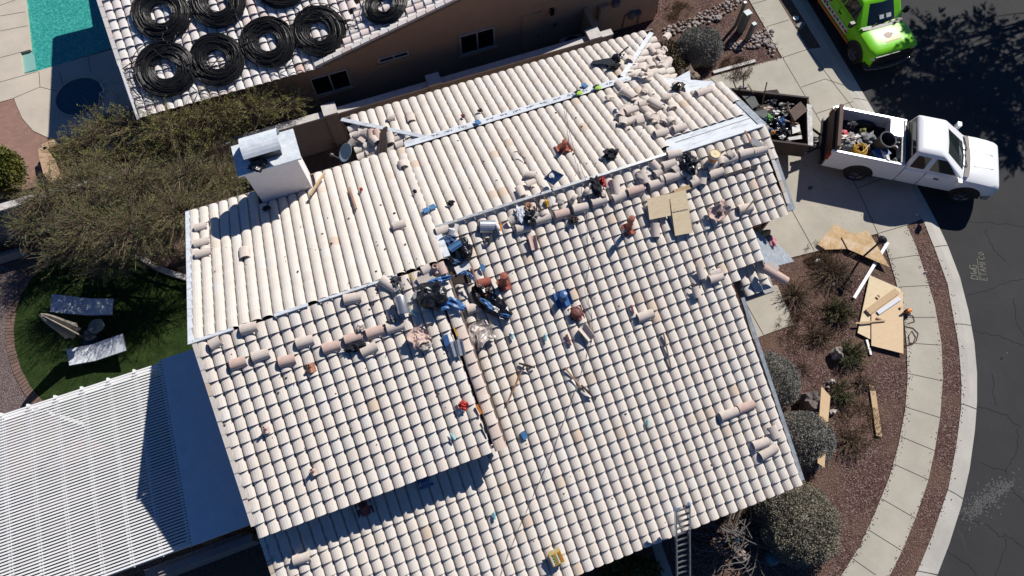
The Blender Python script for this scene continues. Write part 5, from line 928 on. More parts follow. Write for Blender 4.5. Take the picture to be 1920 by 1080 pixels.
crumple(FL, (812, 556), (.36, .31, .24), 'bag_black', 'large black garbage bag by the seam, tied with blue tarp', 'garbage bag', 'garbage_bag', 3, .3)
crumple(FR, (832, 478), (.24, .26, .18), 'bag_black', 'crumpled black bag at the step, left of the blue tub', 'garbage bag', 'garbage_bag', 6, .5)
crumple(FR, (872, 467), (.17, .28, .16), 'bag_black', 'rounded black bag at the step, right of the blue tub', 'garbage bag', 'garbage_bag', 8, .25)
crumple(FR, (995, 406), (.15, .17, .15), 'bag_black', 'black rag bundle below the ridge beside white cloth', 'rag', 'rag_bundle', 9, .5); crumple(FR, (976, 402), (.12, .2, .06), 'sling_white', 'white cloth lying left of the black rag bundle', 'cloth', 'cloth', 10, .5)
crumple(FR, (1292, 306), (.20, .24, .14), 'bag_black', 'black tool bundle left of the yellow lidded bucket', 'tool bag', 'tool_bag', 11, .6); crumple(BK, (1146, 288), (.18, .15, .10), 'black_cloth', 'black tool belt lying on the back slope', 'tool belt', 'tool_belt', 12, .6)
crumple(FR, (1118, 350), (.13, .26, .12), 'black_cloth', 'dark blue jacket hanging under the ridge', 'jacket', 'jacket', 13, .4); crumple(FR, (1130, 342), (.07, .13, .10), 'red_paint', 'red and yellow glove beside the dark blue jacket', 'glove', 'glove', 14, .5)
crumple(FL, (665, 650), (.20, .11, .07), 'black_cloth', 'pair of black gloves between ridge tiles on the left slope', 'gloves', 'gloves', 15, .6); crumple(FL, (676, 616), (.09, .08, .07), 'foil', 'crumpled foil above the row of ridge tiles', 'foil', 'foil', 16, .5); crumple(FL, (736, 599), (.06, .1, .07), 'grey_plastic', 'grey lump above the clean ridge tile', 'scrap', 'scrap', 17, .5)
crumple(FL, (741, 527), (.12, .11, .07), 'steel_dark', 'tangle of dark wire under the ridge', 'wire', 'wire_tangle', 18, .7); crumple(FR, (1075, 412), (.12, .09, .07), 'rust_steel', 'dark debris lump below the pinkish ridge tile', 'debris', 'debris', 19, .6)
csheet(FR, (897, 628), (.34, .28), 'foil', 'crumpled silver flashing below the seam top', 'flashing', 'crumpled_flashing', 20); csheet(FL, (785, 630), (.23, .20), 'loose_tile_pink', 'crushed pinkish pipe flashing with silver edge on the left slope', 'flashing', 'crumpled_flashing', 21); crumple(FL, (797, 650), (.16, .08, .05), 'foil', 'silver foil scrap under the crushed pinkish flashing', 'foil', 'foil', 22, .5)
crumple(FL, (868, 760), (.10, .10, .07), 'red_paint', 'red and white food wrapper with a torn flap', 'wrapper', 'snack_wrapper', 23, .6); crumple(FL, (864, 764), (.08, .11, .04), 'paper_white', 'white torn paper beside the red food wrapper', 'paper', 'crumpled_paper', 24, .6)
crumple(BK, (845, 380), (.09, .05, .05), 'black_cloth', 'small black scrap on the back slope right of the blue pieces', 'scrap', 'scrap', 25, .5); crumple(BK, (778, 359), (.05, .05, .05), 'black_cloth', 'tiny black scrap on the back slope left of the blue pieces', 'scrap', 'scrap', 26, .5); crumple(BK, (677, 355), (.04, .05, .04), 'red_paint', 'tiny red scrap right of the short wooden stick', 'scrap', 'scrap', 27, .5)
crumple(BK, (500, 302 + 88), (.10, .05, .06), 'black_cloth', 'dark scrap in the shade at the chimney foot', 'scrap', 'scrap', 28, .5); c = Vector((hc - .22, CB0 - .0, ct + .13)); mb = MB(); mb.blob(c, (.22, .16, .09), 29, .5, 2.2, 20, 12); tag(mb.build('bag', 'bag_black', None, c), 'small black bag lying on the edge of the chimney cap', 'bag')
crumple(FR, (927, 785), (.05, .04, .04), 'black_cloth', 'small black scrap right of the seam column', 'scrap', 'scrap', 30, .5); crumple(HR, (1246, 92), (.10, .10, .05), 'loose_tile', 'heap of grey mortar crumbs on the right hip face', 'mortar', 'mortar_heap', 31, .5)
crumple(ST, (900, 207), (.07, .05, .05), 'black_cloth', 'black rag on the upper slope by the printed strip', 'scrap', 'scrap', 32, .6); crumple(ST, (868, 218), (.05, .06, .05), 'terracotta_dark', 'brown red scrap on the upper slope near the black rag', 'scrap', 'scrap', 33, .6)
for i, (x, y) in enumerate(((1087, 176), (1122, 166))):
    lab = 'lime green work glove with black fingers on the printed strip, ' + ('left one' if i == 0 else 'right one'); b = BK.at(x, y, .06); t = thing('work_glove', lab, 'glove', tuple(b), 'lime work gloves'); M = frame(b, (1, .3, 0), BK.n)
    mb = MB(); mb.blob((0, 0, .03), (.11, .08, .035), 40 + i, .15, 1.5, 14, 8, M); mb.build('palm', 'lime_cloth', t)
    for k in range(5): mb = MB(); a0 = Vector((.0 + .035 * k - .08, .06, .03)); mb.tube([M @ a0, M @ (a0 + Vector((.012 * k - .02, .05, .012))), M @ (a0 + Vector((.018 * k - .03, .10 - (.03 if k in (0, 4) else 0), .0)))], [.018, .019, .014], 7); mb.build('finger', 'black_cloth', t)
# blue tarp, cords and strips
def ribbon3(pl, pts, w, m, lab, cat, name, amp=.03, off=.10, seed=1):
    rr = random.Random(seed); V = [pl.at(x, y, off + rr.uniform(0, .05)) for x, y in pts]; mb = MB(); L, Rr = [], []
    P = []
    for i in range(len(V) - 1):
        for t in range(4): P.append(lerp(V[i], V[i + 1], t / 4))
    P.append(V[-1]); vs = []
    for i, p in enumerate(P):
        d = (P[min(i + 1, len(P) - 1)] - P[max(i - 1, 0)]).normalized(); s = d.cross(pl.n).normalized(); ww = w * (math.sin(math.pi * (i + .6) / (len(P) + .2)) ** .5)
        for j in range(5): vs.append(p + s * (j / 4 - .5) * ww + pl.n * (rr.uniform(-amp, amp) + (.03 if j % 2 else 0)))
    n_ = len(P); top = vs; mb.add(top + [v - pl.n * .008 for v in top], [(i * 5 + j, i * 5 + j + 1, i * 5 + j + 6, i * 5 + j + 5) for i in range(n_ - 1) for j in range(4)] + [(5 * n_ + i * 5 + j, 5 * n_ + i * 5 + j + 5, 5 * n_ + i * 5 + j + 6, 5 * n_ + i * 5 + j + 1) for i in range(n_ - 1) for j in range(4)])
    return tag(mb.build(name, m, None, V[0]), lab, cat)
ribbon3(FL, [(800, 532), (822, 526), (847, 519)], .16, 'tarp_blue', 'blue tarp strip across the top of the large black garbage bag', 'tarp', 'tarp_strip', seed=2)
ribbon3(FL, [(818, 579), (845, 566), (872, 579)], .26, 'tarp_blue', 'blue tarp flap spread below the large black garbage bag', 'tarp', 'tarp_strip', seed=3); ribbon3(FR, [(857, 516), (870, 510), (882, 516), (891, 529)], .09, 'tarp_blue', 'arched blue strap between the garbage bag and the red tiles', 'strap', 'strap', seed=4, off=.3)
ribbon3(FR, [(890, 535), (905, 560), (930, 575), (958, 594)], .50, 'bag_black', 'black plastic sheet stretched downhill from the red tiles', 'plastic sheet', 'plastic_sheet', seed=5, amp=.05); ribbon3(FR, [(900, 560), (915, 570), (926, 582)], .13, 'tarp_blue', 'crumpled blue tarp piece at the left of the black plastic sheet', 'tarp', 'tarp_strip', seed=6, off=.2); ribbon3(FR, [(920, 530), (927, 545), (924, 560)], .06, 'denim_cloth', 'blue and white strap right of the red ridge tile', 'strap', 'strap', seed=7, off=.22); ribbon3(FR, [(938, 590), (958, 594)], .10, 'tarp_blue', 'blue tarp corner at the lower end of the black plastic sheet', 'tarp', 'tarp_strip', seed=8, off=.16)
ribbon3(FR, [(822, 455), (838, 450), (855, 446)], .22, 'denim_cloth', 'blue denim like cloth on top of the bags at the step', 'cloth', 'cloth', seed=9, off=.25); ribbon3(FR, [(836, 488), (850, 492), (872, 486)], .16, 'denim_cloth', 'dark blue rag under the blue tub', 'cloth', 'cloth', seed=10, off=.12)
b = FR.at(853, 462, .2); t = thing('tub', 'blue plastic tub among the black bags at the step', 'tub', tuple(b)); M = frame(b, (1, .3, 0), FR.n); mb = MB(); mb.box((0, 0, .05), (.32, .18, .16), M); mb.build('tub_body', 'blue_metal', t); mb = MB(); mb.box((0, .0, .14), (.34, .08, .02), M); mb.build('lid', 'blue_sky_plastic', t)
def stick(pl, p0, p1, w, h, m, lab, cat='stick', name='wooden_stick', off=.06, grp=None):
    a, b = pl.at(*p0, off), pl.at(*p1, off); mb = MB(); mb.beam(a, b, w, h, pl.n); return tag(mb.build(name, m, None, tuple((a + b) / 2)), lab, cat, grp)
stick(FR, (854, 508), (881, 496), .18, .03, 'paint_white', 'white trim board lying below the bags at the step', 'board', 'trim_board', .1); stick(FR, (883, 494), (896, 538), .035, .035, 'copper', 'copper coloured pole leaning across the blue strap', 'pole', 'pole', .25); stick(FL, (784, 529), (811, 515), .20, .05, 'loose_tile', 'cream board lying near the step', 'board', 'trim_board', .08)
stick(FR, (848, 520), (884, 520), .30, .02, 'rust_steel', 'dark brown flashing sheet under the arched blue strap', 'flashing', 'flashing_sheet', .05)
stick(FL, (768, 513), (776, 525), .03, .03, 'yellow_paint', 'yellow tool handle near the cream board', 'tool', 'hand_tool', .08); stick(FL, (851, 614), (857, 630), .03, .03, 'yellow_paint', 'yellow tool handle above the two grey gutters', 'tool', 'hand_tool', .08); stick(FL, (834, 628), (840, 648), .13, .05, 'blue_metal', 'dark blue flat piece left of the two grey gutters', 'scrap', 'blue_piece', .06)
for i, (p0, p1) in enumerate((((849, 640), (857, 668)), ((861, 636), (868, 666)))): lay('g', FL, *p0, *p1, 'grey metal gutter piece near the seam, ' + ('left of the two' if i == 0 else 'right of the two'), 'grey gutter pieces', flip=True, wid=.5)
lay('g', FR, 900, 424, 929, 424, 'shiny grey metal duct piece lying under the right ridge', None, wid=1.2); c = FR.at(933, 426, .14); mb = MB(); mb.blob(c, (.06, .11, .09), 44, .1); tag(mb.build('paper_roll', 'paper_white', None, c), 'white roll at the end of the shiny grey duct piece', 'roll')
b = FL.at(754, 572, .1); d = (FL.at(757, 586, .1) - FL.at(751, 556, .1)).normalized(); t = thing('metal_duct', 'silver metal duct with a dark open end on the left front slope', 'duct', tuple(b)); M = frame(b, d, FL.n) @ Matrix.Translation((0, 0, .12)) @ Matrix.Rotation(math.pi / 2, 4, 'Y'); mb = MB(); mb.lathe([(.125, -.21), (.13, -.2), (.13, .19), (.125, .21)], M, 20); mb.build('tube', 'galvanized', t, smooth=True); mb = MB(); mb.lathe([(.12, .20), (0, .19)], M, 20); mb.build('end_plate', 'black_plastic', t); mb = MB(); mb.lathe([(.12, -.20), (0, -.2)], M, 20); mb.build('end_plate', 'steel_dark', t)
c = FR.at(938, 425, .1); t = thing('drill', 'orange and black cordless drill beside the shiny grey duct piece', 'drill', tuple(c)); M = frame(c, (.3, 1, 0), FR.n); mb = MB(); mb.tube([M @ Vector((-.1, 0, .03)), M @ Vector((.1, 0, .03))], [.04, .025], 8); mb.build('body', 'orange_paint', t); mb = MB(); mb.tube([M @ Vector((-.06, 0, .03)), M @ Vector((-.1, .14, .02))], .028, 6); mb.build('grip', 'black_plastic', t); mb = MB(); mb.box((-.11, .17, .02), (.09, .06, .06), M); mb.build('battery', 'black_plastic', t)
c = FR.at(845, 438, .14); mb = MB(); M = frame(c, (.2, .3, 0), FR.n) @ Matrix.Rotation(1.2, 4, 'Y'); mb.lathe([(.03, -.12), (.085, -.12), (.085, .12), (.03, .12), (.03, -.12)], M, 18); tag(mb.build('paper_roll', 'paper_white', None, c), 'white tape roll above the bags at the step', 'roll'); stick(FR, (857, 420), (852, 441), .10, .01, 'paper_white', 'white paper strip unrolled toward the ridge', 'paper', 'paper_strip', .12)
lay('r', FR, 818, 436, 842, 428, 'pair like ridge tile under the jog of the ridge', G2, off=.08); lay('f', FR, 820, 446, 842, 438, 'grey flat tile just below the jog of the ridge', G2, off=.05)
c = FR.at(905, 502, .09); mb = MB(); mb.lathe([(0, .02), (.075, .02), (.08, 0), (.08, -.01), (0, -.01)], frame(c, (1, 0, 0), FR.n) @ Matrix.Diagonal((.8, 1.3, 1, 1)), 18); tag(mb.build('lid', 'blue_sky_plastic', None, c), 'oval blue lid left of the terracotta vent pipe', 'lid')
for i, (x, y, lab) in enumerate(((915, 448, 'torn dark grey flashing scrap standing on the front slope'),)): p = FR.at(x, y, .07); mb = MB(); mb.prism([FR.at(x - 8, y - 2, .1), FR.at(x + 1, y - 2, .22), FR.at(x + 8, y - 10, .2), FR.at(x + 9, y + 2, .08), FR.at(x + 3, y + 12, .05)], FR.n * -.01); tag(mb.build('flashing_scrap', 'grey_green', None, p), lab, 'flashing')
p = BK.at(1038, 331, .3); t = [BK.at(1019, 335, .16), BK.at(1036, 318, .42), BK.at(1057, 328, .46), BK.at(1038, 347, .20)]; mb = MB(); mb.prism(t, BK.n * -.012); tag(mb.build('flashing_sheet', 'blue_metal', None, tuple(p)), 'blue metal sheet propped up on the back slope above the ridge', 'metal sheet'); mb = MB(); mb.blob(p + BK.n * .03 + Vector((0, .02, 0)), (.10, .09, .015), 50, .5); tag(mb.build('tape_patch', 'paper_white', None, p), 'white torn patch lying on the propped blue metal sheet', 'paper')
for x, y, lab in ((799, 394, 'left blue square flashing piece on the back slope'), (811, 388, 'right blue square flashing piece on the back slope')): p = BK.at(x, y, .08); mb = MB(); mb.box((0, 0, 0), (.16, .17, .02), frame(p, (1, .2, 0), BK.n)); tag(mb.build('blue_piece', 'blue_sky_plastic', None, p), lab, 'flashing', 'blue square pieces on the back slope')
for pl, x, y, lab in ((FR, 983, 816, 'small blue flashing square low on the right front slope'), (BK, 896, 229, 'small blue pad on the printed strip left part'), (ST, 1096, 160, 'small blue pad on the upper slope by the right gloves')): p = pl.at(x, y, .08); mb = MB(); mb.box((0, 0, 0), (.13, .20, .03), frame(p, (1, .2, 0), pl.n)); tag(mb.build('blue_piece', 'blue_sky_plastic', None, p), lab, 'pad')
# bottles, tools, timber and sheet goods on the roof
for pl, x, y, lab in ((FL, 848, 818, 'crushed clear blue water bottle on the left front slope near the eave'), (FL, 775, 585, 'small cyan bottle beside the silver metal duct'), (FR, 1214, 791, 'clear plastic bottle far down on the right front slope'), (FR, 927, 966, 'clear blue bottle below the shadow band'), (FR, 960, 628, 'clear bottle right of the crumpled silver flashing'), (FR, 1023, 632, 'clear crushed bottle left of the upturned trough tile')):
    c = pl.at(x, y, .10); M = frame(c, (random.uniform(-.4, .4), 1, 0), pl.n) @ Matrix.Rotation(math.pi / 2, 4, 'Y'); mb = MB(); mb.lathe([(0, -.10), (.032, -.10), (.034, .03), (.012, .08), (.012, .10), (0, .10)], M, 10); tag(mb.build('water_bottle', 'cyan_plastic', None, c), lab, 'bottle', 'plastic bottles on the roof')
def tool(pl, h0, h1, k0, k1, lab, cat, name, m='wood_stick', mh='rust_steel', w=.035):
    a, b = pl.at(*h0, .08), pl.at(*h1, .08); t = thing(name, lab, cat, tuple(b)); mb = MB(); mb.tube([a, b], w * .6, 7); mb.build('handle', m, t); mb = MB(); c, d = pl.at(*k0, .09), pl.at(*k1, .09); mb.tube([c, (c + d) / 2 + pl.n * .06, d], [.022, .035, .02], 7); mb.build('head', mh, t)
tool(FR, (951, 757), (984, 683), (973, 681), (1003, 689), 'pickaxe with a brown wooden handle lying on the front slope', 'pickaxe', 'pickaxe'); tool(FR, (1059, 689), (1096, 735), (1090, 722), (1112, 745), 'wooden handled pry tool with dark forked end low on the front slope', 'pry tool', 'pry_tool')
stick(FR, (1244, 625), (1258, 690), .03, .03, 'wood_grey', 'thin brown lath lying down the right front slope', off=.08); stick(FR, (1062, 627), (1070, 648), .06, .03, 'terracotta_dark', 'reddish splinter left of the upturned trough tile', off=.08); stick(FR, (1183, 572), (1188, 588), .05, .03, 'terracotta_dark', 'short reddish splinter above the stained single ridge tile', off=.08); stick(BK, (655, 352), (668, 392), .05, .04, 'wood_stick', 'short wooden stick lying down the back slope', off=.08); stick(BK, (608, 325), (581, 366), .06, .05, 'wood_raw', 'light wooden pole leaning beside the chimney', 'pole', 'pole', .2)
mb = MB(); mb.tube([BK.at(964, 285, .1), BK.at(970, 284, .2), BK.at(976, 292, .12), BK.at(985, 297, .1)], .014, 6); tag(mb.build('bent_rod', 'rust_steel', None, BK.at(970, 288)), 'bent metal rod lying on the back slope', 'rod')
stick(FL, (894, 759), (902, 776), .06, .06, 'orange_paint', 'orange handled tool lying in the seam', 'tool', 'caulk_gun', .08); stick(FL, (905, 788), (916, 815), .05, .05, 'black_plastic', 'long black tool lying in the lower seam', 'tool', 'caulk_gun', .08); stick(FR, (1313, 540), (1296, 531), .04, .03, 'steel_dark', 'steel square lying left of the broken heap', 'tool', 'steel_square', .08); stick(FR, (1395, 398), (1416, 372), .03, .03, 'wood_grey', 'thin stick resting on the grey ridge tile by the roof edge', off=.16)
for i, (p0, p1, lab) in enumerate((((711, 290), (717, 243), 'left dark batten on the small hip face'), ((717, 291), (721, 240), 'middle dark batten on the small hip face'), ((723, 288), (724, 238), 'right dark batten leaning over the hip flashing'))): stick(HL, p0, p1, .07, .06, 'rust_steel', lab, 'batten', 'batten', .12, 'dark battens on the hip face')
stick(FR, (1327, 337), (1420, 314), .05, .04, 'rust_steel', 'long dark exposed batten across the courses below the bucket', 'batten', 'batten', .03); stick(FR, (1264, 360), (1294, 350), .12, .04, 'wood_raw', 'tan wood scrap beside the roof plywood', 'board', 'wood_scrap', .08); stick(FR, (1397, 245), (1408, 268), .04, .03, 'copper', 'narrow copper strip leaning at the bare sheathing', 'strip', 'copper_strip', .12)
def sheetgood(pl, pts, m, lab, off=.13, th=.018, name='plywood_sheet', cat='plywood', grp=None):
    P = [pl.at(x, y, off) for x, y in pts]; mb = MB(); mb.prism(P, -pl.n * th); c = sum(P, Vector()) / len(P); o = mb.build(name, m, None, c); return tag(o, lab, cat, grp)
sheetgood(FR, [(1213, 373), (1254, 363), (1258, 404), (1218, 412)], 'plywood_new', 'left plywood piece lying on the roof below the ridge row', .16, grp='plywood on the roof'); sheetgood(FR, [(1255, 363), (1286, 356), (1299, 436), (1266, 442)], 'plywood_new', 'right taller plywood piece lying on the roof below the ridge row', .14, grp='plywood on the roof')
mb = MB()
for k in range(14):
    p = FR.at(1260 + k * 2.2, 398.5 - k * .45, .143); mb.box((0, 0, 0), (.018, .022 + .01 * (k % 3), .003), frame(p, (1, .2, 0), FR.n))
o = mb.build('print', 'steel_dark', bpy.data.objects['plywood_sheet.001'])
# yellow packet with red and black panels
c = FR.at(1043, 1046, .16); t = thing('cardboard_box', 'yellow, red and black printed carton near the lower eave', 'carton', tuple(c)); M = frame(c, (1, .1, 0), FR.n) @ Matrix.Rotation(.0, 4, 'X')
mb = MB(); mb.box((0, 0, 0), (.31, .29, .14), M); mb.build('carton', 'yellow_paint', t)
def fliplabel(x, y, w, h, m, nm='printed_panel', z=.072): mb = MB(); mb.box((x, y, z), (w, h, .003), M); return mb.build(nm, m, t)
for x, w, m in ((-.115, .035, 'paper_white'), (-.085, .03, 'black_plastic'), (-.045, .03, 'green_plastic'), (-.01, .04, 'decal_red'), (.035, .025, 'paper_white'), (.06, .02, 'green_plastic'), (.105, .055, 'decal_red')): fliplabel(x, 0, w, .25, m)
for k in range(5): fliplabel(.105, -.10 + k * .05, .04, .022, 'yellow_paint', 'printed_letter', .075); fliplabel(-.01, -.10 + k * .05, .026, .02, 'beige_plastic', 'printed_letter', .075)
for k in range(3): fliplabel(-.085, -.08 + k * .07, .022, .03, 'paper_white', 'printed_letter', .075)
for s_ in (-1, 1): mb = MB(); mb.box((s_ * .07, .185, .05), (.13, .10, .006), M); mb.build('flap', 'beige_plastic', t)
# bucket with a yellow lid, axe, gloves, wheel
b = FR.at(1333, 305, .0); t = thing('bucket', 'yellow lidded bucket standing among ridge tiles below the bare sheathing', 'bucket', tuple(b)); mb = MB(); mb.lathe([(0, .06), (.115, .06), (.135, .40), (0, .40)], Matrix.Translation(b), 24); mb.build('pail', 'paper_white', t, smooth=False); mb = MB(); mb.lathe([(.118, .12), (.131, .30)], Matrix.Translation(b), 24); mb.build('sticker', 'orange_paint', t); mb = MB(); mb.lathe([(.14, .385), (.145, .41), (.13, .425), (.125, .415), (.03, .415), (.02, .422), (0, .422)], Matrix.Translation(b), 24); mb.build('lid', 'beige_plastic', t)
tool(FR, (1014, 361), (1009, 388), (1004, 380), (1014, 392), 'hatchet with dark handle stuck at the right ridge', 'hatchet', 'hatchet', 'rust_steel', 'steel_dark'); crumple(FR, (1025, 381), (.05, .09, .05), 'yellow_paint', 'yellow and brown glove right of the hatchet', 'glove', 'glove', 60, .6)
c = FR.at(991, 387, .1); mb = MB(); Mx = frame(c, (.2, 1, 0), (.4, -.3, 1)); mb.lathe([(.06, -.02), (.105, -.03), (.115, 0), (.105, .03), (.06, .02), (.06, -.02)], Mx, 20); tag(mb.build('tape_roll', 'copper', None, c), 'brown tape roll under the ridge left of the hatchet', 'roll')
# black blower and chainsaw-like tools on the upper slopes
b = ST.at(1135, 113, .1); t = thing('leaf_blower', 'black power tool with a long flat nozzle on the upper slope', 'power tool', tuple(b)); mb = MB(); mb.loft([[ST.at(x, y + s * w, o) for s, o in ((-1, .06), (1, .06), (1, .12), (-1, .12))] for x, y, w in ((1110, 117, 2.5), (1125, 115.5, 4), (1145, 115, 7), (1153, 113, 6))]); mb.build('nozzle', 'black_plastic', t); mb = MB(); mb.blob(ST.at(1158, 107, .14), (.15, .13, .12), 7, .4); mb.build('engine', 'bag_black', t); mb = MB(); mb.tube([ST.at(1158, 105, .2), ST.at(1168, 96, .3), ST.at(1178, 88, .2)], .025, 6); mb.build('handle', 'black_plastic', t)
crumple(BK, (1150, 116 + 8), (.22, .08, .06), 'black_cloth', 'black cloth under the black power tool', 'cloth', 'cloth', 61, .5)
b = BK.at(1272, 162, .1); t = thing('nail_gun', 'black nail tool with an orange hose at the right back edge', 'power tool', tuple(b)); mb = MB(); mb.blob(b, (.16, .12, .10), 9, .5); mb.build('body', 'bag_black', t); mb = MB(); mb.tube([BK.at(1275, 168, .15), BK.at(1281, 155, .3)], .03, 6); mb.build('handle', 'wood_raw', t)
sheetgood(BK, [(1264, 148), (1277, 150), (1296, 158), (1293, 132)], 'underlayment', 'white printed paper flap folded up at the right back edge', .22, .006, 'paper_flap', 'paper'); mb = MB(); c = at(1292, 143, 3.9); mb.blob(c, (.25, .3, .2), 12, .5); tag(mb.build('torn_framing', 'wood_grey', None, c), 'torn brown framing below the white paper flap', 'framing')
# satellite dish
b = at(660, 296, 3.3); c = at(647, 286, 3.9); t = thing('satellite_dish', 'pale blue grey satellite dish at the left end of the upper roof', 'satellite dish', tuple(b)); nd = (EYE - c).normalized() * .55 + Vector((-.75, .25, .35)); M = frame(c, (0, 0, 1), nd) @ Matrix.Diagonal((1.0, .86, 1, 1)); R0 = .30
mb = MB(); prof = [(0, -.055), (.1, -.049), (.2, -.03), (.27, -.010), (R0, 0), (R0 + .008, -.006), (.27, -.022), (.2, -.042), (.1, -.061), (0, -.067)]; mb.lathe(prof, M, 32); mb.build('dish', 'dish_grey', t, smooth=True); mb = MB(); mb.tube([b, lerp(b, c, .5) + Vector((0, 0, .1)), c - nd.normalized() * .06], .025, 6); mb.build('mast', 'grey_plastic', t); mb = MB(); mb.tube([M @ Vector((-.28, 0, -.02)), M @ Vector((-.2, 0, .34))], .014, 6); mb.box((-.19, 0, .36), (.07, .07, .1), M); mb.build('feed_arm', 'grey_plastic', t)
# safety line over the ridge
mb = MB(); P = [BK.at(1060, 192, .08), BK.at(1066, 240, .08), BK.at(1074, 270, .1), BK.at(1090, 315, .1), BK.at(1100, 345, .08), FR.at(1104, 380, .08), FR.at(1101, 440, .06), FR.at(1104, 500, .06), FR.at(1100, 545, .08), FR.at(1109, 590, .06), FR.at(1112, 630, .06), FR.at(1090, 700, .06), FR.at(1065, 770, .06), FR.at(1035, 850, .06), FR.at(1000, 930, .06), FR.at(965, 1010, .06), FR.at(940, 1075, .06), FR.at(930, 1100, .06)]
Q = []
for i in range(len(P) - 1):
    for k in range(4): Q.append(lerp(P[i], P[i + 1], k / 4) + Vector((random.uniform(-.012, .012), 0, 0)))
mb.tube(Q + [P[-1]], .006, 5); tag(mb.build('safety_line', 'cord_dark', None, P[0]), 'long thin dark line running over the ridge and down the front slope', 'rope')
mb = MB(); rr = random.Random(55)      # crumbs of mortar and tile over the slopes
for k in range(260):
    pl, x0, x1, y0, y1 = rr.choice(((FR, 960, 1400, 440, 900), (FR, 700, 1300, 880, 1060), (FL, 420, 860, 640, 880), (BK, 400, 800, 380, 560), (BK, 820, 1230, 200, 380), (FR, 860, 1400, 400, 560), (FL, 640, 860, 540, 680), (BK, 1150, 1290, 130, 250)))
    p = pl.at(rr.uniform(x0, x1), rr.uniform(y0, y1), .03); r = rr.choice((.012, .016, .02, .035)); mb.blob(p, (r, r * .7, r * .5), k, .5, 2, 6, 4)
o = mb.build('mortar_crumbs', 'rust_steel', None, None); tag(o, 'dark crumbs of mortar and tile scattered over the roof slopes', 'debris', kind='stuff')
# extension ladder on the lower eave
zt = FR.at(1280, 955, .2); l0, l1 = at(1266.5, 955, 3.45), at(1292, 946, 3.45); tm = (l0 + l1) / 2; em = at(1280, 1006, 2.72); foot = tm + (em - tm) * ((tm.z + .02) / (tm.z - em.z))
t = thing('extension_ladder', 'grey aluminium extension ladder leaning on the lower right eave', 'ladder', tuple(foot)); ax = (l1 - l0); w = ax.length; f0, f1 = foot - ax * .5, foot + ax * .5
for a, b in ((f0, l0), (f1, l1)): mb = MB(); mb.beam(a, b, .035, .085, (0, -1, 1)); mb.build('rail', 'galvanized', t)
for a, b in ((l0, 1), (l1, 2)): mb = MB(); mb.box((0, 0, 0), (.10, .045, .09), frame(a, (0, .3, 1), (0, -1, .3))); mb.build('end_cap', 'blue_metal', t)
n_ = 24
for k in range(n_): mb = MB(); mb.beam(lerp(f0, l0, (k + .6) / n_), lerp(f1, l1, (k + .6) / n_), .032, .045, (0, -1, 1)); mb.build('rung', 'grey_plastic', t)

csheet(FR, (1346, 398), (.27, .20), 'loose_tile_pink', 'crumpled pinkish pipe flashing right of the roof plywood', 'flashing', 'crumpled_flashing', 23); crumple(FR, (1350, 400), (.07, .05, .05), 'rust_steel', 'dark torn hole collar on the crumpled pinkish flashing', 'collar', 'pipe_collar', 24, .4, .16)
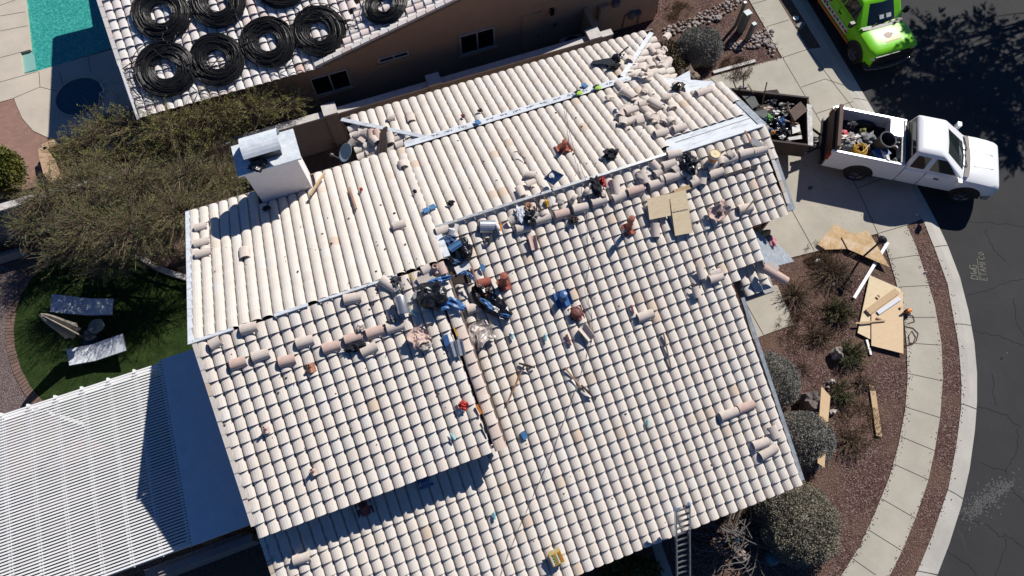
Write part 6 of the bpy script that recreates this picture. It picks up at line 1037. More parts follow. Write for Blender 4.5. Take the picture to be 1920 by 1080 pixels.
# ---------------------------------------------------------------- vehicles
def half_ring(x, pts): return [Vector((x, y, z)) for y, z in pts] + [Vector((x, -y, z)) for y, z in pts[::-1] if abs(y) > 1e-6]
def bsec(x, w, zb, zt, cr): return half_ring(x, [(0, zt + cr), (.3 * w, zt + cr * .96), (.6 * w, zt + cr * .75), (.86 * w, zt + .01), (.96 * w, zt - .045), (w, zt - .14), (w * 1.012, (zt * .6 + zb * .4)), (w * .995, zb + .16), (w * .94, zb), (0, zb)])
def rrect(x0, x1, hw, z, r, n=4):
    P = []
    for cx, cy, a0 in ((x1 - r, hw - r, 0), (x0 + r, hw - r, 90), (x0 + r, -hw + r, 180), (x1 - r, -hw + r, 270)):
        for k in range(n + 1): a = R_(a0 + 90 * k / n); P.append(Vector((cx + r * math.cos(a), cy + r * math.sin(a), z)))
    return P
def pickup(name, label, origin, heading, paint, crew=False, bed_open=True):
    o = Vector((origin.x, origin.y, -0.12 if crew else -.03)); M = Matrix.Translation(o) @ Matrix.Rotation(heading, 4, 'Z'); t = thing(name, label, 'pickup truck', tuple(o))
    WT = .86 if crew else .52
    def B(mb, nm, m, par=None, smooth=False):
        mb.v = [tuple(M @ Vector(v)) for v in mb.v]; ob = mb.build(nm, m, par or t, smooth=smooth)
        if smooth:
            try: ob.data.set_sharp_from_angle(angle=R_(38))
            except Exception: pass
        return ob
    back = -1.05 if crew else -.50; bedf = back - .05
    mb = MB(); mb.loft([bsec(1.42, .985, .42, 1.19, .035), bsec(1.55, .99, .42, 1.20, .045), bsec(1.9, .995, .42, 1.20, .055), bsec(2.25, .99, .44, 1.18, .055), bsec(2.50, .98, .48, 1.15, .05), bsec(2.62, .955, .50, 1.11, .04), bsec(2.68, .93, .52, 1.04, .02)]); B(mb, 'hood', paint, smooth=True)
    mb = MB(); mb.loft([bsec(back, .985, .42, 1.23, .0), bsec(back + .1, .995, .42, 1.24, .0), bsec(.5, .995, .42, 1.24, .0), bsec(1.44, .985, .42, 1.22, .0)]); B(mb, 'body', paint, smooth=True)
    for a in (.20, -.46) if crew else (.20,):
        for s in (-1, 1): mb = MB(); mb.box((a, s * 1.004, .85), (.012, .012, .72)); B(mb, 'door_seam', 'trim_black')
    gh = [rrect(back - .02, 1.40, .955, 1.22, .10), rrect(back + .04, WT, .80, 1.86, .08), rrect(back + .09, WT - .10, .745, 1.925, .10), rrect(back + .24, WT - .27, .58, 1.955, .14)]
    mb = MB(); mb.loft(gh); B(mb, 'roof', paint, smooth=True)
    def on(s, z): u = (z - 1.22) / .64; return s * (lerp(.955, .80, u) + .006)
    def sidewin(xa0, xa1, xb0, xb1, s): mb = MB(); za, zb = 1.30, 1.79; mb.prism([Vector((xa0, on(s, za), za)), Vector((xa1, on(s, za), za)), Vector((xb1, on(s, zb), zb)), Vector((xb0, on(s, zb), zb))], (0, s * .004, 0)); B(mb, 'side_window', 'car_glass')
    for s in (-1, 1):
        sidewin(.24, 1.12, .24, WT + .06, s)
        if crew: sidewin(-.40, .18, -.36, .18, s); sidewin(-.90, -.5, -.84, -.5, s)
        else: sidewin(-.40, .06, -.36, .06, s)
    def fr(z): u = (z - 1.22) / .64; return lerp(1.40, WT, u) + .010
    mb = MB(); mb.loft([[Vector((fr(z) - .10 * (y / .9) ** 2 + .05, y * lerp(.88, .74, (z - 1.22) / .64), z)) for y in (-.98, -.6, 0, .6, .98)] for z in (1.25, 1.55, 1.83)], cap=False, closed=False); B(mb, 'windshield', 'car_glass', smooth=True)
    mb = MB(); mb.prism([Vector((back - .02, -.84, 1.28)), Vector((back - .02, .84, 1.28)), Vector((back + .03, .72, 1.82)), Vector((back + .03, -.72, 1.82))], (-.012, 0, 0)); B(mb, 'rear_window', 'car_glass')
    mb = MB(); mb.loft([[Vector((1.50 - .09 * (y / .9) ** 2 + dx, y, 1.245)) for y in (-.86, -.5, 0, .5, .86)] for dx in (-.02, .14)], cap=False, closed=False); mb.v = [(v[0], v[1], v[2] + .012) for v in mb.v]; B(mb, 'cowl', 'trim_black')
    for y in (-.45, .25): mb = MB(); mb.tube([(1.50, y, 1.28), (1.36, y + .42, 1.37)], .014, 5); B(mb, 'wiper', 'trim_black')
    for y in ((-.34, .34) if not crew else ()): mb = MB(); mb.beam((1.75, y, 1.252), (2.4, y * .8, 1.222), .05, .018); B(mb, 'hood_crease', paint)
    mb = MB(); mb.box((2.68, 0, .82), (.07, 1.36, .36) if not crew else (.09, 1.72, .44)); B(mb, 'grille', 'trim_black'); mb = MB(); mb.box((2.735, 0, .84), (.02, 1.1, .05)); B(mb, 'grille_bar', 'chrome' if not crew else 'trim_black')
    mb = MB(); mb.loft([[Vector((x, y, z)) for x, z in ((2.60 - .16 * abs(y) ** 2, .40), (2.80 - .16 * abs(y) ** 2, .42), (2.80 - .16 * abs(y) ** 2, .60), (2.60 - .16 * abs(y) ** 2, .62))] for y in (-.98, -.6, -.2, .2, .6, .98)]); B(mb, 'front_bumper', 'chrome' if not crew else 'trim_black')
    if crew: mb = MB(); mb.loft([[Vector((x, y, z)) for x, z in ((2.70 - .16 * y * y, .36), (2.84 - .16 * y * y, .37), (2.84 - .16 * y * y, .42), (2.70 - .16 * y * y, .42))] for y in (-.96, -.5, 0, .5, .96)]); B(mb, 'bumper_lip', 'chrome')
    for s in (-1, 1): mb = MB(); mb.blob((2.60, s * .80, .90), (.13, .17, .12), 1, .02); B(mb, 'headlight', 'lamp_clear')
    mb = MB(); mb.box((-3.05, 0, .58), (.16, 1.9, .2)); B(mb, 'rear_bumper', 'trim_black')
    # bed
    for s in (-1, 1):
        mb = MB(); prof = [(.90, .62), (.98, .46), (1.0, .62), (1.01, .95), (.995, 1.30), (.97, 1.345), (.90, 1.345)]; mb.loft([[Vector((x, s * y, z)) for y, z in prof] for x in (-2.98, -2.9, -1.8, bedf)]); B(mb, 'bed_side', paint)
        mb = MB(); mb.blob((-1.75, s * .80, .80), (.42, .16, .26), 1, .0); B(mb, 'wheel_well', 'trim_black')
        mb = MB(); mb.box((-2.99, s * .965, 1.05), (.07, .09, .34)); B(mb, 'tail_lamp', 'lamp_red')
        mb = MB(); mb.box((.62 if not crew else .3, s * 1.012, 1.02), (.16, .02, .05)); B(mb, 'door_handle', 'trim_black')
        if crew: mb = MB(); mb.box((-.4, s * 1.012, 1.02), (.16, .02, .05)); B(mb, 'door_handle', 'trim_black')
        mi = MB(); mi.tube([(1.18, s * .95, 1.27), (1.2, s * 1.12, 1.30)], .03, 6); mi.loft([rrect(1.12, 1.26, .09, z, .03) for z in (1.22, 1.42)]); mi.v[-40:] = [(x, y + s * 1.18, z) for x, y, z in mi.v[-40:]]; B(mi, 'mirror', 'trim_black' if crew else 'car_white')
        for wx in (-1.75, 1.85):
            mb = MB(); mb.lathe([(.0, .0), (.50, .0), (.50, .012), (0, .012)], Matrix.Translation((wx, s * 1.001, .44)) @ Matrix.Rotation(-s * math.pi / 2, 4, 'X'), 28, 0, 2 * math.pi); mb.v = [(x, y, max(z, .42)) for x, y, z in mb.v]; B(mb, 'wheel_arch', 'trim_black')
            W = Matrix.Translation((wx, s * .87, .40)) @ Matrix.Rotation(-s * math.pi / 2, 4, 'X')
            mb = MB(); mb.lathe([(.25, -.12), (.37, -.13), (.40, -.09), (.40, .10), (.375, .145), (.25, .15)], W, 28); wh = B(mb, 'tyre', 'tyre'); mb = MB(); mb.lathe([(.255, .10), (.255, .145), (.225, .12), (.06, .145), (.05, .165), (0, .17)], W, 24); r_ = B(mb, 'rim', 'rim', wh)
            for k in range(5): mb = MB(); a = k * 1.2566; mb.beam(W @ Vector((.08 * math.cos(a), .08 * math.sin(a), .152)), W @ Vector((.23 * math.cos(a), .23 * math.sin(a), .14)), .05, .02, (0, s, 0)); B(mb, 'spoke', 'steel_dark' if not crew else 'rim', wh)
    mb = MB(); mb.box(((-2.95 + bedf) / 2, 0, .78), (abs(bedf + 2.95), 1.82, .05)); B(mb, 'bed_floor', 'trim_black'); mb = MB(); mb.box((bedf - .02, 0, 1.0), (.06, 1.84, .60)); B(mb, 'bed_front', paint)
    mb = MB(); mb.box((-2.97, 0, 1.0), (.06, 1.82, .66)); B(mb, 'tailgate', 'brown_board' if not crew else paint)
    if not crew:
        mb = MB(); mb.box((-2.86, 0, 1.17), (.12, 1.78, .78)); B(mb, 'tailgate_board', 'brown_board')
        for x in (-.70, -.62): mb = MB(); mb.beam((x, -.9, 1.36), (x, .92, 1.36), .04, .04); B(mb, 'rack_bar', 'worn_white')
        mb = MB(); mb.tube([(.70, .93, 1.3), (.75, .93, 1.3)], .01, 5)
    else:
        for s in (-1, 1):
            mb = MB(); mb.box((.2, s * 1.012, .50), (2.3, .012, .10)); B(mb, 'side_stripe', 'decal_orange')
            mb = MB(); mb.box((.1, s * 1.014, .74), (1.9, .012, .22)); B(mb, 'side_banner', 'decal_white')
            for k in range(9): mb = MB(); mb.box((-.62 + k * .2, s * 1.022, .74 + .02 * (k % 2)), (.11 + .02 * (k % 3), .008, .10)); B(mb, 'banner_mark', ('decal_red', 'decal_teal', 'decal_red', 'decal_brown')[k % 4])
            mb = MB(); mb.lathe([(0, .012), (.25, .012), (.25, 0)], Matrix.Translation((-.62, s * 1.008, .98)) @ Matrix.Rotation(-s * math.pi / 2, 4, 'X'), 26); B(mb, 'round_decal', 'decal_white'); mb = MB(); mb.lathe([(.17, .018), (.22, .018)], Matrix.Translation((-.62, s * 1.008, .98)) @ Matrix.Rotation(-s * math.pi / 2, 4, 'X'), 26); mb.box((-.66, s * 1.03, .98), (.05, .006, .2)); mb.box((-.58, s * 1.03, 1.0), (.14, .006, .05)); B(mb, 'round_decal_mark', 'decal_teal')
        zt_ = lambda x, y: 1.205 + .05 * (1 - (y / .9) ** 2) - max(0, x - 1.95) * .10
        def patch(pts, m, nm, dz): mb = MB(); mb.prism([Vector((x, y, zt_(x, y) + dz)) for x, y in pts], (0, 0, .003)); B(mb, nm, m)
        patch([(2.06 + .26 * math.cos(k * .449) - (.06 if 4 < k < 9 else 0), .40 * math.sin(k * .449) * .8) for k in range(14)], 'decal_white', 'hood_emblem', .004); patch([(2.02 + .14 * math.cos(k * .7), -.08 + .17 * math.sin(k * .7)) for k in range(9)], 'decal_brown', 'emblem_figure', .008); patch([(1.98 + .05 * math.cos(k * .7), .15 + .06 * math.sin(k * .7)) for k in range(9)], 'decal_teal', 'emblem_mark', .008); patch([(2.22, -.42), (2.34, -.42), (2.34, .42), (2.22, .42)], 'decal_white', 'emblem_banner', .010)
        for k in range(10): patch([(2.25, -.36 + k * .075), (2.31, -.36 + k * .075), (2.31, -.31 + k * .075), (2.25, -.31 + k * .075)], 'decal_red', 'banner_mark', .014)
        for y0, w_ in ((-.15, .18), (.14, .2)): mb = MB(); z0 = 1.40; mb.prism([Vector((1.33, y0, z0)), Vector((1.33, y0 + w_, z0)), Vector((1.22, y0 + w_, z0 + .09)), Vector((1.22, y0, z0 + .09))], (.02, 0, .02)); mb.v = [(x + .035, y, z + .012) for x, y, z in mb.v]; B(mb, 'dash_paper', 'decal_white')
    return t, M
w1, w2 = at(1605, 326, .37), at(1803, 367, .37); d = (w2 - w1).normalized(); left = Vector((-d.y, d.x, 0)); o = w1 + d * 1.75 + left * .99
truck, TM = pickup('pickup_truck', 'white extended cab pickup with a junk filled bed parked across the driveway', o, math.atan2(d.y, d.x), 'car_white')
f1 = at(1600, 101, .28); r0, r1 = at(1557, 27, .38), at(1595, 82, .38); d = (r1 - r0).normalized(); left = Vector((-d.y, d.x, 0)); o = f1 - d * 1.85 + left * .99
gt, GM = pickup('pickup_truck', 'lime green pickup with a hood emblem and side graphics parked at the kerb', o, math.atan2(d.y, d.x), 'car_lime', True)
# cargo in the white pickup: each piece its own thing
def cargo(px, z, r, m, lab, cat, name, seed, amp=.4, box=False, rot=0.0, M0=None, grp=None):
    c = at(px[0], px[1], z); mb = MB(); M = Matrix.Translation(c) @ Matrix.Rotation(rot, 4, 'Z') @ Matrix.Rotation(rot * .3, 4, 'X')
    if box: mb.box((0, 0, 0), (r[0] * 2, r[1] * 2, r[2] * 2), M); mb.box((0, 0, r[2] + .01), (r[0] * 1.7, r[1] * 1.7, .02), M)
    else: mb.blob((0, 0, 0), r, seed, amp, 2.4, 18, 12, M)
    return tag(mb.build(name, m, None, tuple(c)), lab, cat, grp)
b, e = at(1641, 278, .95), at(1666, 261, 1.62); t = thing('waste_bin', 'large black round bin lying tilted in the white pickup bed', 'bin', tuple(b)); Mb = frame((b + e) / 2, (e - b).cross(UPV), e - b); h = (e - b).length / 2
mb = MB(); mb.lathe([(0, -h), (.22, -h), (.27, h - .03), (.29, h), (.255, h), (.24, h - .08), (.20, -h + .05), (0, -h + .05)], Mb, 28); mb.build('bin_body', 'steel_dark', t, smooth=False); mb = MB(); mb.lathe([(.255, h), (.295, h), (.295, h - .05), (.275, h - .05)], Mb, 28); mb.build('rim', 'grey_plastic', t)
cargo((1582, 252), 1.15, (.16, .20, .10), 'pink_red', 'pinkish red plastic piece behind the bin in the white pickup bed', 'plastic piece', 'plastic_piece', 2, .3); cargo((1591, 262), 1.2, (.26, .2, .12), 'foil', 'silver frame scrap beside the red piece in the pickup bed', 'scrap', 'metal_scrap', 3, .7); cargo((1589, 273), 1.15, (.2, .17, .15), 'grey_plastic', 'grey motor like unit beside the yellow rope in the pickup bed', 'motor', 'motor', 4, .35); cargo((1606, 258), 1.15, (.14, .1, .1), 'paper_white', 'white crumpled bag between silver scrap and grey machine', 'bag', 'bag', 5, .6)
cargo((1627, 260), 1.15, (.30, .22, .13), 'grey_plastic', 'dark grey machine left of the bin in the pickup bed', 'machine', 'machine', 6, .5); cargo((1617, 247), 1.1, (.12, .1, .1), 'leaf_olive', 'olive coloured bag at the far side of the pickup bed', 'bag', 'bag', 7, .5); cargo((1596, 236), 1.1, (.16, .12, .12), 'steel_dark', 'dark metal piece by the far tailgate corner of the pickup bed', 'scrap', 'metal_scrap', 8, .6); cargo((1685, 270), 1.15, (.2, .2, .1), 'foil', 'silver crumpled bag against the pickup cab', 'bag', 'bag', 9, .7)
cargo((1650, 288), 1.15, (.24, .22, .12), 'blue_metal', 'navy blue cooler box in front of the bin in the pickup bed', 'cooler', 'cooler', 1, 0, True, .25); cargo((1661, 293), 1.3, (.08, .22, .06), 'white_plastic', 'white container standing against the navy cooler', 'container', 'container', 10, .3); cargo((1679, 303), 1.15, (.22, .10, .08), 'steel_dark', 'dark saw lying at the near rail of the pickup bed', 'saw', 'saw', 11, .5); cargo((1683, 306), 1.2, (.08, .06, .05), 'paper_white', 'white scrap on the dark saw in the pickup bed', 'scrap', 'scrap', 12, .5); cargo((1630, 286), 1.1, (.13, .2, .1), 'deck_dark', 'black sack between yellow rope and navy cooler', 'sack', 'sack', 13, .5)
mb = MB(); lc = TM @ Vector((-.80, .55, 0)); mb.loft([rrect(-.26, .16, .36, z, .03) for z in (1.0, 1.40)]); mb.v = [tuple(TM @ (Vector(v) + Vector((-.85, .50, 0)))) for v in mb.v]; tag(mb.build('tool_box', 'car_white', None, lc), 'white tool box behind the cab at the far rail', 'tool box')
mb = MB(); rr = random.Random(14); c = at(1610, 282, 1.12); 
for k in range(16): a0 = rr.uniform(0, 6); r = rr.uniform(.10, .24); mb.tube([c + Vector((rr.uniform(-.05, .05) + r * 1.2 * math.cos(a0 + q * .6), rr.uniform(-.04, .04) + r * math.sin(a0 + q * .6), .02 * k * .5 + rr.uniform(0, .04))) for q in range(9)], .012, 5)
tag(mb.build('rope_coil', 'yellow_paint', None, c), 'tangled yellow rope in the white pickup bed', 'rope')
# dump trailer hitched behind the white pickup
TRc, BRc = at(1516, 184, 1.2), at(1519, 273, 1.2); wd = (BRc - TRc); wdn = wd.normalized(); ln = Vector((wdn.y, -wdn.x, 0))
ln = ln if ln.dot(at(1440, 220) - at(1517, 220)) > 0 else -ln; LT = 4.2
def T_(u, v, z): p = TRc + ln * u + wdn * v; return Vector((p.x, p.y, z))
W_ = wd.length; trl = thing('dump_trailer', 'rusty dark open trailer full of roofing junk behind the white pickup', 'trailer', tuple(T_(LT / 2, W_ / 2, 0)))
mb = MB(); mb.prism([T_(0, 0, .55), T_(LT, 0, .55), T_(LT, W_, .55), T_(0, W_, .55)], (0, 0, .08)); mb.build('floor', 'rust_steel', trl)
for v in (0.0, W_): mb = MB(); mb.beam(T_(0, v, .88), T_(LT, v, .88), .06, .66); mb.build('side_wall', 'rust_steel', trl); mb = MB(); mb.beam(T_(0, v, 1.22), T_(LT, v, 1.22), .07, .03); mb.build('top_rail', 'rust_steel', trl)
mb = MB(); mb.beam(T_(.02, .05, .88), T_(.02, W_ - .05, .88), .06, .66); mb.build('front_wall', 'rust_steel', trl); mb = MB(); mb.beam(T_(.0, .3, 1.215), T_(.0, W_ + .02, 1.215), .17, .06); mb.build('front_cap', 'worn_white', trl)
mb = MB(); mb.beam(T_(LT, .05, .88), T_(LT, W_ - .05, .88), .06, .66); mb.build('tailgate', 'rust_steel', trl)
mb = MB(); mb.tube([T_(0, W_ * .2, .5), T_(-1.0, W_ * .62, .5), T_(0, W_ * .95, .5)], .05, 6); mb.build('tongue', 'rust_steel', trl); mb = MB(); mb.blob(T_(-.35, W_ * .72, .62), (.22, .16, .14), 3, .6); mb.build('winch', 'steel_dark', trl)
for v in (-.16, W_ + .16):
    for u in (1.7, 2.6): mb = MB(); Mx = Matrix.Translation(T_(u, v, .34)) @ wdn.to_track_quat('Z', 'X').to_matrix().to_4x4(); mb.lathe([(0, -.1), (.18, -.1), (.34, -.1), (.36, -.06), (.36, .06), (.34, .1), (.18, .1), (0, .1)], Mx, 22); mb.build('wheel', 'tyre', trl)
    mb = MB(); mb.beam(T_(1.2, v, .76), T_(3.1, v, .76), .26, .03); mb.build('fender', 'rust_steel', trl)
mb = MB(); mb.blob(T_(2.0, W_ / 2, .68), (2.0, 1.0, .3), 5, .35, 3.0, 30, 14); mb.v = [(x, y, max(z, .60)) for x, y, z in mb.v]; tag(mb.build('debris_bed', 'deck_dark', None, T_(2, W_ / 2, .6)), 'dark bed of small rubbish filling the trailer', 'debris', kind='stuff')
def panel(pts, z, m, lab, cat='panel', name='panel', th=.02, tilt=0): P = [at(x, y, z + tilt * i) for i, (x, y) in enumerate(pts)]; mb = MB(); mb.prism(P, (0, 0, -th)); c = sum(P, Vector()) / len(P); return tag(mb.build(name, m, None, c), lab, cat)
panel([(1480, 207), (1501, 190), (1515, 206), (1490, 227)], 1.28, 'brown_board', 'brown cabinet panel at the right end of the trailer', tilt=.03, th=.06); panel([(1390, 178), (1412, 174), (1423, 196), (1411, 204)], 1.1, 'grey_green', 'grey green board beneath the shovels in the trailer', tilt=.02); panel([(1412, 210), (1438, 204), (1440, 215), (1432, 222)], 1.1, 'grey_green', 'dark grey board in the middle of the trailer', tilt=.02); panel([(1477, 258), (1503, 253), (1504, 260), (1480, 263)], 1.1, 'worn_white', 'white board low at the near side of the trailer'); panel([(1485, 237), (1499, 233), (1501, 246), (1486, 251)], 1.12, 'paper_white', 'white paper sheet at the right end of the trailer', 'paper', 'paper_sheet', .01)
for i, (p0, p1, z0, z1, m, lab) in enumerate((((1394, 166), (1394, 138), 1.0, 2.1, 'wood_grey', 'tallest upright shovel handle at the far end of the trailer'), ((1381, 168), (1375, 152), 1.0, 1.7, 'wood_grey', 'leftmost handle sticking out of the trailer beside the roof edge'), ((1416, 179), (1402, 158), 1.0, 1.7, 'wood_raw', 'light wooden handle slanting over the grey green board'), ((1429, 195), (1438, 154), 1.0, 2.2, 'wood_grey', 'long grey handle leaning right in the trailer'), ((1487, 228), (1477, 197), 1.2, 1.35, 'wood_stick', 'pinkish wooden strip beside the brown cabinet panel'), ((1472, 226), (1497, 232), 1.2, 1.2, 'wood_raw', 'pale lath under the brown cabinet panel'))):
    a, b = at(*p0, z0), at(*p1, z1); mb = MB(); mb.tube([a, b], .022, 6); tag(mb.build('wooden_pole', m, None, a), lab, 'pole', 'poles sticking out of the trailer')
for px, r, m, lab, cat, nm in (((1452, 228), (.2, .13, .1), 'bag_black', 'black sack in the middle of the trailer', 'sack', 'sack'), ((1465, 229), (.16, .15, .1), 'tarp_blue', 'light blue bag in the trailer', 'bag', 'bag'), ((1442, 222), (.10, .16, .08), 'green_plastic', 'green printed sack in the trailer', 'sack', 'sack'), ((1455, 212), (.14, .10, .08), 'paper_white', 'white and tan paper scraps in the trailer', 'paper', 'crumpled_paper'), ((1472, 200), (.28, .15, .10), 'black_plastic', 'coil of black ribbed hose by the brown cabinet panel', 'hose', 'hose_pile'), ((1474, 212), (.20, .14, .08), 'black_plastic', 'second coil of black hose nearer the middle of the trailer', 'hose', 'hose_pile'), ((1450, 248), (.07, .07, .05), 'orange_paint', 'orange tub in the near corner of the trailer', 'tub', 'tub'), ((1443, 244), (.10, .08, .06), 'navy_plastic', 'navy plastic piece by the orange tub', 'plastic piece', 'plastic_piece'), ((1465, 246), (.2, .16, .1), 'bag_black', 'black bag near the white paper sheet', 'bag', 'bag'), ((1448, 190), (.18, .12, .09), 'steel_dark', 'dark metal scrap at the far wall of the trailer', 'scrap', 'metal_scrap'), ((1431, 226), (.12, .10, .08), 'denim_cloth', 'blue denim rag at the roof edge side of the trailer', 'rag', 'rag'), ((1467, 257), (.10, .07, .05), 'paper_white', 'white scrap by the near wall of the trailer', 'scrap', 'scrap'), ((1438, 205), (.16, .08, .06), 'loose_tile_pink', 'tan broken tile bits at the edge of the grey board', 'debris', 'debris'), ((1388, 170), (.22, .12, .1), 'steel_dark', 'dark tangle of wire at the far left of the trailer', 'wire', 'wire_tangle')):
    cargo(px, 1.02, r, m, lab, cat, nm, int(px[0]) % 17, .65)
for i in range(46):      # small rubbish pieces
    rr = random.Random(100 + i); u, v = rr.uniform(.25, 2.6), rr.uniform(.15, W_ - .15); c = T_(u, v, .98 + rr.uniform(-.08, .06)); mb = MB(); mb.blob(c, (rr.uniform(.03, .10), rr.uniform(.03, .08), .03), i, .6, 2.0, 8, 6); m = rr.choice(['steel_dark', 'paper_white', 'loose_tile', 'bag_black', 'wood_grey', 'denim_cloth', 'grey_plastic', 'rust_steel', 'brown_board', 'black_plastic'])
    tag(mb.build('rubbish_piece', m, None, c), 'small bit of rubbish in the trailer load', 'rubbish', 'small rubbish in the trailer')
# ---------------------------------------------------------------- things in the yards and by the kerb
sheetgood(GND, [(1533, 458), (1566, 420), (1604, 442), (1606, 452), (1598, 466), (1548, 468)], 'plywood_weathered', 'weathered flaking plywood sheet at the driveway corner, left of two', .10, .02, grp='weathered plywood by the driveway'); sheetgood(GND, [(1578, 444), (1627, 432), (1646, 462), (1668, 501), (1590, 467)], 'plywood_weathered', 'weathered pointed plywood sheet overlapping the other toward the sidewalk', .14, .02, grp='weathered plywood by the driveway')
sheetgood(GND, [(1631, 516), (1688, 541), (1692, 560), (1640, 640), (1608, 624)], 'plywood_new', 'pale pointed plywood sheet lying under the tan one', .06, .02, grp='new plywood beside the sidewalk'); sheetgood(GND, [(1634, 574), (1686, 545), (1693, 548), (1694, 663), (1634, 648)], 'plywood_tan', 'tan plywood sheet nearest the sidewalk with boards on it', .10, .02, grp='new plywood beside the sidewalk')
stick(GND, (1601, 559), (1664, 455), .10, .06, 'paint_white', 'long white trim board lying between the plywood sheets', 'board', 'trim_board', .03); stick(GND, (1627, 585), (1682, 545), .22, .03, 'wood_raw', 'wide raw board lying across the tan plywood', 'board', 'board', .13); stick(GND, (1646, 587), (1687, 559), .13, .03, 'sling_white', 'shorter white board lying on the tan plywood', 'board', 'trim_board', .135); stick(GND, (1604, 606), (1660, 601), .05, .03, 'wood_raw', 'thin lath crossing the lower part of the plywood', 'lath', 'lath', .135); stick(GND, (1625, 637), (1633, 665), .07, .03, 'paint_white', 'short white scrap below the plywood corner', 'board', 'wood_scrap', .02)
stick(GND, (1636, 733), (1648, 818), .17, .04, 'wood_raw', 'long raw board alone on the gravel near the sidewalk', 'board', 'board', .02); stick(GND, (1629, 724), (1637, 727), .10, .05, 'wood_raw', 'short wood block at the top of the lone raw board', 'board', 'wood_scrap', .07)
P_ = [at(x, y, z) for x, y, z in ((1540, 724, .56), (1557, 743, .60), (1552, 800, .80), (1546, 877, .90), (1533, 868, .92), (1535, 800, .82))]; mb = MB(); mb.prism(P_, (0, 0, -.035)); tag(mb.build('plank', 'wood_raw', None, sum(P_, Vector()) / 6), 'broad yellow plank with pointed end leaning on the boulder and dark grey bush', 'plank'); stick(GND, (1337, 136), (1416, 114), .13, .05, 'worn_white', 'white strip lying along the far edge of the driveway', 'board', 'trim_board', .02)
for i, (p0, p1) in enumerate((((1645, 553), (1650, 557)), ((1643, 596), (1654, 600)), ((1686, 576), (1690, 579)))): stick(GND, p0, p1, .05, .03, 'wood_stick', ('small wood chip at the top of the pale plywood', 'small wood chip in the middle of the plywood sheets', 'small wood chip near the saw end of the tan plywood')[i], 'wood chip', 'wood_chip', .13)
c = at(1701, 584, .1); t = thing('circular_saw', 'yellow and black circular saw on the sidewalk edge beside the plywood', 'saw', tuple(c)); mb = MB(); mb.box((c.x, c.y, .03), (.30, .20, .012)); mb.build('base_plate', 'galvanized', t); mb = MB(); mb.blob((c.x, c.y, .14), (.15, .09, .09), 2, .2); mb.build('motor_housing', 'orange_paint', t); mb = MB(); mb.lathe([(0, -.01), (.10, -.01), (.10, .01), (0, .01)], Matrix.Translation((c.x - .03, c.y - .1, .10)) @ Matrix.Rotation(math.pi / 2, 4, 'X'), 24); mb.build('blade', 'steel_dark', t); mb = MB(); mb.tube([(c.x - .12, c.y + .02, .16), (c.x - .2, c.y + .03, .24), (c.x - .08, c.y + .03, .28)], .028, 7); mb.build('handle', 'black_plastic', t)
mb = MB(); mb.tube([at(x, y, .02) for x, y in ((1703, 590), (1712, 592), (1715, 603), (1703, 606), (1698, 612), (1712, 615), (1722, 625), (1718, 640), (1706, 645), (1704, 630), (1710, 620), (1717, 632), (1712, 645), (1700, 648), (1690, 645), (1687, 638), (1694, 636))], .012, 5); tag(mb.build('power_cord', 'cord_red', None, at(1710, 620)), 'dark red power cord looped on the sidewalk below the circular saw', 'cord')
h = at(1653, 451, 1.38); t = thing('path_lamp', 'slim black path lamp standing at the sidewalk edge above the plywood', 'lamp', (h.x, h.y, 0)); mb = MB(); mb.tube([(h.x, h.y, 0), (h.x, h.y, 1.3)], .035, 8); mb.build('post', 'black_plastic', t); mb = MB(); mb.lathe([(0, 1.22), (.09, 1.24), (.11, 1.42), (.15, 1.44), (.05, 1.52), (0, 1.54)], Matrix.Translation((h.x, h.y, 0)), 12); mb.build('lantern', 'black_plastic', t)
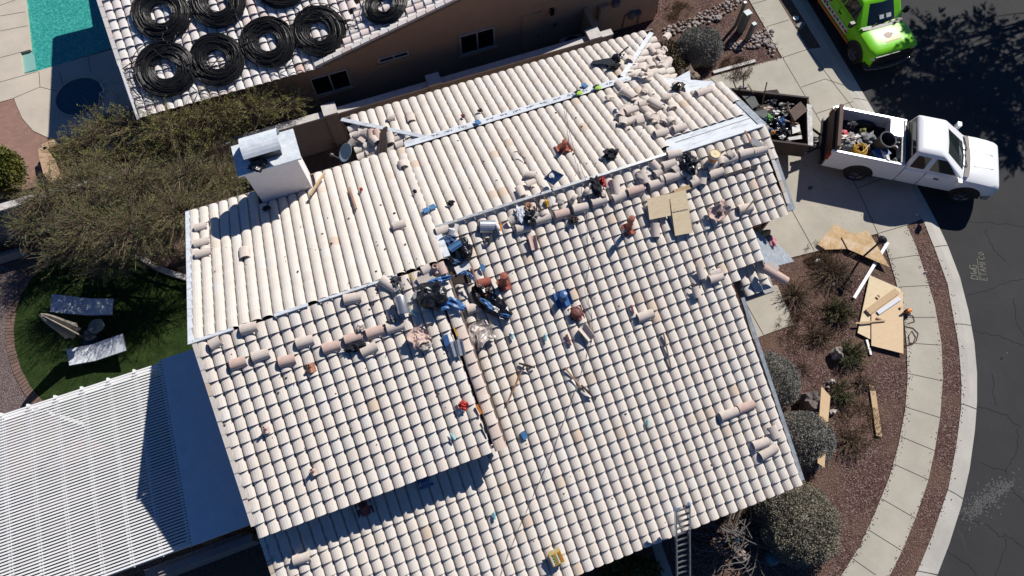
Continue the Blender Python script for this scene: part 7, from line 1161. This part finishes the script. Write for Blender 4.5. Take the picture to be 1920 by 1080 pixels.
def pedestal(px, h, sx, lab, lid='pedestal_lid'):
    c = at(px[0], px[1], h); t = thing('utility_pedestal', lab, 'utility box', (c.x, c.y, 0), 'utility pedestals in the neighbouring yard'); R0 = Matrix.Translation((c.x, c.y, 0)) @ Matrix.Rotation(.15, 4, 'Z'); mb = MB(); mb.box((0, 0, h / 2), (sx, sx * .9, h), R0); mb.build('cabinet', 'pedestal_green', t); mb = MB(); mb.box((0, 0, h + .015), (sx * 1.08, sx * .98, .03), R0); mb.build('lid', lid, t)
pedestal((1402, 24), .95, .25, 'largest grey green utility pedestal between the rocks and sidewalk'); pedestal((1414, 45), .75, .15, 'smaller grey green utility pedestal nearest the driveway'); pedestal((1397, 5), 1.15, .10, 'tall thin utility post with a white cap at the picture top', 'paint_white')
c = at(1492, 34, 0); mb = MB(); mb.lathe([(0, .02), (.11, .02), (.12, .0), (.12, -.03)], Matrix.Translation(c), 20); tag(mb.build('cleanout_cap', 'paint_white', None, c), 'white round cap in the planting strip by the green pickup', 'cap'); c = at(1501, 46.5, 0); t = thing('valve_box', 'grey rectangular valve box lid in the planting strip', 'valve box', tuple(c)); M = Matrix.Translation(c) @ Matrix.Rotation(-.62 + HEAD * 0 - .35, 4, 'Z'); mb = MB(); mb.loft([rrect(-.13, .13, .19, z, .05) for z in (-.05, .02)]); mb.v = [tuple(M @ Vector(v)) for v in mb.v]; mb.build('lid', 'valve_lid', t); mb = MB(); mb.box((0, .08, .026), (.04, .05, .008), M); mb.build('notch', 'paper_white', t)
for i, (x, y, r, m, lab) in enumerate(((1519, 352, .07, 'steel_dark', 'dark trailer lock on the driveway left of the truck shadow'), (1517, 360, .05, 'foil', 'silver bit on the driveway beside the dark lock'), (1720, 402, .06, 'paper_white', 'white scrap in the truck shadow by the kerb'), (1530, 262, .09, 'worn_white', 'white jack part at the trailer tongue'), (1537, 256, .06, 'steel_dark', 'dark chain at the trailer tongue'), (1735, 510, .035, 'paper_white', 'small white pebble like litter in the planting strip'), (1534, 488, .09, 'paper_white', 'white plastic litter among the dark twiggy shrub'), (1562, 532, .07, 'paper_white', 'white litter below the dark twiggy shrub'), (1888, 662, .02, 'paper_white', 'tiny white speck of litter on the road'))):
    c = at(x, y, .04); mb = MB(); mb.blob(c, (r, r * .7, .04), i + 3, .6, 2, 10, 7); tag(mb.build('litter', m, None, c), lab, 'litter')
for o in scene.objects:
    if 'category' in o and 'kind' not in o: o['kind'] = 'thing'
